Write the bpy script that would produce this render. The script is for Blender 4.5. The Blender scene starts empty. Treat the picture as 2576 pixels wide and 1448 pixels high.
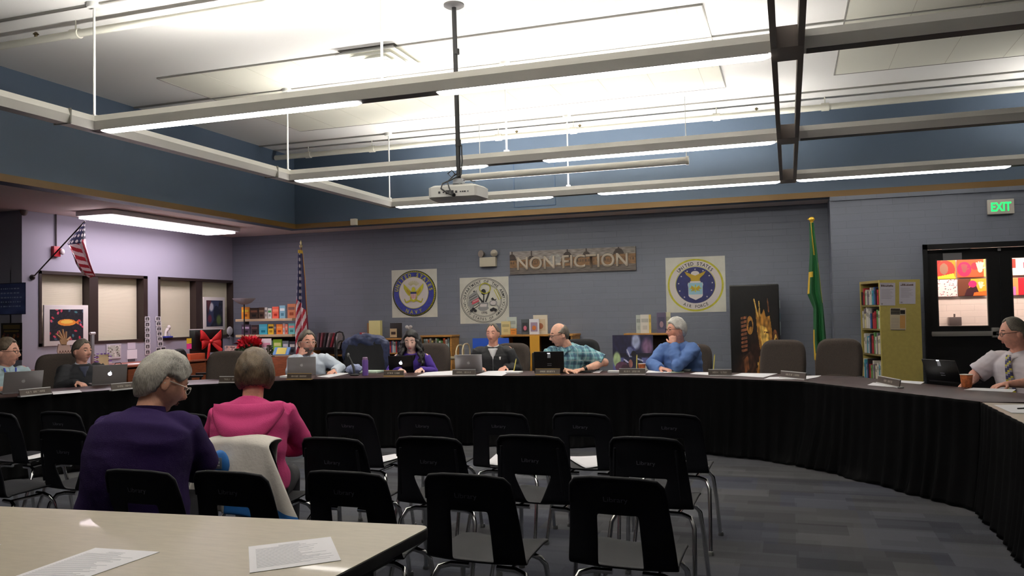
import bpy, bmesh, math, random
from mathutils import Vector, Matrix, noise
random.seed(7)
PI=math.pi
def lin(c): 
    c=c/255.
    return c/12.92 if c<=.04045 else ((c+.055)/1.055)**2.4
# ---------------------------------------------------------------- camera
FPX=2068.; HC=1.40
YAW=math.atan((1983-1288)/FPX); ROLL=.0195
PITCH=math.atan(((778+ROLL*695)-724)*math.cos(ROLL)/FPX)
FW=Vector((-math.sin(YAW)*math.cos(PITCH),math.cos(YAW)*math.cos(PITCH),math.sin(PITCH)))
_r=FW.cross(Vector((0,0,1))).normalized(); _u=_r.cross(FW)
RT=math.cos(ROLL)*_r-math.sin(ROLL)*_u; UP=math.sin(ROLL)*_r+math.cos(ROLL)*_u
EYE=Vector((0,0,HC))
cam=bpy.data.cameras.new('camera'); cam.sensor_width=36; cam.lens=36*FPX/2576; cam.clip_end=100; cam.clip_start=.05
camo=bpy.data.objects.new('camera',cam); bpy.context.scene.collection.objects.link(camo)
camo.matrix_world=Matrix(((RT.x,UP.x,-FW.x,0),(RT.y,UP.y,-FW.y,0),(RT.z,UP.z,-FW.z,HC),(0,0,0,1)))
SC=bpy.context.scene; SC.camera=camo
# ---------------------------------------------------------------- world, exposure
wd=bpy.data.worlds.new('world'); SC.world=wd; wd.use_nodes=True
wd.node_tree.nodes['Background'].inputs[0].default_value=(.55,.6,.75,1); wd.node_tree.nodes['Background'].inputs[1].default_value=.02
SC.view_settings.view_transform='Standard'; SC.view_settings.look='None'; SC.view_settings.gamma=1
SC.view_settings.exposure=0.0
LENS_E=20.0; UPLIGHT_E=120.0; TROFFER_E=13.0
# ---------------------------------------------------------------- measuring on the room's own planes
def ray(x,y): return FW+(x-1288)/FPX*RT-(y-724)/FPX*UP
def onZ(x,y,z): d=ray(x,y); return EYE+d*((z-HC)/d.z)
def onY(x,y,Y): d=ray(x,y); return EYE+d*(Y/d.y)
def onX(x,y,X): d=ray(x,y); return EYE+d*(X/d.x)
def atd(x,y,d): return EYE+ray(x,y)*d
# ---------------------------------------------------------------- materials
def rgb(c): return (lin(c[0]),lin(c[1]),lin(c[2]),1)
_M={}
def mat(name,c,rough=.6,metal=0.,bump=None,vary=None,emit=None,alpha=None,spec=None,coat=0,sheen=0):
    if name in _M: return _M[name]
    m=bpy.data.materials.new(name); m.use_nodes=True; nt=m.node_tree; b=nt.nodes['Principled BSDF']
    b.inputs['Base Color'].default_value=rgb(c); b.inputs['Roughness'].default_value=rough; b.inputs['Metallic'].default_value=metal
    if spec is not None: b.inputs['Specular IOR Level'].default_value=spec
    if coat: b.inputs['Coat Weight'].default_value=coat
    if sheen: b.inputs['Sheen Weight'].default_value=sheen
    tc=nt.nodes.new('ShaderNodeTexCoord')
    if vary:
        n=nt.nodes.new('ShaderNodeTexNoise'); n.inputs['Scale'].default_value=vary[0]; n.inputs['Detail'].default_value=4
        mp=nt.nodes.new('ShaderNodeMapping'); nt.links.new(tc.outputs['Object'],mp.inputs[0]); nt.links.new(mp.outputs[0],n.inputs[0])
        if len(vary)>2: mp.inputs['Scale'].default_value=vary[2]
        r=nt.nodes.new('ShaderNodeValToRGB'); k=vary[1]
        r.color_ramp.elements[0].position=.35; r.color_ramp.elements[1].position=.65
        lo=tuple(v*(1-k) for v in rgb(c)[:3])+(1,); hi=tuple(min(1,v*(1+k)) for v in rgb(c)[:3])+(1,)
        r.color_ramp.elements[0].color=lo; r.color_ramp.elements[1].color=hi
        nt.links.new(n.outputs[0],r.inputs[0]); nt.links.new(r.outputs[0],b.inputs['Base Color'])
    if bump:
        n=nt.nodes.new('ShaderNodeTexNoise'); n.inputs['Scale'].default_value=bump[0]; n.inputs['Detail'].default_value=3
        nt.links.new(tc.outputs['Object'],n.inputs[0])
        bp=nt.nodes.new('ShaderNodeBump'); bp.inputs['Strength'].default_value=bump[1]; bp.inputs['Distance'].default_value=.01
        nt.links.new(n.outputs[0],bp.inputs['Height']); nt.links.new(bp.outputs[0],b.inputs['Normal'])
    if emit:
        b.inputs['Emission Color'].default_value=rgb(emit[0]); b.inputs['Emission Strength'].default_value=emit[1]
    _M[name]=m; return m
def attr_mat(name,rough=.6,emit=0):
    if name in _M: return _M[name]
    m=bpy.data.materials.new(name); m.use_nodes=True; nt=m.node_tree; b=nt.nodes['Principled BSDF']
    a=nt.nodes.new('ShaderNodeAttribute'); a.attribute_name='print'; nt.links.new(a.outputs['Color'],b.inputs['Base Color'])
    b.inputs['Roughness'].default_value=rough
    if emit: nt.links.new(a.outputs['Color'],b.inputs['Emission Color']); b.inputs['Emission Strength'].default_value=emit
    _M[name]=m; return m
def block_mat(name,c,axis,bump=.35,bw=.4064,bh=.1016):
    m=bpy.data.materials.new(name); m.use_nodes=True; nt=m.node_tree; b=nt.nodes['Principled BSDF']; b.inputs['Roughness'].default_value=.5
    g=nt.nodes.new('ShaderNodeNewGeometry'); s=nt.nodes.new('ShaderNodeSeparateXYZ'); cb=nt.nodes.new('ShaderNodeCombineXYZ')
    nt.links.new(g.outputs['Position'],s.inputs[0]); nt.links.new(s.outputs[axis],cb.inputs[0]); nt.links.new(s.outputs[2],cb.inputs[1])
    t=nt.nodes.new('ShaderNodeTexBrick'); nt.links.new(cb.outputs[0],t.inputs[0]); t.inputs['Scale'].default_value=1
    t.inputs['Brick Width'].default_value=bw; t.inputs['Row Height'].default_value=bh; t.inputs['Mortar Size'].default_value=.0045; t.inputs['Mortar Smooth'].default_value=.4
    c0=rgb(c); t.inputs['Color1'].default_value=c0; t.inputs['Color2'].default_value=tuple(v*.95 for v in c0[:3])+(1,); t.inputs['Mortar'].default_value=tuple(v*.84 for v in c0[:3])+(1,)
    nt.links.new(t.outputs['Color'],b.inputs['Base Color'])
    n=nt.nodes.new('ShaderNodeTexNoise'); n.inputs['Scale'].default_value=60; nt.links.new(g.outputs['Position'],n.inputs[0])
    ma=nt.nodes.new('ShaderNodeMath'); ma.operation='MULTIPLY_ADD'; nt.links.new(t.outputs['Fac'],ma.inputs[0]); ma.inputs[1].default_value=-1; 
    mb=nt.nodes.new('ShaderNodeMath'); mb.operation='MULTIPLY'; mb.inputs[1].default_value=.25; nt.links.new(n.outputs[0],mb.inputs[0]); nt.links.new(mb.outputs[0],ma.inputs[2])
    bp=nt.nodes.new('ShaderNodeBump'); bp.inputs['Strength'].default_value=bump; bp.inputs['Distance'].default_value=.006
    nt.links.new(ma.outputs[0],bp.inputs['Height']); nt.links.new(bp.outputs[0],b.inputs['Normal'])
    _M[name]=m; return m
def carpet_mat():
    m=bpy.data.materials.new('carpet'); m.use_nodes=True; nt=m.node_tree; b=nt.nodes['Principled BSDF']; b.inputs['Roughness'].default_value=.95; b.inputs['Specular IOR Level'].default_value=.1
    g=nt.nodes.new('ShaderNodeNewGeometry')
    def br(w,h,off,c1,c2,bias):
        mp=nt.nodes.new('ShaderNodeMapping'); mp.inputs['Location'].default_value=off; nt.links.new(g.outputs['Position'],mp.inputs[0])
        t=nt.nodes.new('ShaderNodeTexBrick'); nt.links.new(mp.outputs[0],t.inputs[0]); t.inputs['Scale'].default_value=1
        t.inputs['Brick Width'].default_value=w; t.inputs['Row Height'].default_value=h; t.inputs['Mortar Size'].default_value=0; t.inputs['Bias'].default_value=bias
        t.inputs['Color1'].default_value=rgb(c1); t.inputs['Color2'].default_value=rgb(c2); t.offset=.37; t.squash=1.6; t.squash_frequency=3
        return t
    a=br(.5,.25,(0,0,0),(32,32,34),(90,90,91),.05); c=br(.34,.125,(.2,.04,0),(40,40,43),(84,84,88),0); d=br(.5,.5,(.1,.3,0),(58,59,63),(48,57,84),-.25)
    mx=nt.nodes.new('ShaderNodeMix'); mx.data_type='RGBA'; mx.inputs[0].default_value=.45; nt.links.new(a.outputs[0],mx.inputs[6]); nt.links.new(c.outputs[0],mx.inputs[7])
    m2=nt.nodes.new('ShaderNodeMix'); m2.data_type='RGBA'; m2.inputs[0].default_value=.35; nt.links.new(mx.outputs[2],m2.inputs[6]); nt.links.new(d.outputs[0],m2.inputs[7])
    n=nt.nodes.new('ShaderNodeTexNoise'); n.inputs['Scale'].default_value=220; nt.links.new(g.outputs['Position'],n.inputs[0])
    bp=nt.nodes.new('ShaderNodeBump'); bp.inputs['Strength'].default_value=.6; bp.inputs['Distance'].default_value=.005; nt.links.new(n.outputs[0],bp.inputs['Height']); nt.links.new(bp.outputs[0],b.inputs['Normal'])
    nt.links.new(m2.outputs[2],b.inputs['Base Color']); _M['carpet']=m; return m
# ---------------------------------------------------------------- mesh building
class MB:
    def __init__(s): s.v=[]; s.f=[]; s.m=[]; s.k=0; s.X=None
    def add(s,vs,fs,k=None):
        o=len(s.v); k=s.k if k is None else k
        for p in vs:
            p=Vector(p); s.v.append(s.X@p if s.X else p)
        for f in fs: s.f.append([i+o for i in f]); s.m.append(k)
        return s
    def box(s,c,d,k=None,R=None):
        c=Vector(c); x,y,z=d[0]/2,d[1]/2,d[2]/2
        vs=[Vector((a*x,b*y,e*z)) for a in(-1,1) for b in(-1,1) for e in(-1,1)]
        if R is not None: vs=[R@v for v in vs]
        return s.add([c+v for v in vs],[(0,1,3,2),(4,6,7,5),(0,4,5,1),(2,3,7,6),(0,2,6,4),(1,5,7,3)],k)
    def b2(s,p,q,k=None):
        p=Vector(p);q=Vector(q); return s.box((p+q)/2,[abs(q[i]-p[i]) for i in range(3)],k)
    def loft(s,rings,k=None,cap=True,closed=True):
        n=len(rings[0]); vs=[p for r in rings for p in r]; fs=[]
        for i in range(len(rings)-1):
            for j in range(n if closed else n-1):
                a=i*n+j; b=i*n+(j+1)%n; fs.append((a,b,b+n,a+n))
        if cap and closed: fs.append(tuple(range(n-1,-1,-1))); fs.append(tuple(range((len(rings)-1)*n,len(rings)*n)))
        return s.add(vs,fs,k)
    def tube(s,pts,r,n=10,k=None,cap=True):
        pts=[Vector(p) for p in pts]; rs=r if isinstance(r,(list,tuple)) else [r]*len(pts)
        rings=[]; up=None
        for i,p in enumerate(pts):
            a=pts[max(i-1,0)]; b=pts[min(i+1,len(pts)-1)]; t=(b-a).normalized()
            if up is None: up=Vector((0,0,1)) if abs(t.z)<.9 else Vector((0,1,0))
            x=t.cross(up).normalized(); up=x.cross(t)
            rings.append([p+(x*math.cos(2*PI*j/n)+up*math.sin(2*PI*j/n))*rs[i] for j in range(n)])
        return s.loft(rings,k,cap)
    def ball(s,c,r,k=None,n=16,fn=None,R=None):
        c=Vector(c); r=r if isinstance(r,(list,tuple)) else (r,r,r); m=n//2; vs=[];fs=[]
        for i in range(m+1):
            th=PI*i/m
            for j in range(n):
                ph=2*PI*j/n; d=Vector((math.sin(th)*math.cos(ph),math.sin(th)*math.sin(ph),math.cos(th)))
                p=fn(d) if fn else Vector((d.x*r[0],d.y*r[1],d.z*r[2]))
                if R is not None: p=R@p
                vs.append(c+p)
        for i in range(m):
            for j in range(n):
                a=i*n+j;b=i*n+(j+1)%n; fs.append((a,a+n,b+n,b))
        return s.add(vs,fs,k)
    def prism(s,poly,off,k=None):
        # poly: 3D points in a plane, extruded by vector off
        poly=[Vector(p) for p in poly]; off=Vector(off); n=len(poly)
        vs=poly+[p+off for p in poly]
        fs=[tuple(range(n-1,-1,-1)),tuple(range(n,2*n))]+[(i,(i+1)%n,(i+1)%n+n,i+n) for i in range(n)]
        return s.add(vs,fs,k)
    def lathe(s,c,prof,n=24,k=None,R=None):
        c=Vector(c); rings=[]
        for r,z in prof:
            ring=[Vector((r*math.cos(2*PI*j/n),r*math.sin(2*PI*j/n),z)) for j in range(n)]
            rings.append([c+(R@p if R is not None else p) for p in ring])
        return s.loft(rings,k,True)
    def flat(s,pts,k=None): return s.add(pts,[tuple(range(len(pts)))],k)
    def build(s,name,mats,parent=None,world=False,ang=40,bev=0,weld=False,recenter=True):
        if not isinstance(mats,(list,tuple)): mats=[mats]
        vs=s.v
        if parent is not None:
            if world: inv=parent.matrix_basis.inverted(); vs=[inv@v for v in vs]
            loc=None
        elif recenter and vs:
            xs=[v.x for v in vs];ys=[v.y for v in vs];zs=[v.z for v in vs]
            loc=Vector(((min(xs)+max(xs))/2,(min(ys)+max(ys))/2,min(zs))); vs=[v-loc for v in vs]
        else: loc=None
        me=bpy.data.meshes.new(name); me.from_pydata([tuple(v) for v in vs],[],s.f)
        for m in mats: me.materials.append(m)
        for p,k in zip(me.polygons,s.m): p.material_index=min(k,len(mats)-1)
        bm=bmesh.new(); bm.from_mesh(me)
        if weld: bmesh.ops.remove_doubles(bm,verts=bm.verts,dist=1e-5)
        bmesh.ops.recalc_face_normals(bm,faces=bm.faces)
        if bev:
            es=[e for e in bm.edges if len(e.link_faces)==2 and e.calc_face_angle(0)>.5]
            bmesh.ops.bevel(bm,geom=es,offset=bev,segments=2,affect='EDGES',profile=.6,clamp_overlap=True)
        bm.to_mesh(me); bm.free()
        for p in me.polygons: p.use_smooth=True
        me.set_sharp_from_angle(angle=math.radians(ang))
        o=bpy.data.objects.new(name,me); SC.collection.objects.link(o)
        if parent is not None: o.parent=parent
        elif loc is not None: o.location=loc
        return o
def bake(o,mods):
    """apply modifiers to o's mesh: list of (type, settings)"""
    for t,st in mods:
        md=o.modifiers.new(t,t)
        for k,v in st.items(): setattr(md,k,v)
    dg=bpy.context.evaluated_depsgraph_get(); dg.update()
    e=o.evaluated_get(dg); me=bpy.data.meshes.new_from_object(e,depsgraph=dg)
    o.modifiers.clear(); old=o.data; ms=list(old.materials); o.data=me; me.name=old.name
    if len(me.materials)!=len(ms):
        me.materials.clear()
        for m in ms: me.materials.append(m)
    for p in me.polygons: p.use_smooth=True
    return o
def thing(name,label,cat,loc=(0,0,0),rotz=0,group=None):
    o=bpy.data.objects.new(name,None); SC.collection.objects.link(o); o.empty_display_size=.1
    o.matrix_basis=Matrix.Translation(Vector(loc))@Matrix.Rotation(rotz,4,'Z'); 
    o['label']=label; o['category']=cat
    if group: o['group']=group
    return o
def tag(o,label,cat,group=None,kind=None):
    o['label']=label; o['category']=cat
    if group: o['group']=group
    if kind: o['kind']=kind
    return o
def struct(o,label=None):
    o['kind']='structure'
    if label: o['label']=label; o['category']=o.name.split('_')[0]
    return o
def dup(root,loc,rotz,label,group=None):
    def cp(o,par):
        c=o.copy(); SC.collection.objects.link(c); c.parent=par
        for ch in o.children: cp(ch,c)
        return c
    r=cp(root,None); r.matrix_basis=Matrix.Translation(Vector(loc))@Matrix.Rotation(rotz,4,'Z'); r['label']=label
    if group: r['group']=group
    return r
_T={}
def text2d(t,bold=0.):
    key=(t,bold)
    if key in _T: return _T[key]
    c=bpy.data.curves.new('t','FONT'); c.body=t; c.size=1; c.align_x='CENTER'; c.offset=bold; c.resolution_u=5
    o=bpy.data.objects.new('t',c); SC.collection.objects.link(o)
    dg=bpy.context.evaluated_depsgraph_get(); dg.update(); me=o.evaluated_get(dg).to_mesh()
    vs=[(v.co.x,v.co.y) for v in me.vertices]; fs=[tuple(p.vertices) for p in me.polygons]
    o.evaluated_get(dg).to_mesh_clear(); bpy.data.objects.remove(o); bpy.data.curves.remove(c)
    _T[key]=(vs,fs); return vs,fs
def put_text(mb,t,P,U,V,h,k,bold=0.,sx=1.,center=True):
    """text centred at P; U right unit, V up unit; h cap height"""
    vs,fs=text2d(t,bold)
    if not vs: return
    U=Vector(U);V=Vector(V);P=Vector(P); s=h/.7
    mb.add([P+U*(x*s*sx)+V*(y*s-h/2) for x,y in vs],fs,k)
def arc_text(mb,t,P,U,V,R,a0,a1,h,k,flip=False,bold=.01):
    n=len(t); U=Vector(U);V=Vector(V);P=Vector(P)
    for i,ch in enumerate(t):
        if ch==' ': continue
        a=a0+(a1-a0)*(i/(n-1)); d=U*math.cos(a)+V*math.sin(a); tn=U*(-math.sin(a))+V*math.cos(a)
        if flip: put_text(mb,ch,P+d*R,tn,-d,h,k,bold,.9)
        else: put_text(mb,ch,P+d*R,-tn,d,h,k,bold,.9)
class Pic:
    """a printed panel: coloured by an attribute on a fine grid (u right, v down, both 0..1)"""
    def __init__(s,nx,ny,c): s.nx=nx; s.ny=ny; s.c=[[tuple(c)]*nx for _ in range(ny)]
    def px(s,fn):
        for j in range(s.ny):
            for i in range(s.nx):
                r=fn((i+.5)/s.nx,(j+.5)/s.ny,s.c[j][i])
                if r is not None: s.c[j][i]=r
        return s
    def ell(s,cx,cy,rx,ry,c,rot=0,soft=0):
        co,si=math.cos(rot),math.sin(rot)
        def f(u,v,o):
            dx=u-cx;dy=v-cy; a=(dx*co+dy*si)/rx; b=(-dx*si+dy*co)/ry; d=math.sqrt(a*a+b*b)
            if d<1-soft: return c
            if d<1: 
                t=(1-d)/soft; return tuple(o[i]*(1-t)+c[i]*t for i in range(3))
        return s.px(f)
    def rect(s,x0,y0,x1,y1,c): return s.px(lambda u,v,o: c if x0<=u<x1 and y0<=v<y1 else None)
    def poly(s,pts,c):
        def f(u,v,o):
            ins=False; n=len(pts); j=n-1
            for i in range(n):
                xi,yi=pts[i];xj,yj=pts[j]
                if (yi>v)!=(yj>v) and u<(xj-xi)*(v-yi)/(yj-yi)+xi: ins=not ins
                j=i
            return c if ins else None
        return s.px(f)
    def line(s,x0,y0,x1,y1,w,c,asp=1.):
        dx=x1-x0; dy=(y1-y0)*asp; L=dx*dx+dy*dy
        def f(u,v,o):
            a=u-x0;b=(v-y0)*asp; t=max(0,min(1,(a*dx+b*dy)/L)); return c if math.hypot(a-t*dx,b-t*dy)<w else None
        return s.px(f)
    def speck(s,k,sc=20):
        def f(u,v,o):
            n=noise.noise(Vector((u*sc,v*sc,3.1)))*k; return tuple(max(0,min(255,c*(1+n))) for c in o)
        return s.px(f)
    def build(s,name,P,U,V,parent=None,world=False,rough=.55,emit=0,fn=None,mname=None):
        """P top-left corner, U full width vector, V full height vector (downwards)"""
        P=Vector(P);U=Vector(U);V=Vector(V); vs=[];fs=[];cols=[]
        for j in range(s.ny+1):
            for i in range(s.nx+1):
                u=i/s.nx; v=j/s.ny; vs.append(fn(u,v) if fn else P+U*u+V*v)
        for j in range(s.ny):
            for i in range(s.nx):
                a=j*(s.nx+1)+i; fs.append((a,a+s.nx+1,a+s.nx+2,a+1)); cols.append(s.c[j][i])
        if parent is not None and world:
            inv=parent.matrix_basis.inverted(); vs=[inv@v for v in vs]
        loc=None
        if parent is None: loc=vs[0].copy(); vs=[v-loc for v in vs]
        me=bpy.data.meshes.new(name); me.from_pydata([tuple(v) for v in vs],[],fs)
        at=me.attributes.new('print','FLOAT_COLOR','FACE')
        buf=[]
        for c in cols: buf+= [lin(c[0]),lin(c[1]),lin(c[2]),1]
        at.data.foreach_set('color',buf)
        me.materials.append(attr_mat(mname or 'printed_surface_%d_%d'%(int(rough*100),int(emit*100)),rough,emit))
        if fn:
            for p in me.polygons: p.use_smooth=True
        o=bpy.data.objects.new(name,me); SC.collection.objects.link(o)
        if parent is not None: o.parent=parent
        else: o.location=loc
        return o
# ================================================================ the room
ZS=3.0; ZC=4.3; YB=13.3; YU=12.62; XU=-8.3; XW=-10.15; YC=8.7; XR=.6; XE=7.5; YF=-5.; XL=-14.
wallc=(108,113,125)
m_back=block_mat('painted_block_back',wallc,0)
m_right=block_mat('painted_block_right',wallc,0)
m_side=block_mat('painted_block_side',wallc,1)
m_plain=mat('lavender_wall_paint',(158,156,172),.6,bump=(90,.1))
m_blue=mat('blue_wall_paint',(76,92,111),.55,bump=(120,.06))
m_ceil=mat('ceiling_white',(232,230,226),.8,bump=(150,.08))
m_soff=mat('soffit_plaster',(228,212,204),.8,bump=(80,.12))
m_yel=mat('ochre_trim_paint',(108,80,34),.5)
m_white=mat('white_enamel',(226,226,222),.35)
m_dbrown=mat('dark_bronze_frame',(48,36,33),.45)
m_black=mat('black_plastic',(14,14,16),.45)
def slab(name,p,q,m,label=None):
    b=MB().b2(p,q); return struct(b.build(name,m),label)
slab('floor',(XL,YF,-.1),(XE,15.2,0),carpet_mat())
slab('ceiling',(XU-.2,YF,ZC),(XE,YU+.2,ZC+.1),m_ceil)
slab('ceiling_left',(XL,YF,ZS+.001),(XU-.2,YB+.2,ZS+.12),m_soff)
slab('ceiling_back',(XU-.2,YU+.2,ZS),(XR,YB+.2,ZS+.12),m_soff)
slab('wall_back',(XW-.3,YB,0),(XR+.2,YB+.2,ZS),m_back)
DX0,DX1,DZ=1.78,3.9,2.26
w_=MB(); w_.b2((XR,YU,0),(DX0,YU+.2,ZS)); w_.b2((DX1,YU,0),(XE,YU+.2,ZS)); w_.b2((DX0,YU,DZ),(DX1,YU+.2,ZS)); struct(w_.build('wall_right_section',m_right))
m_cor=block_mat('corridor_block',(226,214,206),0)
slab('wall_corridor_back',(-1.,15.0,0),(8,15.1,2.7),m_cor); slab('wall_corridor_left',(.9,YU+.2,0),(1.0,15.,2.7),m_cor); slab('wall_corridor_right',(6.5,YU+.2,0),(6.6,15.,2.7),m_cor)
slab('ceiling_corridor',(1.,YU+.2,2.7),(6.5,15.,2.8),m_ceil)
t_=thing('corridor_light','corridor ceiling light beyond the double door','ceiling light',(3.4,14.2,2.66)); MB().b2((1.6,14.1,2.66),(5.4,14.4,2.699)).build('lens',mat('corridor_lens_lit',(255,255,255),.4,emit=((255,232,218),26.)),t_,True)
slab('wall_right_return',(XR-.0,YU+.2,0),(XR+.2,YB,ZS),m_side)
slab('wall_upper_left',(XU-.2,YF,ZS),(XU,YU+.2,ZC),m_blue)
slab('wall_upper_back',(XU,YU,ZS),(XE,YU+.2,ZC),m_blue)
slab('wall_far_left',(XL,YC,0),(XW-.2,YC+.2,ZS),m_plain)
slab('wall_left_end',(XL-.2,YF,0),(XL,YC,ZS),m_plain)
slab('wall_front',(XL,YF-.2,0),(XE,YF,ZC),m_plain)
slab('wall_right',(XE,YF,0),(XE+.2,YU+.2,ZC),m_side)
slab('trim_1',(XU,YF,ZS-.0),(XU+.03,YU-.03,ZS+.085),m_yel,'ochre trim board along the foot of the left blue wall')
slab('trim_2',(XU,YU-.03,ZS-.0),(XE,YU,ZS+.085),m_yel,'ochre trim board along the foot of the back blue wall')
slab('trim_3',(XR,YU-.035,ZS-.06),(XE,YU,ZS-.0),m_right,None)
m_base=mat('dark_baseboard',(40,38,40),.6)
slab('baseboard_back',(XW,YB-.015,0),(XR,YB,.1),m_base)
slab('baseboard_right',(XR,YU-.015,0),(1.8,YU,.1),m_base)
slab('baseboard_left',(XW,YC,0),(XW+.015,YB,.1),m_base)
# window wall with two openings, blinds set back behind dark frames
W1=(onX(97,681,XW),onX(370,694,XW),onX(98,873,XW),onX(370,863,XW))
W2=(onX(397,695,XW),onX(592,705,XW),onX(397,853,XW),onX(592,846,XW))
def rng(W): return W[0].y,W[1].y,(W[2].z+W[3].z)/2,(W[0].z+W[1].z)/2
wy=[rng(W1),rng(W2)]
w=MB(); T=.22
zlo=min(wy[0][2],wy[1][2]); zhi=max(wy[0][3],wy[1][3])
zlo=(wy[0][2]+wy[1][2])/2; zhi=(wy[0][3]+wy[1][3])/2
w.b2((XW-T,YC,0),(XW,YB,zlo)); w.b2((XW-T,YC,zhi),(XW,YB,ZS))
ys=[YC,wy[0][0],wy[0][1],wy[1][0],wy[1][1],YB]
for i in (0,2,4): w.b2((XW-T,ys[i],zlo),(XW,ys[i+1],zhi))
struct(w.build('wall_window_side',m_plain))
m_blind=mat('cream_mini_blind',(214,208,184),.6)
nt=m_blind.node_tree; tcn=nt.nodes.new('ShaderNodeNewGeometry'); wv=nt.nodes.new('ShaderNodeTexWave'); wv.bands_direction='Z'; wv.inputs['Scale'].default_value=22
bpn=nt.nodes.new('ShaderNodeBump'); bpn.inputs['Strength'].default_value=.3; bpn.inputs['Distance'].default_value=.005
nt.links.new(tcn.outputs['Position'],wv.inputs[0]); nt.links.new(wv.outputs[0],bpn.inputs['Height']); nt.links.new(bpn.outputs[0],nt.nodes['Principled BSDF'].inputs['Normal'])
mulls=[(.47,.12),(.50,.13)]
for i,(y0,y1,_,_) in enumerate(wy):
    o=thing('window_%d'%(i+1),['dark framed window with two cream blinds, left of the pair','dark framed window with cream blinds nearest the corner'][i],'window',(XW,(y0+y1)/2,zlo)); o['kind']='structure'
    f=MB(); t=.045
    f.b2((XW-T,y0,zlo),(XW+.012,y0+t,zhi)); f.b2((XW-T,y1-t*2,zlo),(XW+.012,y1,zhi))
    f.b2((XW-T,y0,zlo),(XW+.012,y1,zlo+t)); f.b2((XW-T,y0,zhi-t),(XW+.012,y1,zhi))
    ym=y0+(y1-y0)*mulls[i][0]; mw=.17
    f.b2((XW-T,ym-mw/2,zlo),(XW+.0,ym+mw/2,zhi))
    f.build('window_frame',m_dbrown,o,True)
    for a,b in ((y0+t,ym-mw/2),(ym+mw/2,y1-2*t)):
        MB().b2((XW-.14,a+.01,zlo+t),(XW-.128,b-.01,zhi-t)).build('window_blind',m_blind,o,True)
        MB().b2((XW-T+.01,a,zlo+t),(XW-T+.02,b,zhi-t)).build('window_pane',mat('night_glass',(20,24,32),.05),o,True)
# ceiling tile panels and seams
m_tile=mat('acoustic_tile',(224,222,208),.9,bump=(250,.3))
def panel(x0,x1,y0,y1,name,lab):
    o=MB(); o.b2((x0,y0,ZC-.012),(x1,y1,ZC-.001),0)
    n=int((x1-x0)/.61)
    for i in range(1,n+1):
        x=x0+i*.61
        if x<x1: o.b2((x-.003,y0,ZC-.0135),(x+.003,y1,ZC-.011),1)
    n=int((y1-y0)/.61)
    o.b2((x0-.012,y0-.012,ZC-.016),(x1+.012,y0,ZC-.001),2); o.b2((x0-.012,y1,ZC-.016),(x1+.012,y1+.012,ZC-.001),2)
    o.b2((x1,y0,ZC-.016),(x1+.012,y1,ZC-.001),2); o.b2((x0-.012,y0,ZC-.016),(x0,y1,ZC-.001),2)
    struct(o.build(name,[m_tile,mat('tile_seam',(196,192,176),.9),mat('grey_seam',(150,146,140),.7)]),lab)
panel(-7.04,-.7,7.87,10.9,'trim_4','acoustic tile field on the high ceiling left of the grey beam')
panel(.62,7.0,7.9,10.85,'trim_5','acoustic tile field on the high ceiling right of the grey beam')
panel(-7.04,-.7,2.2,5.2,'trim_6','acoustic tile field on the high ceiling nearest the camera')
# ================================================================ hanging lights
m_hous=mat('light_housing_white',(236,234,228),.4)
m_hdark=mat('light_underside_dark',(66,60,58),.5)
m_lens=mat('lamp_lens_lit',(255,255,255),.4,emit=((255,250,244),LENS_E))
m_up=mat('uplight_lens_lit',(255,255,255),.4,emit=((255,251,246),UPLIGHT_E))
m_rod=mat('white_rod',(215,215,210),.4)
XS=.04; ZT=3.25; XB=-5.9
def beam(name,y,x0,x1,lenses,ups,label,rods,dark=True):
    t=thing(name,label,'ceiling light',((x0+x1)/2,y,ZT-.125),0,'hanging strip lights')
    pr=[(-.07,0),(-.09,-.055),(-.058,-.125),(.058,-.125),(.09,-.055),(.07,0)]
    pr2=[(-.07,0),(-.09,-.055),(-.058,-.125),(.058,-.125),(.09,-.055),(.07,0),(.06,0),(.06,-.04),(-.06,-.04),(-.06,0)]
    MB().loft([[Vector((x,y+a,ZT+b)) for a,b in pr2] for x in (x0,x1)]).build('housing',m_hous,t,True,ang=20)
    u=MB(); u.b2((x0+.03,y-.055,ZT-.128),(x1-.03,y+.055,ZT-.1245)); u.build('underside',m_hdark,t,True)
    for a,b in lenses:
        l=MB(); prl=[(-.052,-.122),(-.046,-.142),(-.02,-.15),(.02,-.15),(.046,-.142),(.052,-.122)]
        l.loft([[Vector((x,y+p*(.75 if e else 1),ZT+(q if not e else -.125+(q+.125)*.4))) for p,q in prl] for x,e in ((a,1),(a+.05,0),(b-.05,0),(b,1))]); l.build('lens',m_lens,t,True)
    for a,b in ups:
        MB().b2((a,y-.04,ZT-.03),(b,y+.04,ZT-.025)).build('uplight',m_up,t,True)
    for x in rods:
        r=MB(); r.tube([(x,y,ZT),(x,y,ZC-.03)],.011,8); r.lathe((x,y,0),[(.0,ZC-.045),(.06,ZC-.045),(.065,ZC-.03),(.065,ZC),(0,ZC)],16)
        r.box((x,y,ZT+.012),(.05,.05,.03)); r.build('suspension_rod',m_rod,t,True)
    return t
def lx(y,Y,*xs): return [onY(x,y,Y).x for x in xs]
B1,B2,B3=5.8,8.83,11.6
def seg(Y,pts): return [tuple(onY(x,yy,Y).x for x,yy in p) for p in pts]
beam('hanging_strip_light',B1,XB,XS-.09,seg(B1,[((262,325),(905,258)),((1103,235),(1938,140))]),[(XB+.3,XS-.3)],'nearest long white strip light, two lit tubes with a dark gap',[XB,-3.0])
beam('hanging_strip_light',B2,XB,XS-.09,seg(B2,[((745,447),(1225,410)),((1368,397),(1950,348))]),[(XB+.3,XS-.3)],'middle long white strip light left of the grey beam, lit',[XB,-3.0])
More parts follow.
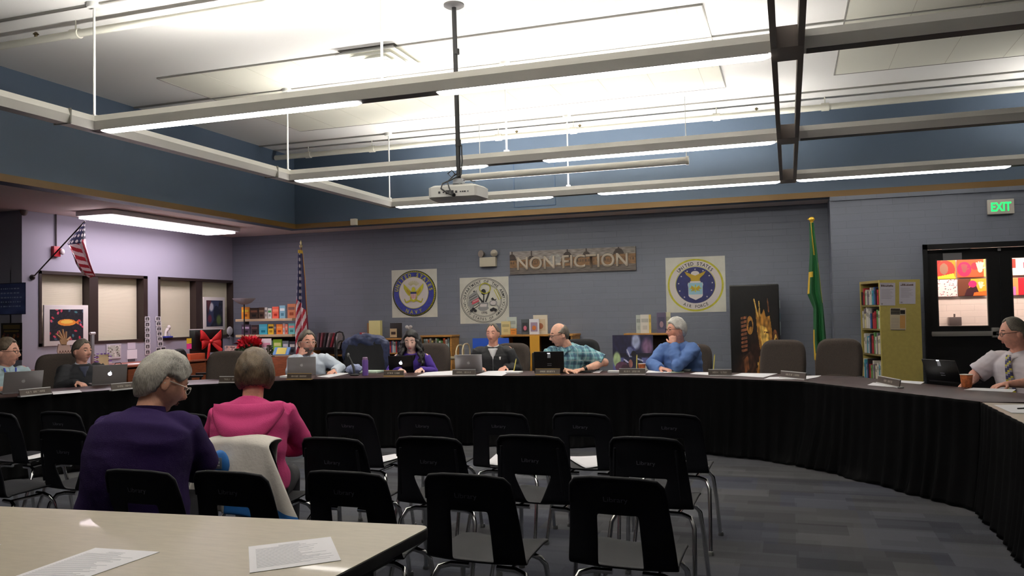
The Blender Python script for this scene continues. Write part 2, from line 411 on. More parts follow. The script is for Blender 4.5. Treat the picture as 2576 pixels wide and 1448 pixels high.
beam('hanging_strip_light',B3,XB,XS-.09,seg(B3,[((998,516),(1390,489)),((1505,480),(1962,442))]),[(XB+.3,XS-.3)],'farthest long white strip light, seen behind the projector',[XB,-3.0])
beam('hanging_strip_light',B1,XS+.09,7.0,[],[],'unlit white strip light crossing the upper right corner',[4.2])
beam('hanging_strip_light',B2,XS+.09,7.0,[],[],'unlit middle strip light right of the grey beam',[4.2])
beam('hanging_strip_light',B3,XS+.09,7.0,seg(B3,[((2004,428),(2540,388))]),[(3.2,6.8)],'far strip light right of the grey beam, lit',[4.2])
beam('hanging_strip_light',B1-2.95,XB,XS-.09,[(-5.5,-3.2),(-2.6,-.2)],[(XB+.3,XS-.3)],'added strip light over the rows of chairs, unseen above the top of the picture',[XB,-3.0])  # unseen light added in line with the row to brighten the near table
t=thing('hanging_beam','plain white unlit beam joining the left ends of the strip lights','ceiling beam',(XB,6,ZT-.125))
pr=[(-.07,0),(-.09,-.055),(-.058,-.125),(.058,-.125),(.09,-.055),(.07,0)]
MB().loft([[Vector((XB-.0+a,y,ZT+b)) for a,b in pr] for y in (-2.,B3+.09)]).build('housing',m_hous,t,True,ang=20)
for y in (1.5,): 
    r=MB(); r.tube([(XB,y,ZT),(XB,y,ZC)],.011,8); r.build('suspension_rod',m_rod,t,True)
j=MB()
for y in (B1-.35,B2-.35): j.b2((XB-.095,y,ZT-.13),(XB+.095,y+.012,ZT+.004))
j.build('joint_band',mat('grey_band',(120,118,112),.5),t,True)
t=thing('hanging_beam','dark grey open ladder frame beam crossing all the strip lights','ceiling beam',(XS,6,ZT-.12))
g=MB()
for s in (-1,1): g.b2((XS+s*.086-.019,-2,ZT-.13),(XS+s*.086+.019,B3+.1,ZT+.02))
for y in (B1,B2,B3+.02,B1-2.9): g.b2((XS-.1,y-.16,ZT-.132),(XS+.1,y+.16,ZT+.01))
g.build('frame',mat('spine_grey',(116,106,100),.5),t,True)
prev=-1.9
for y in (B1,B2,B3):
    prev=y+.16
# ceiling tracks and pipes
m_pipe=mat('painted_pipe',(222,220,206),.45); m_trk=mat('grey_track',(150,148,142),.5)
for i,Y in enumerate((B1,B2,B3)):
    lab=['nearest','middle','farthest'][i]
    tr=MB().b2((XU,Y-.012,ZC-.02),(7,Y+.012,ZC)); tag(tr.build('ceiling_track',m_trk),'thin grey wiring track on the ceiling, %s of three'%lab,'wiring track','ceiling wiring tracks')
    yp=[6.07,9.12,11.98][i]; zp=[4.17,4.17,4.16][i]
    t=thing('ceiling_pipe','white %s pipe hung just under the ceiling across the room'%['nearest','middle','farthest thick'][i],'pipe',(-1,yp,zp-.05),0,'pipes under the high ceiling')
    rp=[.036,.036,.042][i]
    MB().tube([(XU+.01 if i!=2 else XU+.05,yp,zp),(7,yp,zp)],rp,14).build('pipe_run',m_pipe,t,True)
    for x in (-7.6,-6.4,-4.2,-3.,-.9,.55,3.0,5.0):
        c=MB(); c.tube([(x-.05,yp,zp),(x+.05,yp,zp)],rp+.012,14); c.tube([(x,yp,zp),(x,yp,ZC)],.008,6); c.build('pipe_clamp',m_pipe,t,True)
    for x in (-3.9,-2.9,-.35) if i==2 else (-6.9,-.2):
        c=MB(); c.tube([(x,yp,zp),(x,yp,zp+.07)],.014,8); c.lathe((x,yp,zp+.05),[(.0,0),(.03,.01),(.012,.03),(0,.035)],10); c.build('sprinkler_head',mat('brass_dull',(120,108,80),.4,.8),t,True)
# vent
t=thing('ceiling_vent','square louvred air vent in the bright ceiling, left of the projector pole','vent',(onZ(957,141,ZC).x,onZ(957,141,ZC).y,ZC-.03))
x,y=t.location.x,t.location.y
for k,(a,dz) in enumerate(((.36,.0),(.25,.0),(.14,.0))):
    c=MB()
    for s in (0,1,2,3):
        R=Matrix.Rotation(s*PI/2,3,'Z'); c.prism([Vector((x,y,ZC-.06))+R@Vector(p) for p in ((-a,-a,0),(a,-a,0),(a-.055,-a+.055,.045),(-a+.055,-a+.055,.045))],(0,0,.004))
    c.build('louvre',m_white,t,True)
MB().b2((x-.34,y-.34,ZC-.006),(x+.34,y+.34,ZC-.001)).build('backing',mat('vent_dark',(48,45,38),.8),t,True)
# troffer under the left soffit
q=[onZ(215,552,2.9),onZ(300,538,2.9),onZ(567,585,2.9),onZ(530,592,2.9)]
y0=(q[0].y+q[1].y)/2-.15; y1=(q[2].y+q[3].y)/2; x0=min(p.x for p in q); x1=max(p.x for p in q)
TX0,TX1,TY0,TY1=-9.75,-9.1,min(p.y for p in q),max(p.y for p in q)
print('troffer',q)
TX0,TX1,TY0,TY1=-9.6,-9.02,9.15,11.9
t=thing('surface_light','long rectangular lit ceiling fixture above the windows','ceiling light',((TX0+TX1)/2,(TY0+TY1)/2,2.9))
h=MB(); h.b2((TX0-.03,TY0-.03,2.926),(TX1+.06,TY1+.06,ZS-.001)); h.build('housing',mat('troffer_housing',(225,220,220),.5),t,True,bev=.015)
MB().b2((TX0,TY0,2.893),(TX1,TY1,2.925)).build('lens',mat('troffer_lens_lit',(255,255,255),.4,emit=((255,238,248),TROFFER_E)),t,True,bev=.006)
# ================================================================ tables
m_top=mat('mahogany_laminate',(52,30,29),.40,vary=(6,.15,(1,8,1)),spec=.35)
m_edge=mat('black_table_edge',(22,20,22),.5)
m_skirt=mat('black_skirt_cloth',(6,6,7),.7,bump=(300,.2),spec=.04)
m_leg=mat('grey_table_leg',(70,70,74),.4,.6)
ZT0=.74
DP=[Vector(p) for p in ((-7.35,4.5),(-6.12,6.82),(-4.95,7.85),(-3.25,8.42),(-1.5,8.6),(.1,7.98),(1.235,6.4))]
DW=.76
def nrm(a,b):
    d=(b-a).normalized(); return Vector((-d.y,d.x))   # outwards, away from the audience
NS=[nrm(DP[i],DP[i+1]) for i in range(len(DP)-1)]
OUT=[]
for i in range(len(DP)):
    if i==0: n=NS[0]; k=1
    elif i==len(DP)-1: n=Vector((1,.12)).normalized(); k=1.05
    else:
        n=(NS[i-1]+NS[i]).normalized(); k=1/n.dot(NS[i])
    OUT.append(DP[i]+n*DW*k)
places=['at the far left end','second from the left end','behind the woman in pink','in the middle, left half','in the middle, right half','right of centre, before the yellow bookcase']
for i in range(len(DP)-1):
    a,b,c,d=DP[i],DP[i+1],OUT[i+1],OUT[i]; mid=(a+b+c+d)/4
    t=thing('meeting_table','mahogany topped meeting table, '+places[i],'table',(mid.x,mid.y,0),0,'curved row of meeting tables')
    g=.0004; ins=[p+(mid-p)*g for p in (a,b,c,d)]
    MB().prism([(p.x,p.y,ZT0-.026) for p in ins],(0,0,.026)).build('tabletop',m_top,t,True,bev=.004)
    for p in (a,b,c,d):
        q=p+(mid-p)*.16; l=MB(); l.tube([(q.x,q.y,.0),(q.x,q.y,ZT0-.026)],.016,10); l.build('leg',m_leg,t,True)
def skirt(pts,label,zt,amp=1.):
    L=[0]
    for i in range(len(pts)-1): L.append(L[-1]+(pts[i+1]-pts[i]).length)
    ns=[-nrm(pts[i],pts[i+1]) for i in range(len(pts)-1)]
    N=int(L[-1]/.016); lv=[0,.03,.12,.3,.5,.7,.86,.96,1]
    vs=[];fs=[]
    for j in range(N+1):
        s=L[-1]*j/N; i=0
        while i<len(pts)-2 and s>L[i+1]: i+=1
        tt=(s-L[i])/(L[i+1]-L[i]); p=pts[i].lerp(pts[i+1],tt)
        n=ns[i].copy()
        if tt<.15 and i>0: n=ns[i-1].lerp(ns[i],.5+tt/.3)
        if tt>.85 and i<len(ns)-1: n=ns[i].lerp(ns[i+1],(tt-.85)/.3)
        n.normalize(); d=Vector((-n.y,n.x))
        ph=s*2*PI/.13+5.*noise.noise(Vector((s*1.6,0,0)))
        a2=noise.noise(Vector((s*1.7,5,0)))
        for k,h in enumerate(lv):
            am=(.008+.022*h)*(1+.6*a2); flare=.05*h*h*(1+1.5*max(0,noise.noise(Vector((s*1.1,9,0)))))*amp
            off=.006+am*(.5+.5*math.sin(ph+h*.5*a2))+flare
            if k==len(lv)-1: off+=.03*amp*max(0,noise.noise(Vector((s*2.2,2,1))))*2.5
            q=p+n*off+d*(.01*h*math.sin(ph*.5+a2*4))
            vs.append((q.x,q.y,(zt-.004)*(1-h)+.006+(.004 if k==len(lv)-1 else 0)))
    M=len(lv)
    for j in range(N):
        for k in range(M-1):
            a=j*M+k; fs.append((a,a+M,a+M+1,a+1))
    mb=MB(); mb.add(vs,fs); o=mb.build('table_skirt',m_skirt,ang=80); bake(o,[('SOLIDIFY',dict(thickness=.003,offset=0))]); tag(o,label,'table skirt'); return o
skirt(DP,'long black pleated skirt hanging around the inside of the curved tables',ZT0,1.5)
# beige table continuing the curve on the right
m_beige=mat('beige_laminate',(180,170,152),.36,vary=(14,.05,(1,5,1)),coat=.15)
t=thing('folding_table','beige topped table joining the dark row at the right edge','table',(1.62,5.4,0))
bq=[(1.235,6.38),(1.222,4.3),(1.98,4.3),(1.99,6.28)]
MB().prism([(x,y,ZT0-.03) for x,y in bq],(0,0,.029)).build('tabletop',m_beige,t,True,bev=.004)
for x,y in bq: 
    x+=(1.6-x)*.2; y+=(5.35-y)*.12
    MB().tube([(x,y,0),(x,y,ZT0-.03)],.016,10).build('leg',m_leg,t,True)
skirt([Vector((1.235,6.36)),Vector((1.222,4.35))],'short black skirt hanging on the beige table at the right',ZT0)
# near table
A=onZ(1086,1318,ZT0+.005); Bp=onZ(0,1270,ZT0+.005); dr=(A-Bp).normalized(); pr=Vector((dr.y,-dr.x,0)); 
pr=(pr*.97+Vector((-.14,0,0))).normalized()
c3=Bp-dr*.9; rr=.05; near=[]
P4=[A,A+pr*1.25,c3+pr*1.25,c3]
for i in range(4):
    p=P4[i]; a=(P4[i-1]-p).normalized(); b=(P4[(i+1)%4]-p).normalized(); near+=[p+a*rr*(1-k/5)**2+b*rr*(k/5)**2 for k in range(6)]
cen=(P4[0]+P4[2])/2
t=thing('library_table','large beige laminate table nearest the camera, with two printed sheets','table',(cen.x,cen.y,0))
MB().prism([(p.x,p.y,ZT0-.004) for p in near],(0,0,.005)).build('tabletop',m_beige,t,True)
MB().prism([(p.x+(cen.x-p.x)*-.002,p.y+(cen.y-p.y)*-.002,ZT0-.035) for p in near],(0,0,.0345)).build('edge_band',m_edge,t,True,bev=.006)
ap=MB(); 
inn=[p+(cen-p)*.09 for p in P4]
for i in range(4):
    a,b=inn[i],inn[(i+1)%4]; d=(b-a).normalized(); n=Vector((-d.y,d.x,0))*.012; ap.prism([(a.x,a.y,ZT0-.1),(b.x,b.y,ZT0-.1),(b.x+n.x,b.y+n.y,ZT0-.1),(a.x+n.x,a.y+n.y,ZT0-.1)],(0,0,.065))
ap.build('apron',m_edge,t,True)
for p in P4:
    q=p+(cen-p)*.14; u=(cen-p).normalized(); MB().tube([(q.x,q.y,ZT0-.04),(q.x-.02*u.x,q.y-.02*u.y,.5),(q.x-.08*u.x,q.y-.08*u.y,.0)],.019,10).build('leg',m_leg,t,True)
# ================================================================ sheets of paper
m_paper=mat('white_paper',(246,244,248),.75); m_ink=mat('grey_print',(178,176,186),.8)
def sheet(q,label,z=ZT0+.0012,m=None,lines=0,group=None,th=.0012,cat='paper',name='paper_sheet'):
    P=[onZ(x,y,z) for x,y in q]; b=MB(); b.prism(P,(0,0,th))
    if lines:
        a,bb,c,d=P; 
        for i in range(lines):
            f=.1+.8*i/lines; e=random.uniform(.55,.95) if i>1 else .6; s0=.08 if i>1 else .35
            p=a.lerp(d,f); q2=bb.lerp(c,f); w=(d-a).normalized()*.0016
            b.prism([p.lerp(q2,s0)+Vector((0,0,th)),p.lerp(q2,e)+Vector((0,0,th)),p.lerp(q2,e)+w+Vector((0,0,th)),p.lerp(q2,s0)+w+Vector((0,0,th))],(0,0,.0003),1)
    return tag(b.build(name,[m or m_paper,m_ink],),label,cat,group)
zz=ZT0+.0015
sheet([(625,1375),(832,1350),(858,1409),(628,1441)],'printed white sheet on the beige table, right of the two',zz,lines=26)
sheet([(240,1378),(402,1388),(190,1462),(-20,1470)],'printed white sheet on the beige table, slanting off the left bottom',zz,lines=28)
sheet([(-30,1366),(3,1369),(-10,1374),(-40,1372)],'corner of a sheet at the left frame edge on the beige table',zz)
S=lambda q,l,**k: sheet(q,l,group='papers on the curved tables',**k)
S([(131,985),(200,980),(206,986),(134,992)],'white sheet beside the leftmost name plate')
S([(798,947),(852,937),(884,938),(828,949)],'white sheet under the arm of the bearded man in white')
S([(1048,945),(1072,936),(1140,932),(1142,943)],'white sheets right of the black laptop with the lit logo')
S([(1196,943),(1228,933),(1294,931),(1262,945)],'pair of white sheets in front of the man in the black jacket')
S([(1490,937),(1500,932),(1516,931),(1508,937)],'small white note behind the forearm of the man in plaid')
S([(1625,937),(1632,930),(1690,930),(1690,937)],'white sheet in front of the man in the blue shirt')
S([(1688,937),(1688,931),(1716,932),(1722,936)],'pale green sheet in front of the man in the blue shirt',m=mat('pale_green_paper',(190,205,180),.75),z=ZT0+.003)
S([(1736,940),(1750,936),(1786,936),(1782,943)],'folded white paper beside the name plate right of the blue shirted man')
S([(1840,944),(1866,938),(1956,939),(1920,949)],'white sheet in front of the first empty brown chair')
S([(1922,953),(1936,948),(2066,944),(2058,948),(2024,954)],'white sheet in front of the second empty brown chair')
S([(2182,968),(2196,962),(2262,966),(2254,974)],'white sheet under the name plate near the yellow bookcase')
S([(2248,960),(2262,956),(2326,960),(2316,966)],'white sheet beside the black laptop at the right')
S([(2424,980),(2448,975),(2556,979),(2546,986)],'white sheet in front of the man with the tie')
sheet([(2499,1018),(2620,1017),(2660,1040),(2545,1038)],'white sheet lying on the beige table at the right edge',zz)
MB_=MB(); a=onZ(2560,1027,zz+.006); b=onZ(2620,1024,zz+.006); MB_.tube([a,b],.0045,8); tag(MB_.build('pen',m_black),'black pen lying on the sheet at the right edge','pen')
# stacks and notepads
def stack(x0,x1,y,hpx,m,label,rot=0.,dpt=.16,name='notepad',cat='notepad'):
    p=onZ((x0+x1)/2,y,ZT0+.001); d=(p-EYE).dot(FW); w=(x1-x0)/FPX*d; h=hpx/FPX*d
    b=MB(); R=Matrix.Rotation(-.32+rot,3,'Z'); b.box(p+Vector((0,dpt/2,h/2)),(w,dpt,h),R=Matrix.Rotation(rot,3,'Z')); return tag(b.build(name,m,bev=min(h*.2,.002)),label,cat)
stack(702,724,950,5,m_paper,'small white notepad left of the gold edged name plate of the bearded man')
stack(900,950,938,5,mat('mint_pad',(205,225,205),.7),'stack of pale green and white papers behind the purple bottle',dpt=.2)
stack(1271,1306,939,4,m_paper,'small white pad right of the silver laptop')
stack(1528,1558,937,5,m_paper,'white folded note left of the name plate of the man in the blue shirt',dpt=.07)
stack(1432,1488,937,5,m_black,'black folder beside the hands of the man in plaid',dpt=.2,name='folder',cat='folder')
stack(1690,1735,935,5,mat('grey_folder',(70,72,70),.6),'dark grey folder right of the pale green sheet',dpt=.16,name='folder',cat='folder')
# ================================================================ name plates, pencils
m_plate=mat('walnut_name_plate',(70,60,54),.4); m_letter=mat('plate_letters',(170,162,150),.6)
m_silver=mat('silver_plate_edge',(215,215,215),.35,.3); m_gold=mat('gold_plate_edge',(190,160,100),.35,.4)
NP=[((52,131),(976,995),-.08,0,'leftmost, in front of the man with the lanyard',4,8),((283,347),(962,980),-.06,0,'partly behind the grey haired woman',4,4),
 ((549,612),(947,963),-.01,0,'partly hidden by the hair of the woman in pink',5,5),((720,781),(940,955),0,1,'in front of the bearded man in white',7,7),((964,1014),(932,947),0,1,'in front of the long haired woman',7,6),
 ((1137,1195),(930,945),0,0,'in front of the man in the black jacket',6,6),((1346,1408),(928,943),0,1,'in front of the man in plaid',6,9),((1557,1623),(928,943),0,0,'in front of the man in the blue shirt',5,6),
 ((1782,1841),(930,946),0,0,'with a pencil, left of the empty brown chairs',4,5),((1960,2023),(937,953),0,0,'before the pair of empty brown chairs',6,5),((2203,2258),(953,970),0,0,'at the bend near the yellow bookcase',4,6)]
def frame_dir(p0,p1):
    d=(p1-p0); d.z=0; return d.normalized()
plates=[]
for (x0,x1),(y0,y1),dr_,gold,lab,n1,n2 in NP:
    dy=(x1-x0)*{0:-.12,1:-.08}.get(0 if x0<400 else 9,0)
    tilt=0
    if x0<400: tilt=-.10
    if x0>1900: tilt=.10
    if x0>2100: tilt=.22
    p0=onZ(x0,y1-tilt*(x1-x0)/2,ZT0+.001); p1=onZ(x1,y1+tilt*(x1-x0)/2,ZT0+.001); U=frame_dir(p0,p1); Nn=Vector((U.y,-U.x,0)); 
    if x0<2100: w=.27
    else: w=.25
    mid=(p0+p1)/2; t=thing('name_plate','desk name plate '+lab,'name plate',mid,0,'desk name plates')
    w=(p1-p0).length; t['label']='desk name plate '+lab
    b=MB(); b.prism([mid-U*w/2,mid+U*w/2,mid+U*w/2-Nn*.05,mid-U*w/2-Nn*.05],(0,0,.012)); b.build('base',m_gold if gold else m_silver,t,True,bev=.002)
    b=MB(); a=mid-U*w/2-Nn*.012+Vector((0,0,.012)); b.prism([a,a+U*w,a+U*w-Nn*.008,a-Nn*.008],Vector((0,0,.052))-Nn*.01); b.build('plate',m_plate,t,True)
    b=MB(); c=a+Vector((0,0,.052))-Nn*.01; b.prism([c,c+U*w,c+U*w-Nn*.009,c-Nn*.009],(0,0,.006)); b.build('top_edge',m_gold if gold else m_silver,t,True)
    # engraved name, too small in the photograph to be read: rows of upright strokes
    b=MB(); fr=Nn*.0012; up=(Vector((0,0,.052))-Nn*.01).normalized(); tot=n1+n2+1.2; cw=min(.016,w*.62/tot); x=-tot*cw/2; rnd=random.Random(x0)
    for k in range(n1+n2):
        if k==n1: x+=cw*1.2
        o=a+U*(w/2+x)+up*.018+fr
        for s_,e_ in ((0,0.),(cw*.5,0.)): 
            if rnd.random()<.85: b.prism([o+U*s_,o+U*(s_+.003),o+U*(s_+.003)+up*.018,o+U*s_+up*.018],fr*.3)
        if rnd.random()<.8: q0=o+up*rnd.choice((0,.008,.015)); b.prism([q0,q0+U*cw*.5,q0+U*cw*.5+up*.003,q0+up*.003],fr*.3)
        x+=cw
    b.build('lettering',m_letter,t,True,recenter=False); plates.append((mid,U,Nn))
m_pencil=mat('yellow_pencil',(222,208,110),.5); m_eras=mat('pencil_eraser',(170,160,110),.6)
for (xb,yb,xt,yt,lab) in ((753,944,752,913,'standing behind the name plate of the bearded man'),(989,934,988,922,'behind the name plate of the long haired woman'),(1290,937,1297,906,'slanting upright before the man in the black jacket'),(1600,938,1602,896,'behind the name plate of the man in the blue shirt'),(1794,933,1798,895,'behind the name plate left of the empty chairs')):
    p=onZ(xb,yb-1,ZT0+.001)+Vector((0,0.03,0)); d=(p-EYE).dot(FW); L=(yb-yt)/FPX*d; sx=(xt-xb)/FPX*d
    t=thing('pencil','yellow pencil '+lab,'pencil',p,0,'upright yellow pencils'); e=p+Vector((sx,.0,L))
    MB().tube([p,e],.0065,6).build('shaft',m_pencil,t,True); MB().tube([e,e+(e-p).normalized()*.012,],.0066,8).build('eraser',m_eras,t,True)
# ================================================================ laptops
m_alu=mat('laptop_aluminium',(150,148,150),.35,.6); m_lblk=mat('laptop_black',(16,16,18),.35); m_key=mat('laptop_keys',(30,30,32),.5); m_scr=mat('laptop_screen',(40,50,70),.2,emit=((120,140,190),.5))
m_glow=mat('logo_glow',(255,255,255),.4,emit=((235,238,255),3.)); m_logo_d=mat('logo_grey',(190,190,192),.3)
def apple(mb,P,U,V,s,k):
    U=Vector(U);V=Vector(V);pts=[]
    for i in range(40):
        a=PI/2+2*PI*i/40; x=.46*math.cos(a)*(1+.06*math.cos(2*a)); y=.46*math.sin(a)-.05*math.exp(-((x)/.1)**2)*(1 if math.sin(a)>0 else -.6)
        dx=x-.52; dy=y-.06; dd=math.hypot(dx,dy)
        if dd<.2: x=.52+dx*.2/dd; y=.06+dy*.2/dd
        x*=1-.12*(y<0)*(-y/.46); pts.append(P+U*x*s+V*y*s)
    c=P; n=len(pts)
    mb.add([c]+pts,[(0,i+1,(i+1)%n+1) for i in range(n)],k)
    mb.flat([P+U*(.02+a)*s+V*(.5+b)*s for a,b in ((0,0),(.03,.14),(.14,.22),(.13,.1),(.06,.02))],k)
def laptop(x,y,rot,w,label,m,logo,tilt=18,dep=.22,lid=.21):
    p=onZ(x,y,ZT0+.001); t=thing('laptop',label,'laptop',p,rot,'laptops on the curved tables')
    M=lambda: MB()
    b=M(); b.box((0,dep/2,.008),(w,dep,.016)); b.build('base',m,t,bev=.004)
    b=M(); 
    for i in range(5):
        for j in range(12): b.box((-w*.42+j*w*.075,.05+i*.022,.0168),(w*.066,.018,.002))
    b.build('keyboard',m_key,t)
    R=Matrix.Rotation(math.radians(tilt),3,'X'); R0=Vector((0,0,.014))
    b=M(); b.box(R0+R@Vector((0,.0,lid/2)),(w,.008,lid),R=R); b.build('lid',m,t,bev=.003)
    b=M(); b.box(R0+R@Vector((0,.0046,lid/2)),(w*.93,.001,lid*.9),R=R); b.build('screen',m_scr,t)
    if logo:
        b=M(); P=R0+R@Vector((0,-.0048,lid*.52)); U=Vector((1,0,0)); V=R@Vector((0,0,1))
        if logo=='glow': apple(b,P,U,V,.045,0); b.build('logo',m_glow,t)
        elif logo=='grey': apple(b,P,U,V,.036,0); b.build('logo',m_logo_d,t)
        else:
            for s_,c_ in ((0,0),): b.prism([P+U*a+V*b_ for a,b_ in ((-.018,.04),(.018,.04),(.02,.085),(-.012,.085))],(0,-.0003,0),0)
            b.prism([P+U*a+V*b_ for a,b_ in ((-.016,.088),(.014,.088),(.014,.097),(-.016,.097))],(0,-.0003,0),1)
            for k_ in (-.03,-.05):
                for i in range(6): b.prism([P+U*(-.018+i*.008)+V*k_,P+U*(-.013+i*.008)+V*k_,P+U*(-.013+i*.008)+V*(k_+.007),P+U*(-.018+i*.008)+V*(k_+.007)],(0,-.0003,0),0)
            b.build('sticker',[mat('sticker_grey',(170,175,185),.5),m_glow],t)
    return t
def L(x,y,*a,**k): 
    # yaw so that the lid faces the camera, then a little turn
    p=onZ(x,y,ZT0); base=math.atan2(-p.x,p.y); a=list(a); a[0]=base+a[0]; return laptop(x,y,*a,**k)
L(56,988,.25,.335,'silver grey laptop at the left edge, lid towards the camera',m_alu,'grey',tilt=20)
L(275,967,.18,.335,'grey laptop with a brightly lit logo, in front of the man in the dark jacket',m_alu,'glow',tilt=18)
L(759,943,.02,.325,'silver laptop in front of the bearded man in white',m_alu,'grey',tilt=6,lid=.2)
L(1010,935,-.22,.30,'black laptop with a small lit logo, before the long haired woman',m_lblk,'glow',tilt=16,lid=.19)
L(1180,937,-.12,.315,'silver laptop in front of the man in the black jacket',m_alu,'grey',tilt=20,lid=.21)
L(1382,938,-.06,.335,'black laptop with stickers, in front of the man in plaid',m_lblk,'tag',tilt=12,lid=.235)
L(2378,962,-.75,.35,'black laptop turned edgeways in front of the man with the tie',m_lblk,'tag',tilt=22,lid=.2)
# cups, bottle, microphone
def cup(x,y,wpx,hpx,label,cols):
    p=onZ(x,y,ZT0+.001); d=(p-EYE).dot(FW); r=wpx/2/FPX*d; h=hpx/FPX*d
    t=thing('paper_cup',label,'cup',p)
    MB().lathe(p,[(0,0),(r*.72,0),(r*.75,h*.02),(r*.95,h*.97),(r*.9,h*.97),(r*.7,h*.04),(0,h*.04)],24).build('wall',[mat('cup_print',cols,.6,vary=(25,.35))],t,True)
    MB().lathe(p,[(r*.93,h*.955),(r*1.0,h*.97),(r,h),(r*.93,h)],24).build('rim',mat('cup_rim',(230,222,212),.5),t,True)
cup(2432,973,31,32,'orange and white paper cup in front of the man with the tie',(196,110,62))
cup(1615,931,20,17,'paper cup behind the name plate of the man in the blue shirt',(200,160,130))
p=onZ(919,944,ZT0+.001); d=(p-EYE).dot(FW); h=46/FPX*d
t=thing('water_bottle','purple metal water bottle on the curved table','bottle',p)
MB().lathe(p,[(0,0),(.033,0),(.035,.006),(.035,h*.8),(.033,h*.86),(0,h*.86)],20).build('flask',mat('purple_enamel',(104,76,150),.35),t,True)
MB().lathe(p,[(.0,h*.86),(.029,h*.86),(.03,h*.97),(.024,h),(0,h)],20).build('cap',mat('bottle_cap',(130,105,135),.4),t,True)
p=onZ(892,944,ZT0+.001)
t=thing('desk_microphone','black desk microphone on a slanting arm beside the purple bottle','microphone',p)
MB().lathe(p,[(0,0),(.05,0),(.055,.01),(.03,.02),(0,.022)],20).build('base',m_black,t,True)
MB().tube([p+Vector((0,0,.02)),p+Vector((-.02,.01,.1)),p+Vector((-.06,.02,.17)),p+Vector((-.085,.02,.22))],[.012,.014,.012,.01],10).build('arm',m_black,t,True)
MB().ball(p+Vector((-.09,.02,.235)),(.016,.016,.024),n=14).build('head',mat('mic_grille',(120,120,120),.4,.6),t,True)
p=onZ(878,942,ZT0+.001)
def bagfn(d): 
    n=1+.25*noise.noise(d*2.1); return Vector((d.x*.1*n,d.y*.07*n,max(-.055,d.z*.06*n)))
b=MB(); b.ball(p+Vector((-.0,.12,.0565)),(.1,.07,.06),n=28,fn=bagfn); tag(b.build('crumpled_bag',mat('pale_blue_bag',(130,140,175),.5,vary=(20,.3)),ang=80),'crumpled pale blue bag on the table behind the microphone','bag')
# ================================================================ student chairs
m_shell=mat('black_shell_plastic',(14,15,21),.68,bump=(350,.12),spec=.22); m_chrome=mat('chrome_tube',(215,215,215),.16,1.); m_foot=mat('grey_glide',(120,120,120),.4,.5)
m_chalk=mat('faint_marker_writing',(104,104,114),.6)
def prof(v):
    # v: distance along the shell from the top of the back; returns (y,z); chair faces +y
    if v<.34: t=v/.34; return (-.235+.07*t+.012*math.sin(PI*t), .79-.335*t)
    if v<.46:
        t=(v-.34)/.12; a=t*PI/2*.93; return (-.165+.075*math.sin(a)*1.0, .455-.055*(1-math.cos(a))*.0-.05*math.sin(a*.9)+.03*t)
    t=(v-.46)/.33; return (-.09+.33*t, .437+.016*t-.03*max(0,t-.8)*5*.6)
def shell(kind):
    vs=[];idx={}
    vrow=[0,.012,.035,.09,.14,.16,.2,.25,.3,.325,.345,.37,.4,.43,.46,.52,.6,.68,.74,.775,.79]
    urow=[-1,-.94,-.8,-.62,-.4,-.36,-.14,.14,.36,.4,.62,.8,.94,1]
    def w(v):
        if v<.34: b=.178+.034*(v/.34)
        elif v<.46: b=.212-.008*(v-.34)/.12
        else: b=.204-.014*((v-.46)/.33)
        if v<.035: b-=.03*(1-v/.035)**2
        if v>.74: b-=.035*((v-.74)/.05)**2
        return b
    if kind=='A': h0,h1=.14,.345
    else: h0,h1=.2,.37
    for j,v in enumerate(vrow):
        for i,u in enumerate(urow):
            uu=u
            if kind=='B' and h0<=v<=h1 and abs(u)<=.45:
                f=1-(v-h0)/(h1-h0); uu=u*(.2+1.05*f)
            elif kind=='B' and abs(u)<=.45: uu=u*(1.25 if v<h0 else .6)
            y,z=prof(v); x=uu*w(v); 
            cur=.03*(uu*uu) if v<.34 else .03*(uu*uu)*max(0,(1-(v-.34)/.15))
            y+=cur; z+= (.0 if v<.4 else (.02 if v<.7 else .012)*uu*uu)
            idx[(i,j)]=len(vs); vs.append((x,y,z))
    fs=[]
    for j in range(len(vrow)-1):
        for i in range(len(urow)-1):
            if h0<=vrow[j] and vrow[j+1]<=h1 and abs(urow[i])<=.41 and abs(urow[i+1])<=.41: continue
            fs.append((idx[(i,j)],idx[(i,j+1)],idx[(i+1,j+1)],idx[(i+1,j)]))
    return vs,fs
def lip(kind):
    m=MB()
    return m
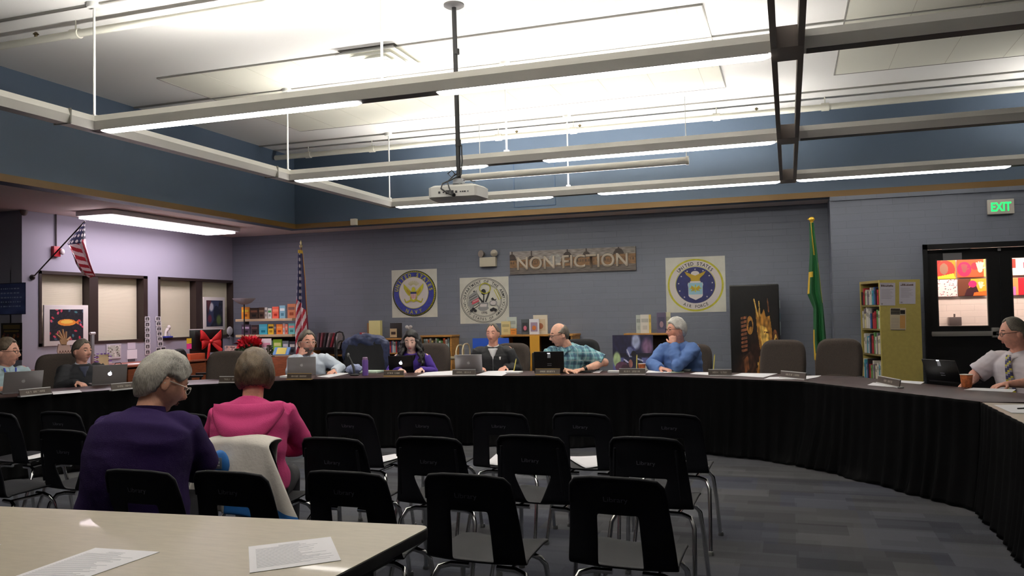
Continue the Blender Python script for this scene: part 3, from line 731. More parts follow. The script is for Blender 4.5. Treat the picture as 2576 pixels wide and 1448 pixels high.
def student_chair(kind,label):
    t=thing('student_chair',label,'chair',(0,0,0),0,'black student chairs in rows')
    vs,fs=shell(kind); m=MB(); m.add(vs,fs); o=m.build('shell',m_shell,t,ang=80)
    bake(o,[('SOLIDIFY',dict(thickness=.011,offset=0)),('SUBSURF',dict(levels=2,render_levels=2))])
    # rolled rim round the top of the back
    vr=[(u,v) for u,v in ((-.97,.1),(-.96,.03),(-.86,.006),(-.5,-.004),(0,-.006),(.5,-.004),(.86,.006),(.96,.03),(.97,.1))]
    pts=[]
    for u,v in vr:
        y,z=prof(max(0,v)); pts.append(Vector((u*(.178+.034*v/.34),y+.03*u*u-.004,z-(v if v<0 else 0))))
    r=MB(); 
    P=[]
    for i in range(len(pts)-1):
        for k in range(4): P.append(pts[i].lerp(pts[i+1],k/4))
    P.append(pts[-1]); r.tube(P,.0085,8); r.build('rim',m_shell,t,ang=80)
    if kind=='B':
        for s in (-1,1):
            g=MB(); g.tube([(s*.15,-.218,.74),(s*.158,-.205,.62),(s*.165,-.185,.5)],.007,8); g.build('rib',m_shell,t,ang=80)
    for s in (-1,1):
        l=MB(); l.tube([(s*.06,.13,.412),(s*.13,.13,.412),(s*.17,.135,.40),(s*.188,.15,.37),(s*.2,.175,.25),(s*.215,.21,.0)],.0115,10); o=l.build('leg',m_chrome,t,ang=80)
        f=MB(); f.lathe((s*.216,.212,0),[(0,0),(.017,0),(.018,.012),(.013,.022),(0,.022)],12); f.build('glide',m_foot,o)
        l=MB(); l.tube([(s*.06,-.06,.405),(s*.14,-.065,.405),(s*.185,-.08,.395),(s*.207,-.11,.35),(s*.215,-.16,.2),(s*.225,-.235,.0)],.0115,10); o=l.build('leg',m_chrome,t,ang=80)
        f=MB(); f.lathe((s*.226,-.237,0),[(0,0),(.017,0),(.018,.012),(.013,.022),(0,.022)],12); f.build('glide',m_foot,o)
        c=MB(); c.tube([(s*.12,-.06,.405),(s*.12,.13,.412)],.009,8); c.build('seat_bar',m_chrome,t,ang=80)
    y,z=prof(.075 if kind=='A' else .12)
    w=MB(); U=Vector((1,0,0)); y2,z2=prof((.075 if kind=='A' else .12)+.02); V=Vector((0,y-y2,z-z2)).normalized()
    put_text(w,'Library',Vector((0,y-.0085,z)),U,V,.02,0,0,1.15); w.build('writing',m_chalk,t)
    return t
CH=[ # x of top centre, y of top, kind, turn, label
 (1690,1043,'A',-.02,'rightmost chair of the far row beside the open carpet'),(1466,1041,'A',0,'second from the right in the far row, sheet on seat'),(1260,1040,'A',.02,'middle chair of the far row'),
 (1068,1040,'A',.02,'fourth from the right in the far row'),(880,1040,'A',-.05,'far row chair just right of the woman in pink'),(470,1041,'A',0,'far row chair between the two women'),(150,1037,'A',.03,'far row chair left of the grey haired woman'),(-6,1039,'A',-.05,'far row chair cut by the left frame edge'),
 (1628,1102,'B',-.03,'rightmost of the middle row, with slotted back'),(1336,1097,'B',0,'middle row chair with a triangular opening, centre'),(1080,1101,'B',.05,'middle row chair third from the right'),(836,1103,'B',.02,'middle row chair right of the draped jacket'),
 (605,1105,'B',.04,'chair the woman in pink sits on'),(157,1083,'B',.04,'middle row chair left of the grey haired woman'),(-78,1094,'B',-.12,'middle row chair half out of the left edge'),
 (1552,1204,'A',-.01,'near row, rightmost, closest to the camera'),(1174,1196,'A',.0,'near row, second from the right'),(868,1189,'A',.02,'near row, behind the corner of the beige table'),(575,1189,'A',.03,'near row, behind the draped jacket'),(345,1185,'A',.03,'near row, leftmost, with the grey haired woman on it')]
protos={}; chairs=[]
for x,y,k,dr_,lab in CH:
    p=onZ(x-9,y,.795); rz=-.05+dr_; rotp=Vector((-.235*-math.sin(rz)*1,0,0))
    back=Matrix.Rotation(rz,3,'Z')@Vector((0,-.235,0)); loc=(p.x-back.x,p.y-back.y,0)
    L_='black plastic chair, '+lab
    if k not in protos:
        o=student_chair(k,L_); o.matrix_basis=Matrix.Translation(Vector(loc))@Matrix.Rotation(rz,4,'Z'); protos[k]=o
    else: o=dup(protos[k],loc,rz,L_)
    chairs.append((o,Vector(loc),rz))
def seat_sheet(i,dx,dy,rot,label):
    o,loc,rz=chairs[i]; M=Matrix.Translation(loc)@Matrix.Rotation(rz,4,'Z'); b=MB(); R=Matrix.Rotation(rot,4,'Z')
    vs=[];fs=[]; n=6
    for j in range(n+1):
        for k in range(n+1):
            q=R@Vector(((k/n-.5)*.216,(j/n-.5)*.28,0)); q+=Vector((dx,dy,0)); t_=(q.y+.09)/.33
            uu=q.x/.2; q.z=.449+.016*max(0,min(1,t_))+.022*uu*uu; vs.append(M@q)
    for j in range(n):
        for k in range(n): a=j*(n+1)+k; fs.append((a,a+1,a+n+2,a+n+1))
    b.add(vs,fs); o2=b.build('paper_sheet',m_paper,ang=80); bake(o2,[('SOLIDIFY',dict(thickness=.001,offset=0))]); tag(o2,label,'paper','sheets left on the chair seats')
seat_sheet(1,-.02,.07,.75,'white sheet seen through the back of a far row chair')
seat_sheet(4,.07,.08,-.5,'white sheet on the far row chair right of the woman in pink')
seat_sheet(2,-.05,.05,.1,'white sheet on the middle chair of the far row')
seat_sheet(7,.07,.07,.1,'white sheet on the far row chair at the left edge')
seat_sheet(0,.05,.06,.3,'white sheet on the rightmost chair of the far row')
# ================================================================ upholstered office chairs
m_uph=mat('brown_tweed_upholstery',(62,53,48),.95,bump=(500,.5),vary=(260,.35)); m_ubk=mat('black_mesh_upholstery',(20,20,24),.9,bump=(400,.4))
def office_chair(label,m,loc,rz,h=1.08,w=.5):
    t=thing('office_chair',label,'chair',loc,rz,'office chairs around the tables')
    # back: padded slab, rounded corners, lumbar fold
    zz0,zz1=.52,h
    rings=[]; n=36
    def outline(sy,ins):
        pts=[]
        for i in range(n):
            a=2*PI*i/n; ca,sa=math.cos(a),math.sin(a); e=.42
            x=(abs(ca)**e)*(1 if ca>0 else -1)*(w/2-ins); z=(abs(sa)**e)*(1 if sa>0 else -1)*((zz1-zz0)/2-ins)
            zc=(zz0+zz1)/2+z; k=(zc-zz0)/(zz1-zz0); x*=.93+.10*math.sin(PI*min(1,k*.8+.1)); 
            y=.20+.08*k+sy+.02*(x/(w/2))**2*-1*0
            pts.append(Vector((x,y,zc)))
        return pts
    b=MB(); b.loft([outline(-.045,.07),outline(-.05,.03),outline(-.03,.004),outline(.0,0),outline(.03,.006),outline(.045,.04)])
    b.build('backrest',m,t,ang=70)
    lb=MB(); lb.loft([[Vector((-w/2*.86+x*w*.86,.20+.08*.28-.052-.01*math.sin(PI*x)+.024*math.cos(a)*1,.60+(.085)*math.sin(a)*(.6+.4*math.sin(PI*x)))) for a in [2*PI*i/14 for i in range(14)]] for x in [0,.03,.1,.3,.5,.7,.9,.97,1]]); lb.build('lumbar_pad',m,t,ang=70)
    s=MB()
    def ro(wx,wy,z,r=.5):
        return [Vector(((abs(math.cos(a))**r)*(1 if math.cos(a)>0 else -1)*wx,-.04+(abs(math.sin(a))**r)*(1 if math.sin(a)>0 else -1)*wy,z)) for a in [2*PI*i/36 for i in range(36)]]
    s.loft([ro(.2,.2,.40),ro(.245,.245,.41),ro(.255,.25,.45),ro(.245,.24,.485),ro(.2,.2,.495)]); s.build('seat',m,t,ang=70)
    for q in (-1,1):
        a=MB(); a.tube([(q*.2,.05,.42),(q*.29,.05,.43),(q*.30,.05,.55),(q*.29,.03,.64)],.016,8); o=a.build('armrest',m_black,t)
        a=MB(); a.box((q*.29,-.02,.66),(.055,.26,.035)); a.build('arm_pad',m_black,o,bev=.012)
    MB().tube([(0,.0,.1),(0,0,.4)],.028,12).build('gas_lift',m_black,t)
    MB().tube([(0,.12,.41),(0,.27,.44),(0,.29,.62)],[.03,.025,.02],8).build('back_support',m_black,t)
    for i in range(5):
        a=2*PI*i/5+.3; c,s_=math.cos(a),math.sin(a); l=MB(); l.tube([(0,0,.11),(c*.16,s_*.16,.1),(c*.28,s_*.28,.075)],[.03,.022,.016],8); o=l.build('base_spoke',m_black,t)
        w_=MB(); w_.tube([(c*.28-s_*.022,s_*.28+c*.022,.028),(c*.28+s_*.022,s_*.28-c*.022,.028)],.0275,14); w_.build('caster',m_black,o)
    return t
OC={}
def ochair(x,ytop,depth,face,label,m=None,h=1.06):
    """x,ytop: top centre of the backrest in the picture; depth along the view axis; face: heading (0 = towards the camera)"""
    m=m or m_uph; p=atd(x,ytop,depth); off=Matrix.Rotation(face,3,'Z')@Vector((0,.28,0)); loc=(p.x-off.x,p.y-off.y,0); sc=p.z/1.06
    if m.name not in OC: o=office_chair(label,m,(0,0,0),0); OC[m.name]=o
    else: o=dup(OC[m.name],(0,0,0),0,label)
    o.matrix_basis=Matrix.Translation(Vector(loc))@Matrix.Rotation(face,4,'Z')@Matrix.Diagonal((1,1,sc,1)); return o
ochair(577,886,9.75,.45,'empty brown office chair between the two women')
ochair(150,893,9.55,.9,'brown office chair behind the man in the dark jacket')
ochair(1088,866,10.55,.0,'brown office chair behind the long haired woman')
ochair(1290,866,10.6,-.15,'brown office chair behind the man in the black jacket')
ochair(1742,868,10.0,-.3,'brown office chair behind the man in the blue shirt')
ochair(1970,858,9.4,-.25,'empty brown office chair before the dark statue poster')
ochair(2112,855,9.2,-.4,'empty brown office chair nearest the yellow bookcase')
ochair(920,850,10.4,.25,'black office chair with a navy jacket over its back',m_ubk)
ochair(1462,856,10.1,-.2,'black office chair behind the man in plaid',m_ubk)
ochair(448,880,12.0,2.0,'small black desk chair at the counter under the windows',m_ubk)
ochair(2640,880,7.2,-1.1,'brown office chair of the man with the tie, outside the frame')
# ================================================================ people
def ss(a,b,x): t=max(0.,min(1.,(x-a)/(b-a))); return t*t*(3-2*t)
def gz(d,cx,cy,cz,sx,sz): return math.exp(-((d.x-cx)/sx)**2-((d.z-cz)/sz)**2)*(1 if d.y<0 else 0)
def head_pt(d,fem=0.):
    x=d.x*.074;y=d.y*.094;z=d.z*.118
    if d.z<0:
        q=-d.z; x*=1-(.30+.04*fem)*q**1.6
        if d.y>0: y*=1-.45*q**1.2
        else: y*=1-.05*q*q
    if d.z>.2: x*=1-.04*(d.z-.2)
    if d.y<0:
        y-=.024*gz(d,0,0,-.22,.15,.13)+.012*gz(d,0,0,-.02,.10,.2)
        for s in (-1,1):
            y+=.010*gz(d,s*.36,0,.06,.17,.11); y-=.005*gz(d,s*.34,0,.24,.24,.07); y-=.004*gz(d,s*.55,0,-.2,.2,.2)
            y-=.006*gz(d,s*.14,0,-.27,.07,.07)
        y-=.007*gz(d,0,0,-.5,.26,.06); y+=.004*gz(d,0,0,-.41,.3,.04); y+=.005*gz(d,0,0,-.62,.3,.06); y-=.015*gz(d,0,0,-.84,.28,.15)
    return Vector((x,y,z))
def interp(tab,a):
    for (x0,y0),(x1,y1) in zip(tab,tab[1:]):
        if a<=x1: return y0+(y1-y0)*max(0,(a-x0))/(x1-x0)
    return tab[-1][1]
HL={'short':([(0,.66),(.5,.68),(.9,.45),(1.2,.15),(1.5,.16),(1.85,-.05),(2.2,-.45),(3.15,-.6)],None,.012),
 'reced':([(0,.74),(.45,.86),(.8,.62),(1.15,.2),(1.5,.16),(1.85,-.05),(2.2,-.45),(3.15,-.6)],None,.010),
 'bald':([(0,2),(.9,2),(1.15,.2),(1.5,.14),(1.85,-.05),(2.2,-.45),(3.15,-.6)],[(0,.2),(1.2,.30),(1.7,.55),(2.4,.72),(3.15,.8)],.009),
 'full':([(0,.56),(.5,.58),(.9,.42),(1.2,.12),(1.5,.14),(1.85,-.05),(2.2,-.45),(3.15,-.6)],None,.016),
 'crop':([(0,.5),(.5,.5),(.9,.3),(1.15,.16),(1.4,.24),(1.75,.22),(1.95,-.35),(2.4,-.6),(3.15,-.7)],None,.014),
 'bob':([(0,.5),(.5,.5),(.8,.2),(1.05,-.35),(1.3,-.7),(1.6,-.8),(3.15,-.84)],None,.022)}
def hair_pt(d,kind):
    tab,top,th=HL[kind]; az=math.atan2(abs(d.x),-d.y); zl=interp(tab,az)+.03*noise.noise(Vector((d.x*9,d.y*9,1)))
    m=ss(zl-.06,zl+.06,d.z)
    if top: 
        zt=interp(top,az); m*=1-ss(zt-.08,zt+.08,d.z)
    n=noise.noise(Vector((d.x*16,d.y*16,d.z*5+3)))*.5+noise.noise(Vector((d.x*5,d.y*5,d.z*3)))
    t=th*(1+.2*n)
    if kind=='crop': t*=1.0+.45*max(0,d.z)+.25*ss(.2,.9,d.y)
    if kind=='full': t*=1+.3*max(0,d.z)
    p=head_pt(d); 
    if kind in('bob','crop'): 
        q=Vector((d.x*.074,d.y*.094,d.z*.118)); 
        if kind=='bob': q=Vector((q.x*(1.12+.12*ss(.3,-.5,d.z)),q.y*1.02,q.z*1.02))
        else: q=Vector((q.x*1.02,q.y*1.0,q.z))
        if d.y>-.3: p=p.lerp(q,.85 if kind=='bob' else .5)
    return p+d*(t*m-.016*(1-m))
def hair_mat(name,c1,c2):
    if name in _M: return _M[name]
    m=bpy.data.materials.new(name); m.use_nodes=True; nt=m.node_tree; b=nt.nodes['Principled BSDF']; b.inputs['Roughness'].default_value=.55
    tc=nt.nodes.new('ShaderNodeTexCoord'); mp=nt.nodes.new('ShaderNodeMapping'); mp.inputs['Scale'].default_value=(330,330,45); n=nt.nodes.new('ShaderNodeTexNoise'); n.inputs['Scale'].default_value=1; n.inputs['Detail'].default_value=5
    n2=nt.nodes.new('ShaderNodeTexNoise'); n2.inputs['Scale'].default_value=9
    r=nt.nodes.new('ShaderNodeValToRGB'); r.color_ramp.elements[0].position=.38; r.color_ramp.elements[1].position=.62; r.color_ramp.elements[0].color=rgb(c1); r.color_ramp.elements[1].color=rgb(c2)
    mx=nt.nodes.new('ShaderNodeMath'); mx.operation='ADD'; ms=nt.nodes.new('ShaderNodeMath'); ms.operation='MULTIPLY'; ms.inputs[1].default_value=.5
    nt.links.new(tc.outputs['Object'],mp.inputs[0]); nt.links.new(mp.outputs[0],n.inputs[0]); nt.links.new(tc.outputs['Object'],n2.inputs[0])
    nt.links.new(n.outputs[0],mx.inputs[0]); nt.links.new(n2.outputs[0],mx.inputs[1]); nt.links.new(mx.outputs[0],ms.inputs[0]); nt.links.new(ms.outputs[0],r.inputs[0]); nt.links.new(r.outputs[0],b.inputs['Base Color'])
    bp=nt.nodes.new('ShaderNodeBump'); bp.inputs['Strength'].default_value=.5; bp.inputs['Distance'].default_value=.002; nt.links.new(n.outputs[0],bp.inputs['Height']); nt.links.new(bp.outputs[0],b.inputs['Normal'])
    _M[name]=m; return m
def plaid_mat():
    m=bpy.data.materials.new('teal_plaid_cloth'); m.use_nodes=True; nt=m.node_tree; b=nt.nodes['Principled BSDF']; b.inputs['Roughness'].default_value=.85
    tc=nt.nodes.new('ShaderNodeTexCoord'); s=nt.nodes.new('ShaderNodeSeparateXYZ'); nt.links.new(tc.outputs['Object'],s.inputs[0])
    def band(out,per,w0,w1,ph):
        a=nt.nodes.new('ShaderNodeMath'); a.operation='MULTIPLY_ADD'; a.inputs[1].default_value=1/per; a.inputs[2].default_value=ph; nt.links.new(out,a.inputs[0])
        f=nt.nodes.new('ShaderNodeMath'); f.operation='FRACT'; nt.links.new(a.outputs[0],f.inputs[0])
        r=nt.nodes.new('ShaderNodeValToRGB'); e=r.color_ramp.elements; e[0].position=0; e[0].color=(1,1,1,1); e[1].position=1; e[1].color=(1,1,1,1)
        for p,c in ((w0-.03,1),(w0,0),(w1,0),(w1+.03,1)): x=e.new(p); x.color=(c,c,c,1)
        nt.links.new(f.outputs[0],r.inputs[0]); return r.outputs[0]
    def mul(c1,fac,dark):
        mx=nt.nodes.new('ShaderNodeMix'); mx.data_type='RGBA'; mx.inputs[7].default_value=(1,1,1,1) if False else c1; 
        return mx
    base=rgb((118,170,178)); cur=None
    ad=nt.nodes.new('ShaderNodeMath'); ad.operation='ADD'; nt.links.new(s.outputs[0],ad.inputs[0]); nt.links.new(s.outputs[1],ad.inputs[1])
    outs=[band(ad.outputs[0],.092,.1,.38,0),band(s.outputs[2],.092,.1,.38,.2),band(ad.outputs[0],.092,.6,.66,0),band(s.outputs[2],.092,.6,.66,.2)]
    cols=[rgb((40,62,96)),rgb((40,66,100)),rgb((205,225,228)),rgb((205,225,228))]; facs=[.62,.62,.55,.55]
    prev=None
    for o,c,fk in zip(outs,cols,facs):
        mx=nt.nodes.new('ShaderNodeMix'); mx.data_type='RGBA'; iv=nt.nodes.new('ShaderNodeMath'); iv.operation='MULTIPLY_ADD'; iv.inputs[1].default_value=-fk; iv.inputs[2].default_value=fk; nt.links.new(o,iv.inputs[0]); nt.links.new(iv.outputs[0],mx.inputs[0])
        if prev is None: mx.inputs[6].default_value=base
        else: nt.links.new(prev,mx.inputs[6])
        mx.inputs[7].default_value=c; prev=mx.outputs[2]
    nt.links.new(prev,b.inputs['Base Color']); _M['teal_plaid_cloth']=m; return m
def wrinkle(o,amp,fx=9,seed=0):
    me=o.data; nv=[(v.co.copy(),v.normal.copy()) for v in me.vertices]
    for v,(c,n) in zip(me.vertices,nv):
        w=noise.noise(Vector((c.x*fx+seed,c.y*fx,c.z*fx*1.7)))+.6*(1-abs(noise.noise(Vector((c.x*fx*1.3+seed,c.y*fx*.9+7,c.z*fx*2.2))))*3)*.5
        v.co=c+n*amp*w
def hand(mb,W,D,Nn,thumb,curl=.5,k=1.):
    D=Vector(D).normalized(); Nn=Vector(Nn); Nn=(Nn-D*Nn.dot(D)).normalized(); S=D.cross(Nn)*thumb
    R=Matrix((S,D,Nn)).transposed()
    mb.ball(W+D*.045*k,(.040*k,.052*k,.0165*k),n=16,R=R); mb.tube([W-D*.02,W+D*.03*k],[.024*k,.022*k],10)
    for i,l in enumerate((.075,.085,.079,.060)):
        b=W+D*(.080-.004*abs(i-1))*k+S*(.030-.0205*i)*k; a=0; p=b; pts=[p-D*.02*k,p]; 
        for sg,ck in ((.46,.8),(.31,1.),(.25,.7)):
            a+=curl*ck; dd=(D*math.cos(a)+Nn*math.sin(a)+S*(.05*(1.5-i))).normalized(); p=p+dd*l*sg*k; pts.append(p)
        mb.tube(pts,[.0095*k,.0098*k,.0090*k,.0082*k,.0068*k],8)
    b=W+D*.022*k+S*.026*k; d1=(D*.55+S*.75+Nn*.3).normalized(); d2=(D*.85+S*.25+Nn*(.3+curl*.4)).normalized()
    mb.tube([b-d1*.01,b+d1*.038*k,b+d1*.038*k+d2*.03*k,b+d1*.038*k+d2*.052*k],[.014*k,.0115*k,.0105*k,.008*k],8)
def skin_mat(name,c): return mat(name,c,.5,bump=(120,.12),vary=(30,.10))
def person(label,hpx,depth,face,hyaw,cfg):
    H=atd(hpx[0],hpx[1],depth); g=cfg.get
    k=g('k',H.z/1.205)
    nk=Vector(g('neck',(0,-.03,1.02))); hd=Vector(g('hd',(0,-.02,.185)))*1.0; hd.z-=.042
    Hl=nk+hd; Rz=Matrix.Rotation(face,4,'Z'); kz=H.z/Hl.z
    M=Matrix.Rotation(face,4,'Z')@Matrix.Scale(kz,4)
    off=M@Hl; loc=Vector((H.x-off.x,H.y-off.y,0))
    t=thing('person',label,'person',loc,0); BM=M
    t['pose']='seated'; 
    fat=g('fat',1.); hs=g('hs',1.)/kz; yaw=hyaw-face
    RH=(Matrix.Rotation(yaw,3,'Z')@Matrix.Rotation(g('pitch',0.),3,'X')@Matrix.Rotation(g('roll',0.),3,'Y'))
    pel=Vector((0,.02,.52)); sh=g('sh',.175)
    def sp(u): # spine
        q=pel.lerp(nk,u); q.y+=g('slump',.03)*math.sin(PI*u); return q
    tw=g('twist',0.)
    def ring(u,rx,ry,n=28,e=.8):
        c=sp(u); ax=(sp(min(1,u+.05))-sp(max(0,u-.05))).normalized(); X=Vector((math.cos(tw*u),math.sin(tw*u),0)); Y=ax.cross(X).normalized(); X=Y.cross(ax)
        return [c+X*rx*(abs(math.cos(a))**e)*(1 if math.cos(a)>0 else -1)+Y*ry*(abs(math.sin(a))**e)*(1 if math.sin(a)>0 else -1) for a in [2*PI*i/n for i in range(n)]]
    def torso(mb,g0,sw=1.):
        mb.loft([ring(u,(rx*fat+g0),(ry*fat+g0)) for u,rx,ry in ((-.06,.15,.11),(.02,.175,.13),(.15,.172,.128),(.32,.155+.02*(fat-1),.118),(.5,.16,.118),(.68,.17,.115),(.82,.168,.10),(.90,.14/ (fat**.5),.082/(fat**.5)),(.965,.085/(fat),.062/fat),(1.0,.06/fat,.055/fat))])
    Ls=nk+Vector((sh,.01,-.065)); Rs=nk+Vector((-sh,.01,-.065))
    if tw: 
        Q=Matrix.Rotation(tw,3,'Z'); Ls=nk+Q@(Ls-nk); Rs=nk+Q@(Rs-nk)
    arms=[]
    for S_,E_,W_,hdn,pn,sgn in ((Ls,g('LE',(.27,-.12,.76)),g('LW',(.14,-.36,.79)),g('LD',(-.3,-1,-.1)),g('LN',(0,0,-1)),1),(Rs,g('RE',(-.27,-.12,.76)),g('RW',(-.14,-.36,.79)),g('RD',(.3,-1,-.1)),g('RN',(0,0,-1)),-1)):
        W_=Vector(W_)
        if .755<W_.z<.80: W_.z=(.768 if hpx[0]!=1240 else .770)/kz
        arms.append((S_,Vector(E_),Vector(W_),Vector(hdn),Vector(pn),sgn))
    legs=[]
    for s in (-1,1):
        hp=Vector((s*.09,.0,.51)); kn=Vector((s*.12,-.42,.50)); an=Vector((s*.12,-.40+g('feet',0.),.09)); legs.append((hp,kn,an,s))
    # skin: one continuous figure
    b=MB(); torso(b,0); hc=nk+hd
    b.tube([nk+Vector((0,.01,-.06)),nk+Vector((0,.0,.02)),hc+RH@Vector((0,.018,-.05))*1],[.062*g('nkr',1),.056*g('nkr',1),.056*g('nkr',1)],16)
    fem=g('fem',0.)
    b.ball(hc,1,n=72,fn=lambda d:(RH@head_pt(d,fem))*hs)
    for s in (-1,1):
        c=hc+RH@Vector((s*.0745,.012,-.004))*hs
        RE=RH@Matrix.Rotation(s*.35,3,'Z')@Matrix.Rotation(-.15,3,'X')
        b.ball(c,(.0075*hs,.017*hs,.030*hs),n=16,R=RE); b.tube([c+RE@Vector((s*.006,.012*math.cos(a)*1.1,.026*math.sin(a)))*hs for a in [(-.45+1.35*i/9)*PI*.75 for i in range(10)]],.0042*hs,6)
    for S_,E_,W_,hdn,pn,sgn in arms:
        m1=S_.lerp(E_,.5); m2=E_.lerp(W_,.35)
        b.tube([S_,m1,E_,m2,W_],[.05*fat,.045*fat,.038*fat,.038*fat,.025],14); b.ball(S_,.052*fat,n=14); b.ball(E_,.04*fat,n=12)
        hand(b,W_,hdn,pn,sgn*g('tf',1),g('curlL' if sgn>0 else 'curlR',.35))
    for hp,kn,an,s in legs:
        b.tube([hp,hp.lerp(kn,.5),kn,kn.lerp(an,.3),an],[.085*fat,.075*fat,.055,.055,.036],14); b.ball(kn,.056,n=12); b.ball(an+Vector((0,-.06,-.045)),(.04,.115,.04),n=14)
    o=b.build('body',skin_mat(g('skinname','light_skin'),g('skin',(226,174,150))),t); 
    # transform local -> thing space
    def fin(o,mods,wr=0,seed=0):
        o.data.transform(BM); bake(o,mods)
        if wr: wrinkle(o,wr,g('wf',9),seed)
        return o
    vx=g('vox',.0055)
    fin(o,[('REMESH',dict(mode='VOXEL',voxel_size=vx)),('SMOOTH',dict(factor=.5,iterations=2))])
    # face details
    if not g('noface'):
        for s in (-1,1):
            e=hc+RH@Vector((s*.030,-.0775,.010))*hs; m=MB(); m.ball(e,.0105*hs,0,n=16); 
            m.ball(hc+RH@Vector((s*.030+g('gaze',0),-.0855,.009))*hs,(.0048*hs,.0042*hs,.0048*hs),1,n=12)
            o=m.build('eye',[mat('eye_white',(150,140,132),.3),mat('eye_dark',(30,24,20),.2)],t); o.data.transform(BM)
            if g('lids',1):
                m=MB(); m.ball(e+RH@Vector((0,-.001,.0045 if g('lids')!=2 else .001))*hs,(.0155*hs,.0105*hs,.0085*hs),n=14,R=RH); o=m.build('eyelid',skin_mat(g('skinname','light_skin'),g('skin',(226,174,150))),t); o.data.transform(BM)
            m=MB(); m.tube([hc+RH@Vector((s*a,-.0905+.35*(a-.012)**1*.3+ (a/.05)**2*.010,.030+.006*math.sin(PI*(a-.012)/.04)))*hs for a in (.012,.022,.032,.042,.050)],[.002*hs,.0035*hs,.0035*hs,.003*hs,.0015*hs],6)
            o=m.build('eyebrow',g('browm',mat('brow_brown',(60,45,38),.8)),t); o.data.transform(BM)
        m=MB(); 
        m.ball(hc+RH@Vector((0,-.0875,-.0535))*hs,(.021*hs,.0045*hs,.0042*hs),n=14,R=RH); m.ball(hc+RH@Vector((0,-.0865,-.0605))*hs,(.017*hs,.0045*hs,.005*hs),n=14,R=RH)
        o=m.build('lips',mat(*g('lips',('lips_plain',(196,128,116)))[:2]),t); o.data.transform(BM)
    # clothes
    def sleeves(b,g0,frac=1.,cuff=None):
        for S_,E_,W_,hdn,pn,sgn in arms:
            if frac>=1: 
                We=W_-(W_-E_).normalized()*.01; pts=[S_,S_.lerp(E_,.5),E_,E_.lerp(W_,.4),We]; rs=[.058*fat+g0,.052*fat+g0,.044*fat+g0,.043*fat+g0,.034+g0*.7]
            else: Ee=S_.lerp(E_,frac); pts=[S_,S_.lerp(E_,frac*.5),Ee]; rs=[.06*fat+g0,.058*fat+g0,.06*fat+g0]
            b.tube(pts,rs,16); b.ball(S_+Vector((-sgn*.02,0,-.008)),(.06*fat+g0,.056*fat+g0,.052*fat+g0),n=16)
            if frac>=1: b.ball(E_,.045*fat+g0,n=14)
    tops=g('top'); 
    b=MB(); torso(b,g('puff',.012)); sleeves(b,g('puff',.012)-.004,g('sleeve',1.))
    o=b.build(tops[0],tops[1],t); fin(o,[('REMESH',dict(mode='VOXEL',voxel_size=g('cvox',.008))),('SMOOTH',dict(factor=.5,iterations=g('csm',3)))],g('wr',.006),hpx[0])
    def nring(c,rx,ry,tilt=0.,n=32):
        Rt=Matrix.Rotation(tw,3,'Z')@Matrix.Rotation(tilt,3,'X'); return [c+Rt@Vector((rx*math.cos(a),ry*math.sin(a),0)) for a in [2*PI*i/n for i in range(n)]]
    if g('collar'):
        nm,cm,style=g('collar'); m=MB(); c=nk+Vector((0,.0,-.012))
        if style=='band': m.loft([nring(c+Vector((0,.0,-.02)),.082,.075,.15),nring(c+Vector((0,.004,.02)),.072,.068,.2),nring(c+Vector((0,.004,.038)),.070,.066,.2),nring(c+Vector((0,.004,.03)),.064,.06,.2),nring(c+Vector((0,0,-.02)),.07,.062,.15)],cap=False)
        else:
            # open shirt collar: two pointed wings meeting at the front
            for s in (-1,1):
                inn=[];outp=[]
                for i in range(11):
                    a=PI/2-s*(PI*1.0)*i/10; u=i/10; 
                    inn.append(c+Vector((.064*math.cos(a),.060*math.sin(a)+.0,.040-.045*u**1.5)))
                    outp.append(c+Vector(((.083+.006*u)*math.cos(a),(.078+.012*u)*math.sin(a)-.012*u*u,-.002-.055*u**2-(.03 if i==10 else 0)*1)))
                m.loft([[p for p in q] for q in (inn,outp)],cap=False,closed=False)
        o=m.build(nm,cm,t,ang=80); o.data.transform(BM); bake(o,[('SOLIDIFY',dict(thickness=.004,offset=0))])
    if g('inner'):
        nm,cm,dz=g('inner'); m=MB(); c=sp(.93); fr=Vector((0,-1,0))
        pts=[]
        for i in range(9):
            v=i/8; zz=nk.z-.03-dz*v; wv=.052*(1-v)+.004; cc=sp((zz-pel.z)/(nk.z-pel.z)); uu=(zz-pel.z)/(nk.z-pel.z)
            ry=interp([(0,.13),(.5,.118),(.68,.115),(.82,.10),(.9,.084),(.965,.066),(1,.06)],uu)*fat+g('puff',.012)+.006
            pts.append([Vector((cc.x+x*wv,cc.y-ry+abs(x)*.012,zz)) for x in (-1,-.5,0,.5,1)])
        m.loft(pts,cap=False,closed=False); o=m.build(nm,cm,t,ang=80); o.data.transform(BM); bake(o,[('SOLIDIFY',dict(thickness=.006,offset=0))])
    trs=MB()
    for hp,kn,an,s in legs: trs.tube([hp,hp.lerp(kn,.5),kn,kn.lerp(an,.4),an+Vector((0,0,.02))],[.1*fat,.088*fat,.07,.066,.06],14); trs.ball(kn,.07,n=12)
    trs.loft([ring(u,(rx*fat+.016),(ry*fat+.016)) for u,rx,ry in ((-.06,.15,.11),(.02,.175,.13),(.12,.17,.126))])
    o=trs.build('trousers',g('pants',mat('dark_trousers',(28,28,34),.8)),t); fin(o,[('REMESH',dict(mode='VOXEL',voxel_size=.012)),('SMOOTH',dict(factor=.5,iterations=2))])
    for hp,kn,an,s in legs:
        m=MB(); m.ball(an+Vector((0,-.06,-.042)),(.048,.13,.047),n=18); m.box(an+Vector((0,-.06,-.08)),(.085,.25,.02)); o=m.build('shoe',mat('black_shoe',(22,20,20),.4),t,bev=.003); o.data.transform(BM)
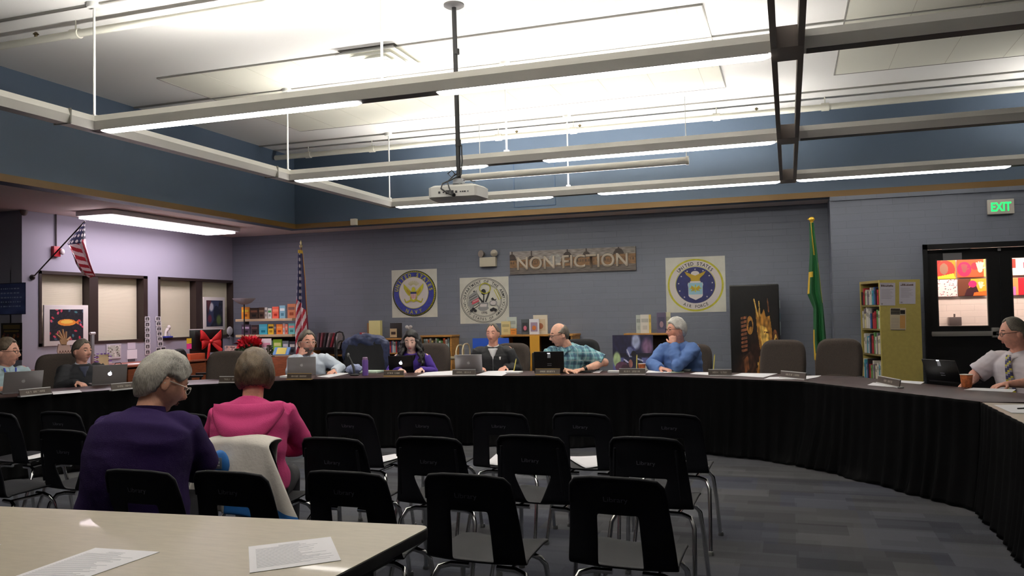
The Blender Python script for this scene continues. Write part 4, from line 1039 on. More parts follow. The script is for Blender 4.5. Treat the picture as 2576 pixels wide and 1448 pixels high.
    # hair
    if g('hair'):
        kind,hm=g('hair')
        if kind=='long':
            m=MB(); m.ball(hc,1,n=64,fn=lambda d:(RH@hair_pt(d,'full'))*hs); rnd=random.Random(5)
            for i in range(30):
                a=-2.35+4.7*i/29; sx=math.sin(a); cy=math.cos(a); p=hc+RH@Vector((.078*sx,.03+.07*cy,.045))*hs; q=[p]; wd=rnd.uniform(.85,1.2); Lk=rnd.uniform(.30,.40)
                for j in range(1,12):
                    v=j/11; q.append(p+Vector(((.06*math.sin(v*PI*.6)*sx+.012*math.sin(j*1.9+i))*wd, cy*.045*v-.055*v*(1 if abs(a)>1.2 else .3)+.012*math.cos(j*1.7+i*2),-Lk*v)))
                m.tube(q,[.022]+[.024-.0008*j for j in range(1,11)]+[.008],8)
            o=m.build('hair',hm,t); fin(o,[('REMESH',dict(mode='VOXEL',voxel_size=.006)),('SMOOTH',dict(factor=.5,iterations=1))],.004)
        else:
            m=MB(); m.ball(hc,1,n=112,fn=lambda d:(RH@hair_pt(d,kind))*hs); o=m.build('hair',hm,t,ang=80); o.data.transform(BM)
    if g('beard'):
        def bf(d):
            az=math.atan2(abs(d.x),-d.y); m=ss(-.30,-.42,d.z)*ss(1.5,1.3,az)*(1-ss(.0,1,gz(d,0,0,-.53,.2,.06)*1.2)); p=head_pt(d); return RH@(p+d*(.006*m-.006*(1-m)))*hs
        m=MB(); m.ball(hc,1,n=72,fn=bf); o=m.build('beard',g('beard'),t,ang=80); o.data.transform(BM)
    if g('glasses'):
        gm=g('glasses'); m=MB()
        for s in (-1,1):
            m.tube([hc+RH@Vector((s*.032+.023*math.cos(a)*1.,-.102+.004*abs(math.cos(a)),.004+.015*math.sin(a)))*hs for a in [2*PI*i/20 for i in range(21)]],.0017*hs,6)
            m.tube([hc+RH@Vector(v)*hs for v in ((s*.055,-.098,.01),(s*.068,-.07,.012),(s*.079,.0,.012),(s*.080,.02,-.004))],.0019*hs,6)
        m.tube([hc+RH@Vector(v)*hs for v in ((-.010,-.103,.008),(0,-.107,.011),(.010,-.103,.008))],.0017*hs,6)
        o=m.build('glasses',gm,t); o.data.transform(BM)
    return t,BM,nk,sp,pel,hc,RH,hs,arms
hm_g=hair_mat('grey_brown_hair',(58,52,46),(120,112,100)); hm_lg=hair_mat('light_grey_hair',(120,116,108),(196,190,180)); hm_w=hair_mat('white_hair',(165,162,155),(235,232,224)); hm_b=hair_mat('black_curly_hair',(9,7,8),(30,25,26)); hm_br=hair_mat('streaked_brown_hair',(34,24,18),(104,84,60)); hm_br2=hair_mat('short_brown_hair',(62,50,38),(110,94,76))
hm_gw=hair_mat('silver_grey_hair',(95,92,88),(186,180,170))
gb=mat('black_glasses',(20,18,18),.3); gs=mat('silver_glasses',(180,175,168),.3,.7)
cl=lambda n,c,r=.85,**k: mat(n,c,r,**k)
P1=person('man with short hair, glasses, light blue shirt and lanyard at the left edge',(16,886),8.45,1.35,1.98,dict(hs=1.24,fat=1.12,top=('shirt',cl('light_blue_shirt',(176,200,208))),sleeve=.75,hair=('short',hm_br2),glasses=gb,collar=('collar',cl('light_blue_shirt',(176,200,208)),'open'),skin=(224,168,146),LW=(.1,-.34,.79),RW=(-.12,-.36,.79),lips=('lips_plain',(150,90,80))))
P2=person('man in a dark jacket with pale collar and tie, behind the logo laptop',(206,883),9.1,1.05,1.55,dict(hs=1.1,fat=1.1,neck=(0,.05,1.0),hd=(0,-.01,.185),puff=.02,top=('jacket',cl('black_fleece_jacket',(30,31,36))),hair=('short',hm_g),collar=('collar',cl('pale_shirt_collar',(200,210,225)),'open'),inner=('tie',cl('dark_blue_tie',(50,55,75)),.12),LE=(.33,-.05,.74),LW=(.2,-.25,.74),skin=(224,172,150),wr=.010))
P3=person('bearded man in a white shirt and glasses resting his chin on his hand',(772,862),9.95,.62,.98,dict(hs=1.25,fat=1.15,neck=(-.02,-.08,.99),hd=(-.02,-.03,.18),top=('shirt',cl('pale_blue_white_shirt',(206,216,228))),hair=('short',hm_g),glasses=gs,beard=hair_mat('grey_beard',(88,72,62),(130,112,100)),collar=('collar',cl('pale_blue_white_shirt',(206,216,228)),'open'),RE=(-.24,-.3,.77),RW=(-.12,-.2,.985),RD=(.35,.25,1),RN=(.3,.8,0),curlR=1.2,LE=(.37,-.06,.80),LW=(.26,-.30,.785),LD=(-.5,-1,-.1),skinname='ruddy_skin',skin=(224,164,142),wr=.010,puff=.018))
P4=person('woman with long dark curly hair and a purple cardigan',(1034,858),10.0,.4,.25,dict(hs=1.1,fat=.92,fem=1,neck=(0,-.06,.99),hd=(0,-.03,.18),pitch=.22,lids=2,top=('cardigan',cl('purple_knit',(74,48,142),.9)),inner=('black_top',cl('black_top_cloth',(18,16,20)),.2),hair=('long',hm_b),browm=mat('black_brow',(25,18,18),.8),skinname='fair_skin',skin=(240,196,180),lips=('lips_rose',(178,92,90)),LE=(.28,-.05,.75),RE=(-.28,-.05,.75),LW=(.12,-.25,.775),RW=(-.12,-.25,.775)))
P5=person('man with receding grey hair in a black zip jacket over a white shirt',(1240,839),10.0,.28,.02,dict(hs=1.03,fat=1.1,lids=2,puff=.02,top=('jacket',cl('black_softshell_jacket',(26,26,30),.75)),hair=('reced',hm_g),collar=('collar',cl('white_shirt_collar',(225,225,225)),'open'),inner=('shirt_front',cl('white_shirt_collar',(225,225,225)),.13),skinname='ruddy_skin',skin=(224,164,142),wr=.008,LE=(.28,-.02,.74),RE=(-.28,-.02,.74),LW=(.14,-.2,.775),RW=(-.14,-.2,.775)))
P6=person('balding man in glasses and a teal plaid shirt leaning over a black laptop',(1408,842),9.45,-.0,-.98,dict(hs=1.14,fat=1.15,neck=(-.06,-.14,.98),hd=(-.06,-.04,.165),pitch=.18,top=('plaid_shirt',plaid_mat()),sleeve=.92,hair=('bald',hm_g),glasses=gb,collar=('collar',_M['teal_plaid_cloth'],'open'),puff=.02,skin=(236,182,156),LE=(.36,-.12,.80),LW=(.16,-.34,.79),LD=(-1,-.4,0),RE=(-.28,-.2,.77),RW=(.0,-.40,.79),RD=(.9,-.3,0),wr=.009,skinname='fair_skin_2'))
P7=person('white haired man in a denim blue shirt, fist at his mouth',(1702,830),9.3,-.42,-1.05,dict(hs=1.12,fat=1.18,neck=(0,-.06,1.0),hd=(0,-.04,.18),top=('shirt',cl('denim_blue_shirt',(78,108,162))),hair=('full',hm_w),glasses=gb,collar=('collar',cl('denim_blue_shirt',(78,108,162)),'open'),LE=(.16,-.36,.78),LW=(.05,-.25,.995),LD=(-.3,.15,1),LN=(-.4,.8,0),curlL=1.4,RE=(-.26,-.2,.77),RW=(-.05,-.34,.79),RD=(1,-.2,0),skinname='ruddy_skin',skin=(224,164,142),wr=.012,puff=.02,browm=mat('grey_brow',(150,145,140),.8)))
P8=person('man with a patterned tie and white shirt at the right edge',(2550,838),6.85,-.85,-1.40,dict(hs=1.1,fat=1.2,neck=(0,-.03,.99),hd=(0,-.045,.185),pitch=.12,top=('shirt',cl('white_dress_shirt',(222,214,220))),sleeve=.9,hair=('reced',hm_g),glasses=gb,collar=('collar',cl('white_dress_shirt',(222,214,220)),'open'),puff=.02,RE=(-.30,-.16,.78),RW=(-.14,-.40,.79),skinname='ruddy_skin',skin=(224,164,142),wr=.008))
# tie, lanyard and badges on their people
def on_chest(P,pts,name,m,w,face,mats2=None,th=.004):
    pass
def chest_strip(P,name,ms,x0,x1,z0,z1,w0,w1,fat,puff,n=14,alt=False):
    t,BM,nk,sp,pel,hc,RH,hs,arms=P; m=MB(); rows=[]
    for i in range(n+1):
        v=i/n; zz=nk.z+z0+(z1-z0)*v; xx=x0+(x1-x0)*v; uu=(zz-pel.z)/(nk.z-pel.z); cc=sp(uu); w=w0+(w1-w0)*v
        rx=.165*fat+puff; ry=interp([(0,.13),(.5,.118),(.68,.115),(.82,.10),(.9,.084),(.965,.066),(1,.06)],uu)*fat+puff+.010
        rows.append([Vector((cc.x+xx+s*w,cc.y-ry*math.sqrt(max(.05,1-abs((xx+s*w)/rx)**2.4)),zz)) for s in (-1,-.33,.33,1)])
    for i in range(n):
        for j in range(3): m.add([rows[i][j],rows[i][j+1],rows[i+1][j+1],rows[i+1][j]],[(0,1,2,3)],((i+j)%len(ms)) if alt else 0)
    o=m.build(name,ms,t,weld=True,ang=80); o.data.transform(BM); bake(o,[('SOLIDIFY',dict(thickness=.006,offset=0))]); return o
ty=mat('tie_yellow',(190,180,60),.6); tn=mat('tie_navy',(50,50,90),.6); tg=mat('tie_grey',(150,145,150),.6)
chest_strip(P8,'tie',[tn,ty,tg,tn],0,.015,-.03,-.36,.020,.042,1.2,.024,n=22,alt=True)
lb=mat('blue_lanyard',(40,66,170),.6)
chest_strip(P1,'lanyard',[lb],.06,.015,-.02,-.3,.008,.008,1.12,.016); chest_strip(P1,'lanyard',[lb],-.06,-.015,-.02,-.3,.008,.008,1.12,.016)
chest_strip(P5,'jacket_emblem',[mat('emblem_white',(210,210,210),.6)],.085,.085,-.13,-.165,.012,.006,1.1,.024,n=4)
chest_strip(P5,'zip',[mat('zip_grey',(120,120,124),.4,.5)],.0,.0,-.165,-.36,.003,.003,1.1,.024,n=10)
t,BM,nk,sp,pel,hc,RH,hs,arms=P6
S_,E_,W_,_,_,_=arms[0]; m=MB(); u=(E_-W_).normalized(); m.tube([W_+u*.02,W_+u*.05],.036,14); m.box(W_+u*.035+Vector((0,0,.034)),(.03,.03,.008)); o=m.build('wristwatch',m_black,t); o.data.transform(BM)
# the two women in the audience, seen from behind
G=person('grey haired woman in glasses and a dark purple fleece, turned to the right',(408,963),3.80,3.42,2.62,dict(hs=1.15,fat=1.22,fem=.5,sh=.15,neck=(-.03,-.06,.985),hd=(-.03,-.065,.17),pitch=.42,slump=.05,vox=.0045,cvox=.008,csm=16,wf=5,top=('fleece',cl('dark_purple_fleece',(40,25,68),.95,bump=(420,.4),spec=.15)),hair=('crop',hm_gw),glasses=mat('pale_glasses',(205,200,188),.35,.3),collar=('fleece_collar',cl('dark_purple_fleece',(37,24,62)),'band'),skinname='warm_skin',skin=(214,158,132),browm=mat('grey_brow',(150,145,140),.8),puff=.025,wr=.010,LE=(.25,-.14,.74),RE=(-.225,-.16,.74),LW=(.12,-.32,.66),RW=(-.12,-.32,.66)))
K=person('woman with a brown bob in a pink hooded sweater, head bowed',(641,935),4.50,3.55,3.70,dict(hs=1.0,fat=1.1,fem=1,sh=.15,neck=(0,-.06,.975),hd=(0,-.055,.195),pitch=.5,slump=.05,vox=.0045,cvox=.007,csm=14,wf=6,top=('hooded_sweater',cl('magenta_pink_knit',(186,52,112),.9,bump=(260,.4))),hair=('bob',hm_br),skinname='warm_skin',skin=(214,158,132),puff=.018,wr=.009,LE=(.25,-.14,.70),RE=(-.25,-.15,.72),LW=(.12,-.33,.64),RW=(-.13,-.33,.66)))
# hood lying on the back
t,BM,nk,sp,pel,hc,RH,hs,arms=K
m=MB(); rows=[]
for i in range(15):
    v=i/14; row=[]
    for j in range(31):
        a=PI*(j/30); 
        # crescent draped from both shoulders, lowest in the middle of the back
        wx=.178*math.cos(a); dp=(.17*v)*max(0,math.sin(a))**1.2
        zz=nk.z-.008-dp-.03*abs(math.cos(a))*v
        uu=(zz-pel.z)/(nk.z-pel.z); cc=sp(min(1,uu)); ry=interp([(0,.13),(.5,.118),(.68,.115),(.82,.10),(.9,.09),(.965,.078),(1.1,.07)],uu)*1.12+.05
        fold=.018*math.sin(v*PI)+.012*math.sin(v*PI*3.2+.6)*math.sin(a)+.022*ss(.75,1,v)*math.sin(a)
        yy=cc.y+ry*math.sqrt(max(.12,1-(wx/.21)**2))+fold*(.4+.6*math.sin(a)); 
        if v>.97: yy-=.02; 
        row.append(Vector((wx*(1-.1*v*math.sin(a)),yy,zz)))
    rows.append(row)
m.loft(rows,cap=False,closed=False); o=m.build('hood',_M['magenta_pink_knit'],t,ang=80); o.data.transform(BM); bake(o,[('SOLIDIFY',dict(thickness=.012,offset=1)),('SUBSURF',dict(levels=1,render_levels=1))])
# ================================================================ double door
m_door=mat('black_door_paint',(14,13,14),.4)
o=thing('door_1','black double door with lit windows below the green exit sign','door',((DX0+DX1)/2,YU,0)); o['kind']='structure'
f=MB(); f.b2((DX0,YU-.03,0),(DX0+.06,YU+.1,DZ)); f.b2((DX1-.06,YU-.03,0),(DX1,YU+.1,DZ)); f.b2((DX0,YU-.03,DZ-.07),(DX1,YU+.1,DZ)); f.build('door_frame',m_door,o,True)
xm=(onY(2515,760,YU).x+onY(2530,760,YU).x)/2+.0
YD=YU+.03
def leaf(x0,x1,wx0,wx1,wz0,wz1,bar):
    l=MB(); l.b2((x0,YD,.01),(wx0,YD+.045,DZ-.075)); l.b2((wx1,YD,.01),(x1,YD+.045,DZ-.075)); l.b2((wx0,YD,.01),(wx1,YD+.045,wz0)); l.b2((wx0,YD,wz1),(wx1,YD+.045,DZ-.075))
    L_=l.build('door_leaf',m_door,o,True)
    b=MB(); 
    for p,q in (((wx0-.015,wz0-.015),(wx1+.015,wz0)),((wx0-.015,wz1),(wx1+.015,wz1+.015)),((wx0-.015,wz0),(wx0,wz1)),((wx1,wz0),(wx1+.015,wz1))): b.b2((p[0],YD-.008,p[1]),(q[0],YD,q[1]))
    b.build('glazing_bead',mat('bead_dark',(40,36,34),.4),o,True)
    b=MB(); b.b2((bar[0],YD-.07,.99),(bar[1],YD-.035,1.055)); b.b2((bar[0],YD-.035,1.0),(bar[0]+.06,YD,1.045)); b.b2((bar[1]-.09,YD-.07,.97),(bar[1],YD,1.1)); b.build('push_bar',mat('push_bar_metal',(170,166,160),.35,.6),o,True,bev=.006)
a=onY(2360,740,YD); b=onY(2484,740,YD); zt=onY(2420,653,YD).z; zb=onY(2425,819,YD).z
leaf(DX0+.062,xm-.015,a.x,b.x,zb,zt,(onY(2342,830,YD).x,onY(2512,830,YD).x))
c=onY(2549,740,YD).x; leaf(xm+.015,DX1-.062,c,c+(b.x-a.x),zb,zt,(xm+.1,DX1-.12))
MB().b2((xm-.015,YD-.01,0),(xm+.015,YD+.05,DZ-.075)).build('mullion',m_door,o,True)
q0=onY(2372,637,YD-.02); q1=onY(2420,652,YD-.02); MB().b2((q0.x,YD-.022,zt+.0),(q1.x,YD-.002,q0.z)).build('closer_plate',mat('closer_grey',(92,90,92),.5),o,True)
q0=onY(2370,628,YD-.06); q1=onY(2440,626,YD-.06); m=MB(); m.tube([(q0.x,YD-.05,q0.z),(q1.x,YD-.07,q0.z+.004)],.010,8); m.build('closer_arm',mat('closer_dark',(60,58,58),.4,.5),o,True)
q0=onY(2514,627,YD-.03); MB().box((q0.x,YD-.02,q0.z),(.035,.02,.035)).build('strike',mat('strike_metal',(150,150,150),.4,.6),o,True)
# artwork on the corridor wall, seen through the door windows
YA=14.97
def art(x0,y0,x1,y1,pic,label,name='artwork',Y=None):
    Y=Y or YA; p=onY(x0,(y0+y1)/2,Y); q=onY(x1,(y0+y1)/2,Y); zt_=onY((x0+x1)/2,y0,Y).z; zb_=onY((x0+x1)/2,y1,Y).z
    ob=pic.build(name,(p.x,Y,zt_),(q.x-p.x,0,0),(0,0,zb_-zt_)); bake(ob,[('SOLIDIFY',dict(thickness=.004,offset=1))]); return tag(ob,label,'artwork' if name=='artwork' else 'poster')
def handp(P,cx,cy,s,c,up=1,asp=1.):
    P.ell(cx,cy,.16*s*asp,.20*s,c)
    for i,dx in enumerate((-.16,-.06,.05,.15)): P.line(cx+dx*s*.6*asp,cy,cx+dx*s*1.35*asp,cy-up*(.46-.05*abs(i-1.4))*s,.035*s,c,1)
    P.line(cx,cy,cx+.3*s*asp,cy-.1*up*s,.04*s,c,1)
w1=Pic(40,40,(235,140,40)).ell(.55,.5,.42,.5,(190,60,50)).poly([(0,.9),(.9,.7),(1,1),(0,1)],(230,200,60)).ell(.5,.45,.18,.3,(150,110,90)).poly([(.0,0),(.4,0),(.0,.5)],(200,40,40))
art(2345,655,2404,702,w1,'orange and red hand artwork, upper left through the door window')
w2=Pic(70,40,(235,90,50)); w2.ell(.25,.55,.24,.4,(200,40,90)).ell(.6,.4,.12,.2,(205,50,70)).rect(.9,0,1,1,(240,220,120)); handp(w2,.25,.6,.7,(150,80,80),1,.6); handp(w2,.78,.58,.9,(235,220,180),1,.55)
art(2407,651,2482,697,w2,'orange artwork with a pale hand, upper right through the door window')
w3=Pic(50,46,(240,225,225)); rr_=random.Random(3)
for i in range(60): w3.ell(rr_.random(),rr_.random(),.022,.022,rr_.choice([(60,50,60),(210,60,90),(220,140,150),(120,60,60)]))
art(2345,703,2408,746,w3,'white artwork with scattered dots, through the door window')
w4=Pic(70,40,(235,170,50)); w4.poly([(0,0),(.45,0),(.3,1),(0,1)],(110,60,40)).poly([(.3,.6),(.6,.3),(.75,1),(.2,1)],(60,20,30)).ell(.5,.3,.14,.2,(220,40,110)).poly([(.55,.8),(1,.7),(1,1),(.5,1)],(240,110,40)); handp(w4,.78,.45,.6,(245,215,180),1,.6)
art(2410,701,2484,744,w4,'yellow and brown hand artwork, lower right through the door window')
w5=Pic(30,40,(240,225,215)).rect(0,0,.3,.55,(200,60,50)).ell(.7,.4,.1,.3,(200,70,100))
art(2536,650,2600,692,w5,'red and white artwork at the right frame edge, through the door')
w6=Pic(40,40,(235,150,90)).rect(0,.5,.3,1,(225,120,190)).rect(.4,0,.9,1,(200,30,50))
art(2536,698,2600,742,w6,'orange and red artwork at the right frame edge, lower one')
t=thing('drinking_fountain','grey drinking fountain on the corridor wall, through the door window','drinking fountain',onY(2402,810,14.9))
p=onY(2402,800,14.9); b_=MB(); b_.b2((p.x-.09,14.85,p.z-.12),(p.x+.09,14.999,p.z+.02)); b_.build('basin',mat('fountain_grey',(120,110,108),.4,.5),t,True,bev=.01); b_=MB(); b_.tube([(p.x,14.93,p.z+.02),(p.x,14.92,p.z+.07)],.014,8); b_.build('spout',mat('fountain_grey',(120,110,108),.4,.5),t,True)
# exit sign
p0=onY(2484,520,YU-.04); p1=onY(2551,516,YU-.04); zt_=onY(2516,501,YU-.04).z; zb_=onY(2516,538,YU-.04).z
t=thing('exit_sign','lit green exit sign above the double door','sign',((p0.x+p1.x)/2,YU-.03,zb_))
MB().b2((p0.x,YU-.05,zb_),(p1.x,YU-.001,zt_)).build('housing',mat('exit_housing',(196,190,178),.5),t,True,bev=.004)
m=MB(); put_text(m,'EXIT',((p0.x+p1.x)/2,YU-.0525,(zt_+zb_)/2),(1,0,0),(0,0,1),(zt_-zb_)*.58,0,.02,.72); o2=m.build('letters',mat('exit_green_lit',(40,255,120),.5,emit=((20,255,100),1.6)),t,True)
# ================================================================ wall posters: seals
m_pp=mat('poster_paper',(205,203,190),.7,vary=(5,.06)); s_blue=mat('seal_navy_blue',(52,58,138),.6,vary=(9,.25)); s_yel=mat('seal_yellow',(178,172,44),.6,vary=(12,.15)); s_gold=mat('seal_gold',(170,140,30),.6); s_blk=mat('seal_black',(34,34,36),.6); s_wht=mat('seal_white',(208,200,196),.7); s_ltb=mat('seal_light_blue',(140,180,196),.6); s_red=mat('seal_red',(190,80,92),.6); s_gry=mat('seal_grey',(140,140,138),.6); s_nav=mat('seal_dark_navy',(34,38,92),.6,vary=(8,.2))
SM=[m_pp,s_blue,s_yel,s_gold,s_blk,s_wht,s_ltb,s_red,s_gry,s_nav]
PP,BL,YE,GO,BK,WH,LB,RD,GR,NV=range(10)
class Seal:
    def __init__(s,x0,x1,z0,z1,skew=0.): s.m=MB(); s.x0,s.x1,s.z0,s.z1=x0,x1,z0,z1; s.c=Vector(((x0+x1)/2,YB-.004,(z0+z1)/2)); s.h=(z1-z0)/2; s.w=(x1-x0)/2; s.n=0; s.m.b2((x0,YB-.004,z0),(x1,YB-.001,z1),PP)
    def P(s,x,y): return Vector((s.c.x+x*s.w,YB-.0046-s.n*.00035,s.c.z+y*s.h))
    def poly(s,pts,k): s.n+=1; s.m.flat([s.P(*p) for p in pts],k); return s
    def ell(s,cx,cy,rx,ry,k,n=48,a0=0,a1=2*PI): return s.poly([(cx+rx*math.cos(a0+(a1-a0)*i/n),cy+ry*math.sin(a0+(a1-a0)*i/n)) for i in range(n)],k)
    def ring(s,r0,r1,k,n=64,cx=0,cy=0):
        s.n+=1
        for i in range(n):
            a,b=2*PI*i/n,2*PI*(i+1)/n; s.m.flat([s.P(cx+r*math.cos(t_),cy+r*math.sin(t_)) for r,t_ in ((r0,a),(r1,a),(r1,b),(r0,b))],k)
        return s
    def line(s,x0,y0,x1,y1,w,k):
        d=Vector((x1-x0,y1-y0)).normalized(); n=Vector((-d.y,d.x))*w; return s.poly([(x0+n.x,y0+n.y),(x1+n.x,y1+n.y),(x1-n.x,y1-n.y),(x0-n.x,y0-n.y)],k)
    def text(s,t_,r,a0,a1,h,k,flip=False,bold=.015):
        s.n+=1; n=len(t_)
        for i,ch in enumerate(t_):
            if ch==' ': continue
            a=math.radians(a0+(a1-a0)*i/(n-1)); P=s.P(r*math.cos(a),r*math.sin(a)); tn=Vector((-math.sin(a)*s.w,0,math.cos(a)*s.h)).normalized(); d=Vector((tn.z,0,-tn.x))
            put_text(s.m,ch,P,tn if flip else -tn,-d if flip else d,h*s.h,k,bold,.9)
        return s
    def build(s,label): o=s.m.build('seal_poster',SM); return tag(o,label,'poster','hand painted seal posters')
n=Seal(-6.745,-5.86,1.39,2.24); n.ell(0,0,.96,.96,YE).ring(.93,.965,BK)
for i in range(70):
    a=2*PI*i/70; n.line(.90*math.cos(a),.90*math.sin(a),.96*math.cos(a+.05),.96*math.sin(a+.05),.008,BK)
n.ell(0,0,.885,.885,BL).ell(0,.03,.655,.665,YE).ell(0,.03,.635,.645,WH)
n.text('UNITED STATES',.775,168,12,.15,YE,bold=.03).text('NAVY',.775,-112,-68,.15,YE,True,.02)
for i in range(13):
    a=math.radians(35+110*i/12); n.line(.12*math.cos(a),.25+.12*math.sin(a),.30*math.cos(a),.25+.28*math.sin(a),.006,YE)
for s_ in (-1,1):
    n.poly([(s_*x,y) for x,y in ((.02,.02),(.12,.10),(.30,.28),(.44,.42),(.43,.22),(.36,.08),(.24,-.08),(.10,-.12))],YE); n.poly([(s_*x,y) for x,y in ((.05,.0),(.15,.06),(.32,.22),(.30,.08),(.18,-.06))],GO)
    n.line(s_*.05,-.25,s_*.34,-.38,.035,YE); n.line(s_*.34,-.38,s_*.40,-.22,.02,YE)
n.ell(0,.12,.09,.15,YE).ell(0,-.14,.16,.22,YE).poly([(-.13,.04),(.13,.04),(.13,-.10),(.09,-.22),(0,-.27),(-.09,-.22),(-.13,-.10)],WH).poly([(-.13,.06),(.13,.06),(.13,-.02),(-.13,-.02)],NV)
for i in range(4): n.line(-.09+i*.06,-.03,-.09+i*.06,-.22,.012,RD)
n.build('blue and yellow navy seal poster, leftmost of the three seals')
a_=Seal(-5.43,-4.53,1.26,2.06); a_.ring(.945,.965,BK).ring(.905,.92,BK).ring(.70,.715,BK).ring(.665,.675,BK)
a_.text('DEPARTMENT OF THE ARMY',.81,172,8,.12,BK,bold=.02).text('UNITED STATES OF AMERICA',.81,-172,-8,.105,BK,True,.015)
for s_ in (-1,1): a_.ell(s_*.81,.0,.018,.018,BK,12)
a_.n+=1; put_text(a_.m,'1775',a_.P(0,-.54),(1,0,0),(0,0,1),.10*a_.h,BK,.02)
a_.ell(-.04,-.34,.2,.12,GR).poly([(-.26,-.10),(.18,-.10),(.15,-.26),(.2,-.36),(-.28,-.36),(-.2,-.26)],GR).poly([(-.2,-.16),(.12,-.16),(.1,-.28),(-.16,-.28)],WH)
a_.ell(-.02,.36,.10,.13,BK,20).line(-.02,-.1,-.0,.4,.025,BK).line(-.05,-.08,-.42,.42,.035,BK).line(.06,-.08,.22,.36,.028,BK).line(-.08,-.1,-.3,.35,.018,BK)
a_.poly([(-.3,.45),(-.62,.2),(-.66,-.2),(-.5,-.45),(-.42,-.2),(-.2,.05)],GR)
for i in range(6): a_.line(-.62+i*.04,.1-i*.09,-.3+i*.03,.28-i*.09,.012,BK)
a_.poly([(-.48,-.02),(-.22,.12),(-.2,-.04),(-.5,-.18)],RD).line(-.45,-.06,-.22,.05,.012,WH)
for cx,cy in ((-.44,-.36),(-.52,-.44),(-.36,-.44),(.38,-.38),(.30,-.42),(.46,-.42)): a_.ell(cx,cy,.065,.065,BK,16)
a_.ring(.20,.24,YE,40,.05,.52)
a_.line(.42,.45,.62,.0,.014,YE).line(.5,.48,.7,.05,.014,YE).poly([(.28,.05),(.36,.12),(.44,.02),(.52,.06),(.46,-.04),(.34,-.0)],BK).ell(.38,-.12,.16,.12,GR,20).ell(.38,-.12,.12,.09,WH,20)
for i in range(4): a_.line(.45+i*.05,-.1-i*.05,.62+i*.01,-.38-i*.03,.008,GR)
a_.build('black and white army seal poster, middle and lowest of the seals')
f_=Seal(-1.86,-.93,1.385,2.265); f_.ell(0,-.02,.94,.95,YE).ell(0,-.02,.875,.885,WH).ring(.655,.675,YE).ell(0,-.02,.655,.655,NV)
f_.text('UNITED STATES',.755,137,43,.12,BK,bold=.02).text('AIR FORCE',.795,-118,-62,.11,BK,True,.012)
for i in range(13):
    a=2*PI*i/13+PI/2; 
    if abs(math.cos(a))<.25 and math.sin(a)<0: continue
    f_.poly([(.57*math.cos(a)+(.035 if j%2==0 else .015)*math.sin(j*PI/5),-.02+.57*math.sin(a)+(.035 if j%2==0 else .015)*math.cos(j*PI/5)) for j in range(10)],WH)
f_.ell(0,.40,.14,.09,WH,24)
for s_ in (-1,1): f_.poly([(s_*x,y) for x,y in ((0,.32),(.14,.38),(.36,.48),(.30,.36),(.17,.24),(.12,.14),(0,.14))],GO)
f_.poly([(-.17,.20),(-.12,.14),(.12,.14),(.17,.20),(.13,.06),(-.13,.06)],GO).poly([(-.18,.12),(.18,.12),(.18,.07),(-.18,.07)],WH)
f_.poly([(-.24,.07),(.24,.07),(.26,.0),(.24,-.1),(.24,-.4),(.2,-.46),(0,-.56),(-.2,-.46),(-.24,-.4),(-.24,-.1),(-.26,.0)],WH).poly([(-.23,.06),(.23,.06),(.24,0),(.23,-.1),(.23,-.36),(-.23,-.36),(-.23,-.1),(-.24,0)],LB)
for i in range(8):
    a=2*PI*i/8; f_.line(0,-.14,.2*math.cos(a),-.14+.13*math.sin(a),.018,YE)
for s_ in (-1,1): f_.poly([(0,-.16),(s_*.12,-.06),(s_*.16,-.12),(s_*.06,-.24)],GO)
f_.build('blue and yellow air force seal poster, rightmost of the seals')
# NON-FICTION banner
x0,x1,z0,z1=-4.49,-2.33,2.085,2.475
B=Pic(200,38,(150,140,128))
B.px(lambda u,v,o:(150-20*u,142-20*u,136-22*u) if v<.38 else ((120,96,66) if v<.72 else (92,84,78)))
for cx,w_,h_ in ((.02,.035,.3),(.18,.03,.22),(.47,.04,.32),(.62,.035,.3),(.87,.045,.38)):
    B.ell(cx,.42,w_,h_,(58,46,40)); B.line(cx,.02,cx,.3,.004,(58,46,40),.18)
B.poly([(0,.4),(.2,.36),(.34,.46),(.45,.36),(.63,.3),(.72,.36),(.84,.3),(1,.28),(1,.72),(0,.72)],(124,92,60))
for i in range(46):
    u0=.01+i*.0215; B.rect(u0,.45,u0+.006,.56,(70,52,40)); 
B.ell(.37,.42,.05,.25,(160,156,150)).speck(.35,26)
t=thing('banner_sign','long NON-FICTION banner with a sepia palace photograph','sign',((x0+x1)/2,YB-.02,z0))
MB().b2((x0,YB-.03,z0),(x1,YB-.001,z1)).build('board',mat('sign_board_edge',(60,54,50),.6),t,True)
B.build('print',(x0,YB-.031,z1),(x1-x0,0,0),(0,0,z0-z1),t,True)
m=MB(); put_text(m,'NON-FICTION',((x0+x1)/2,YB-.034,(z0+z1)/2-.01),(1,0,.0),(0,0,1),.215,0,.015,1.0)
vs=[v.x for v in m.v]; k=(x1-x0)*.88/(max(vs)-min(vs)); cx=(x0+x1)/2; m.v=[Vector((cx+(v.x-cx)*k,v.y,v.z)) for v in m.v]
o2=m.build('letters',mat('sign_letters',(190,178,160),.6),t,True); bake(o2,[('SOLIDIFY',dict(thickness=.006,offset=0))])
m2=MB(); m2.v=[v+Vector((.008,.0022,-.008)) for v in m.v]; m2.f=m.f; m2.m=m.m; m2.build('letter_outline',mat('sign_letter_edge',(60,50,44),.6),t,True)
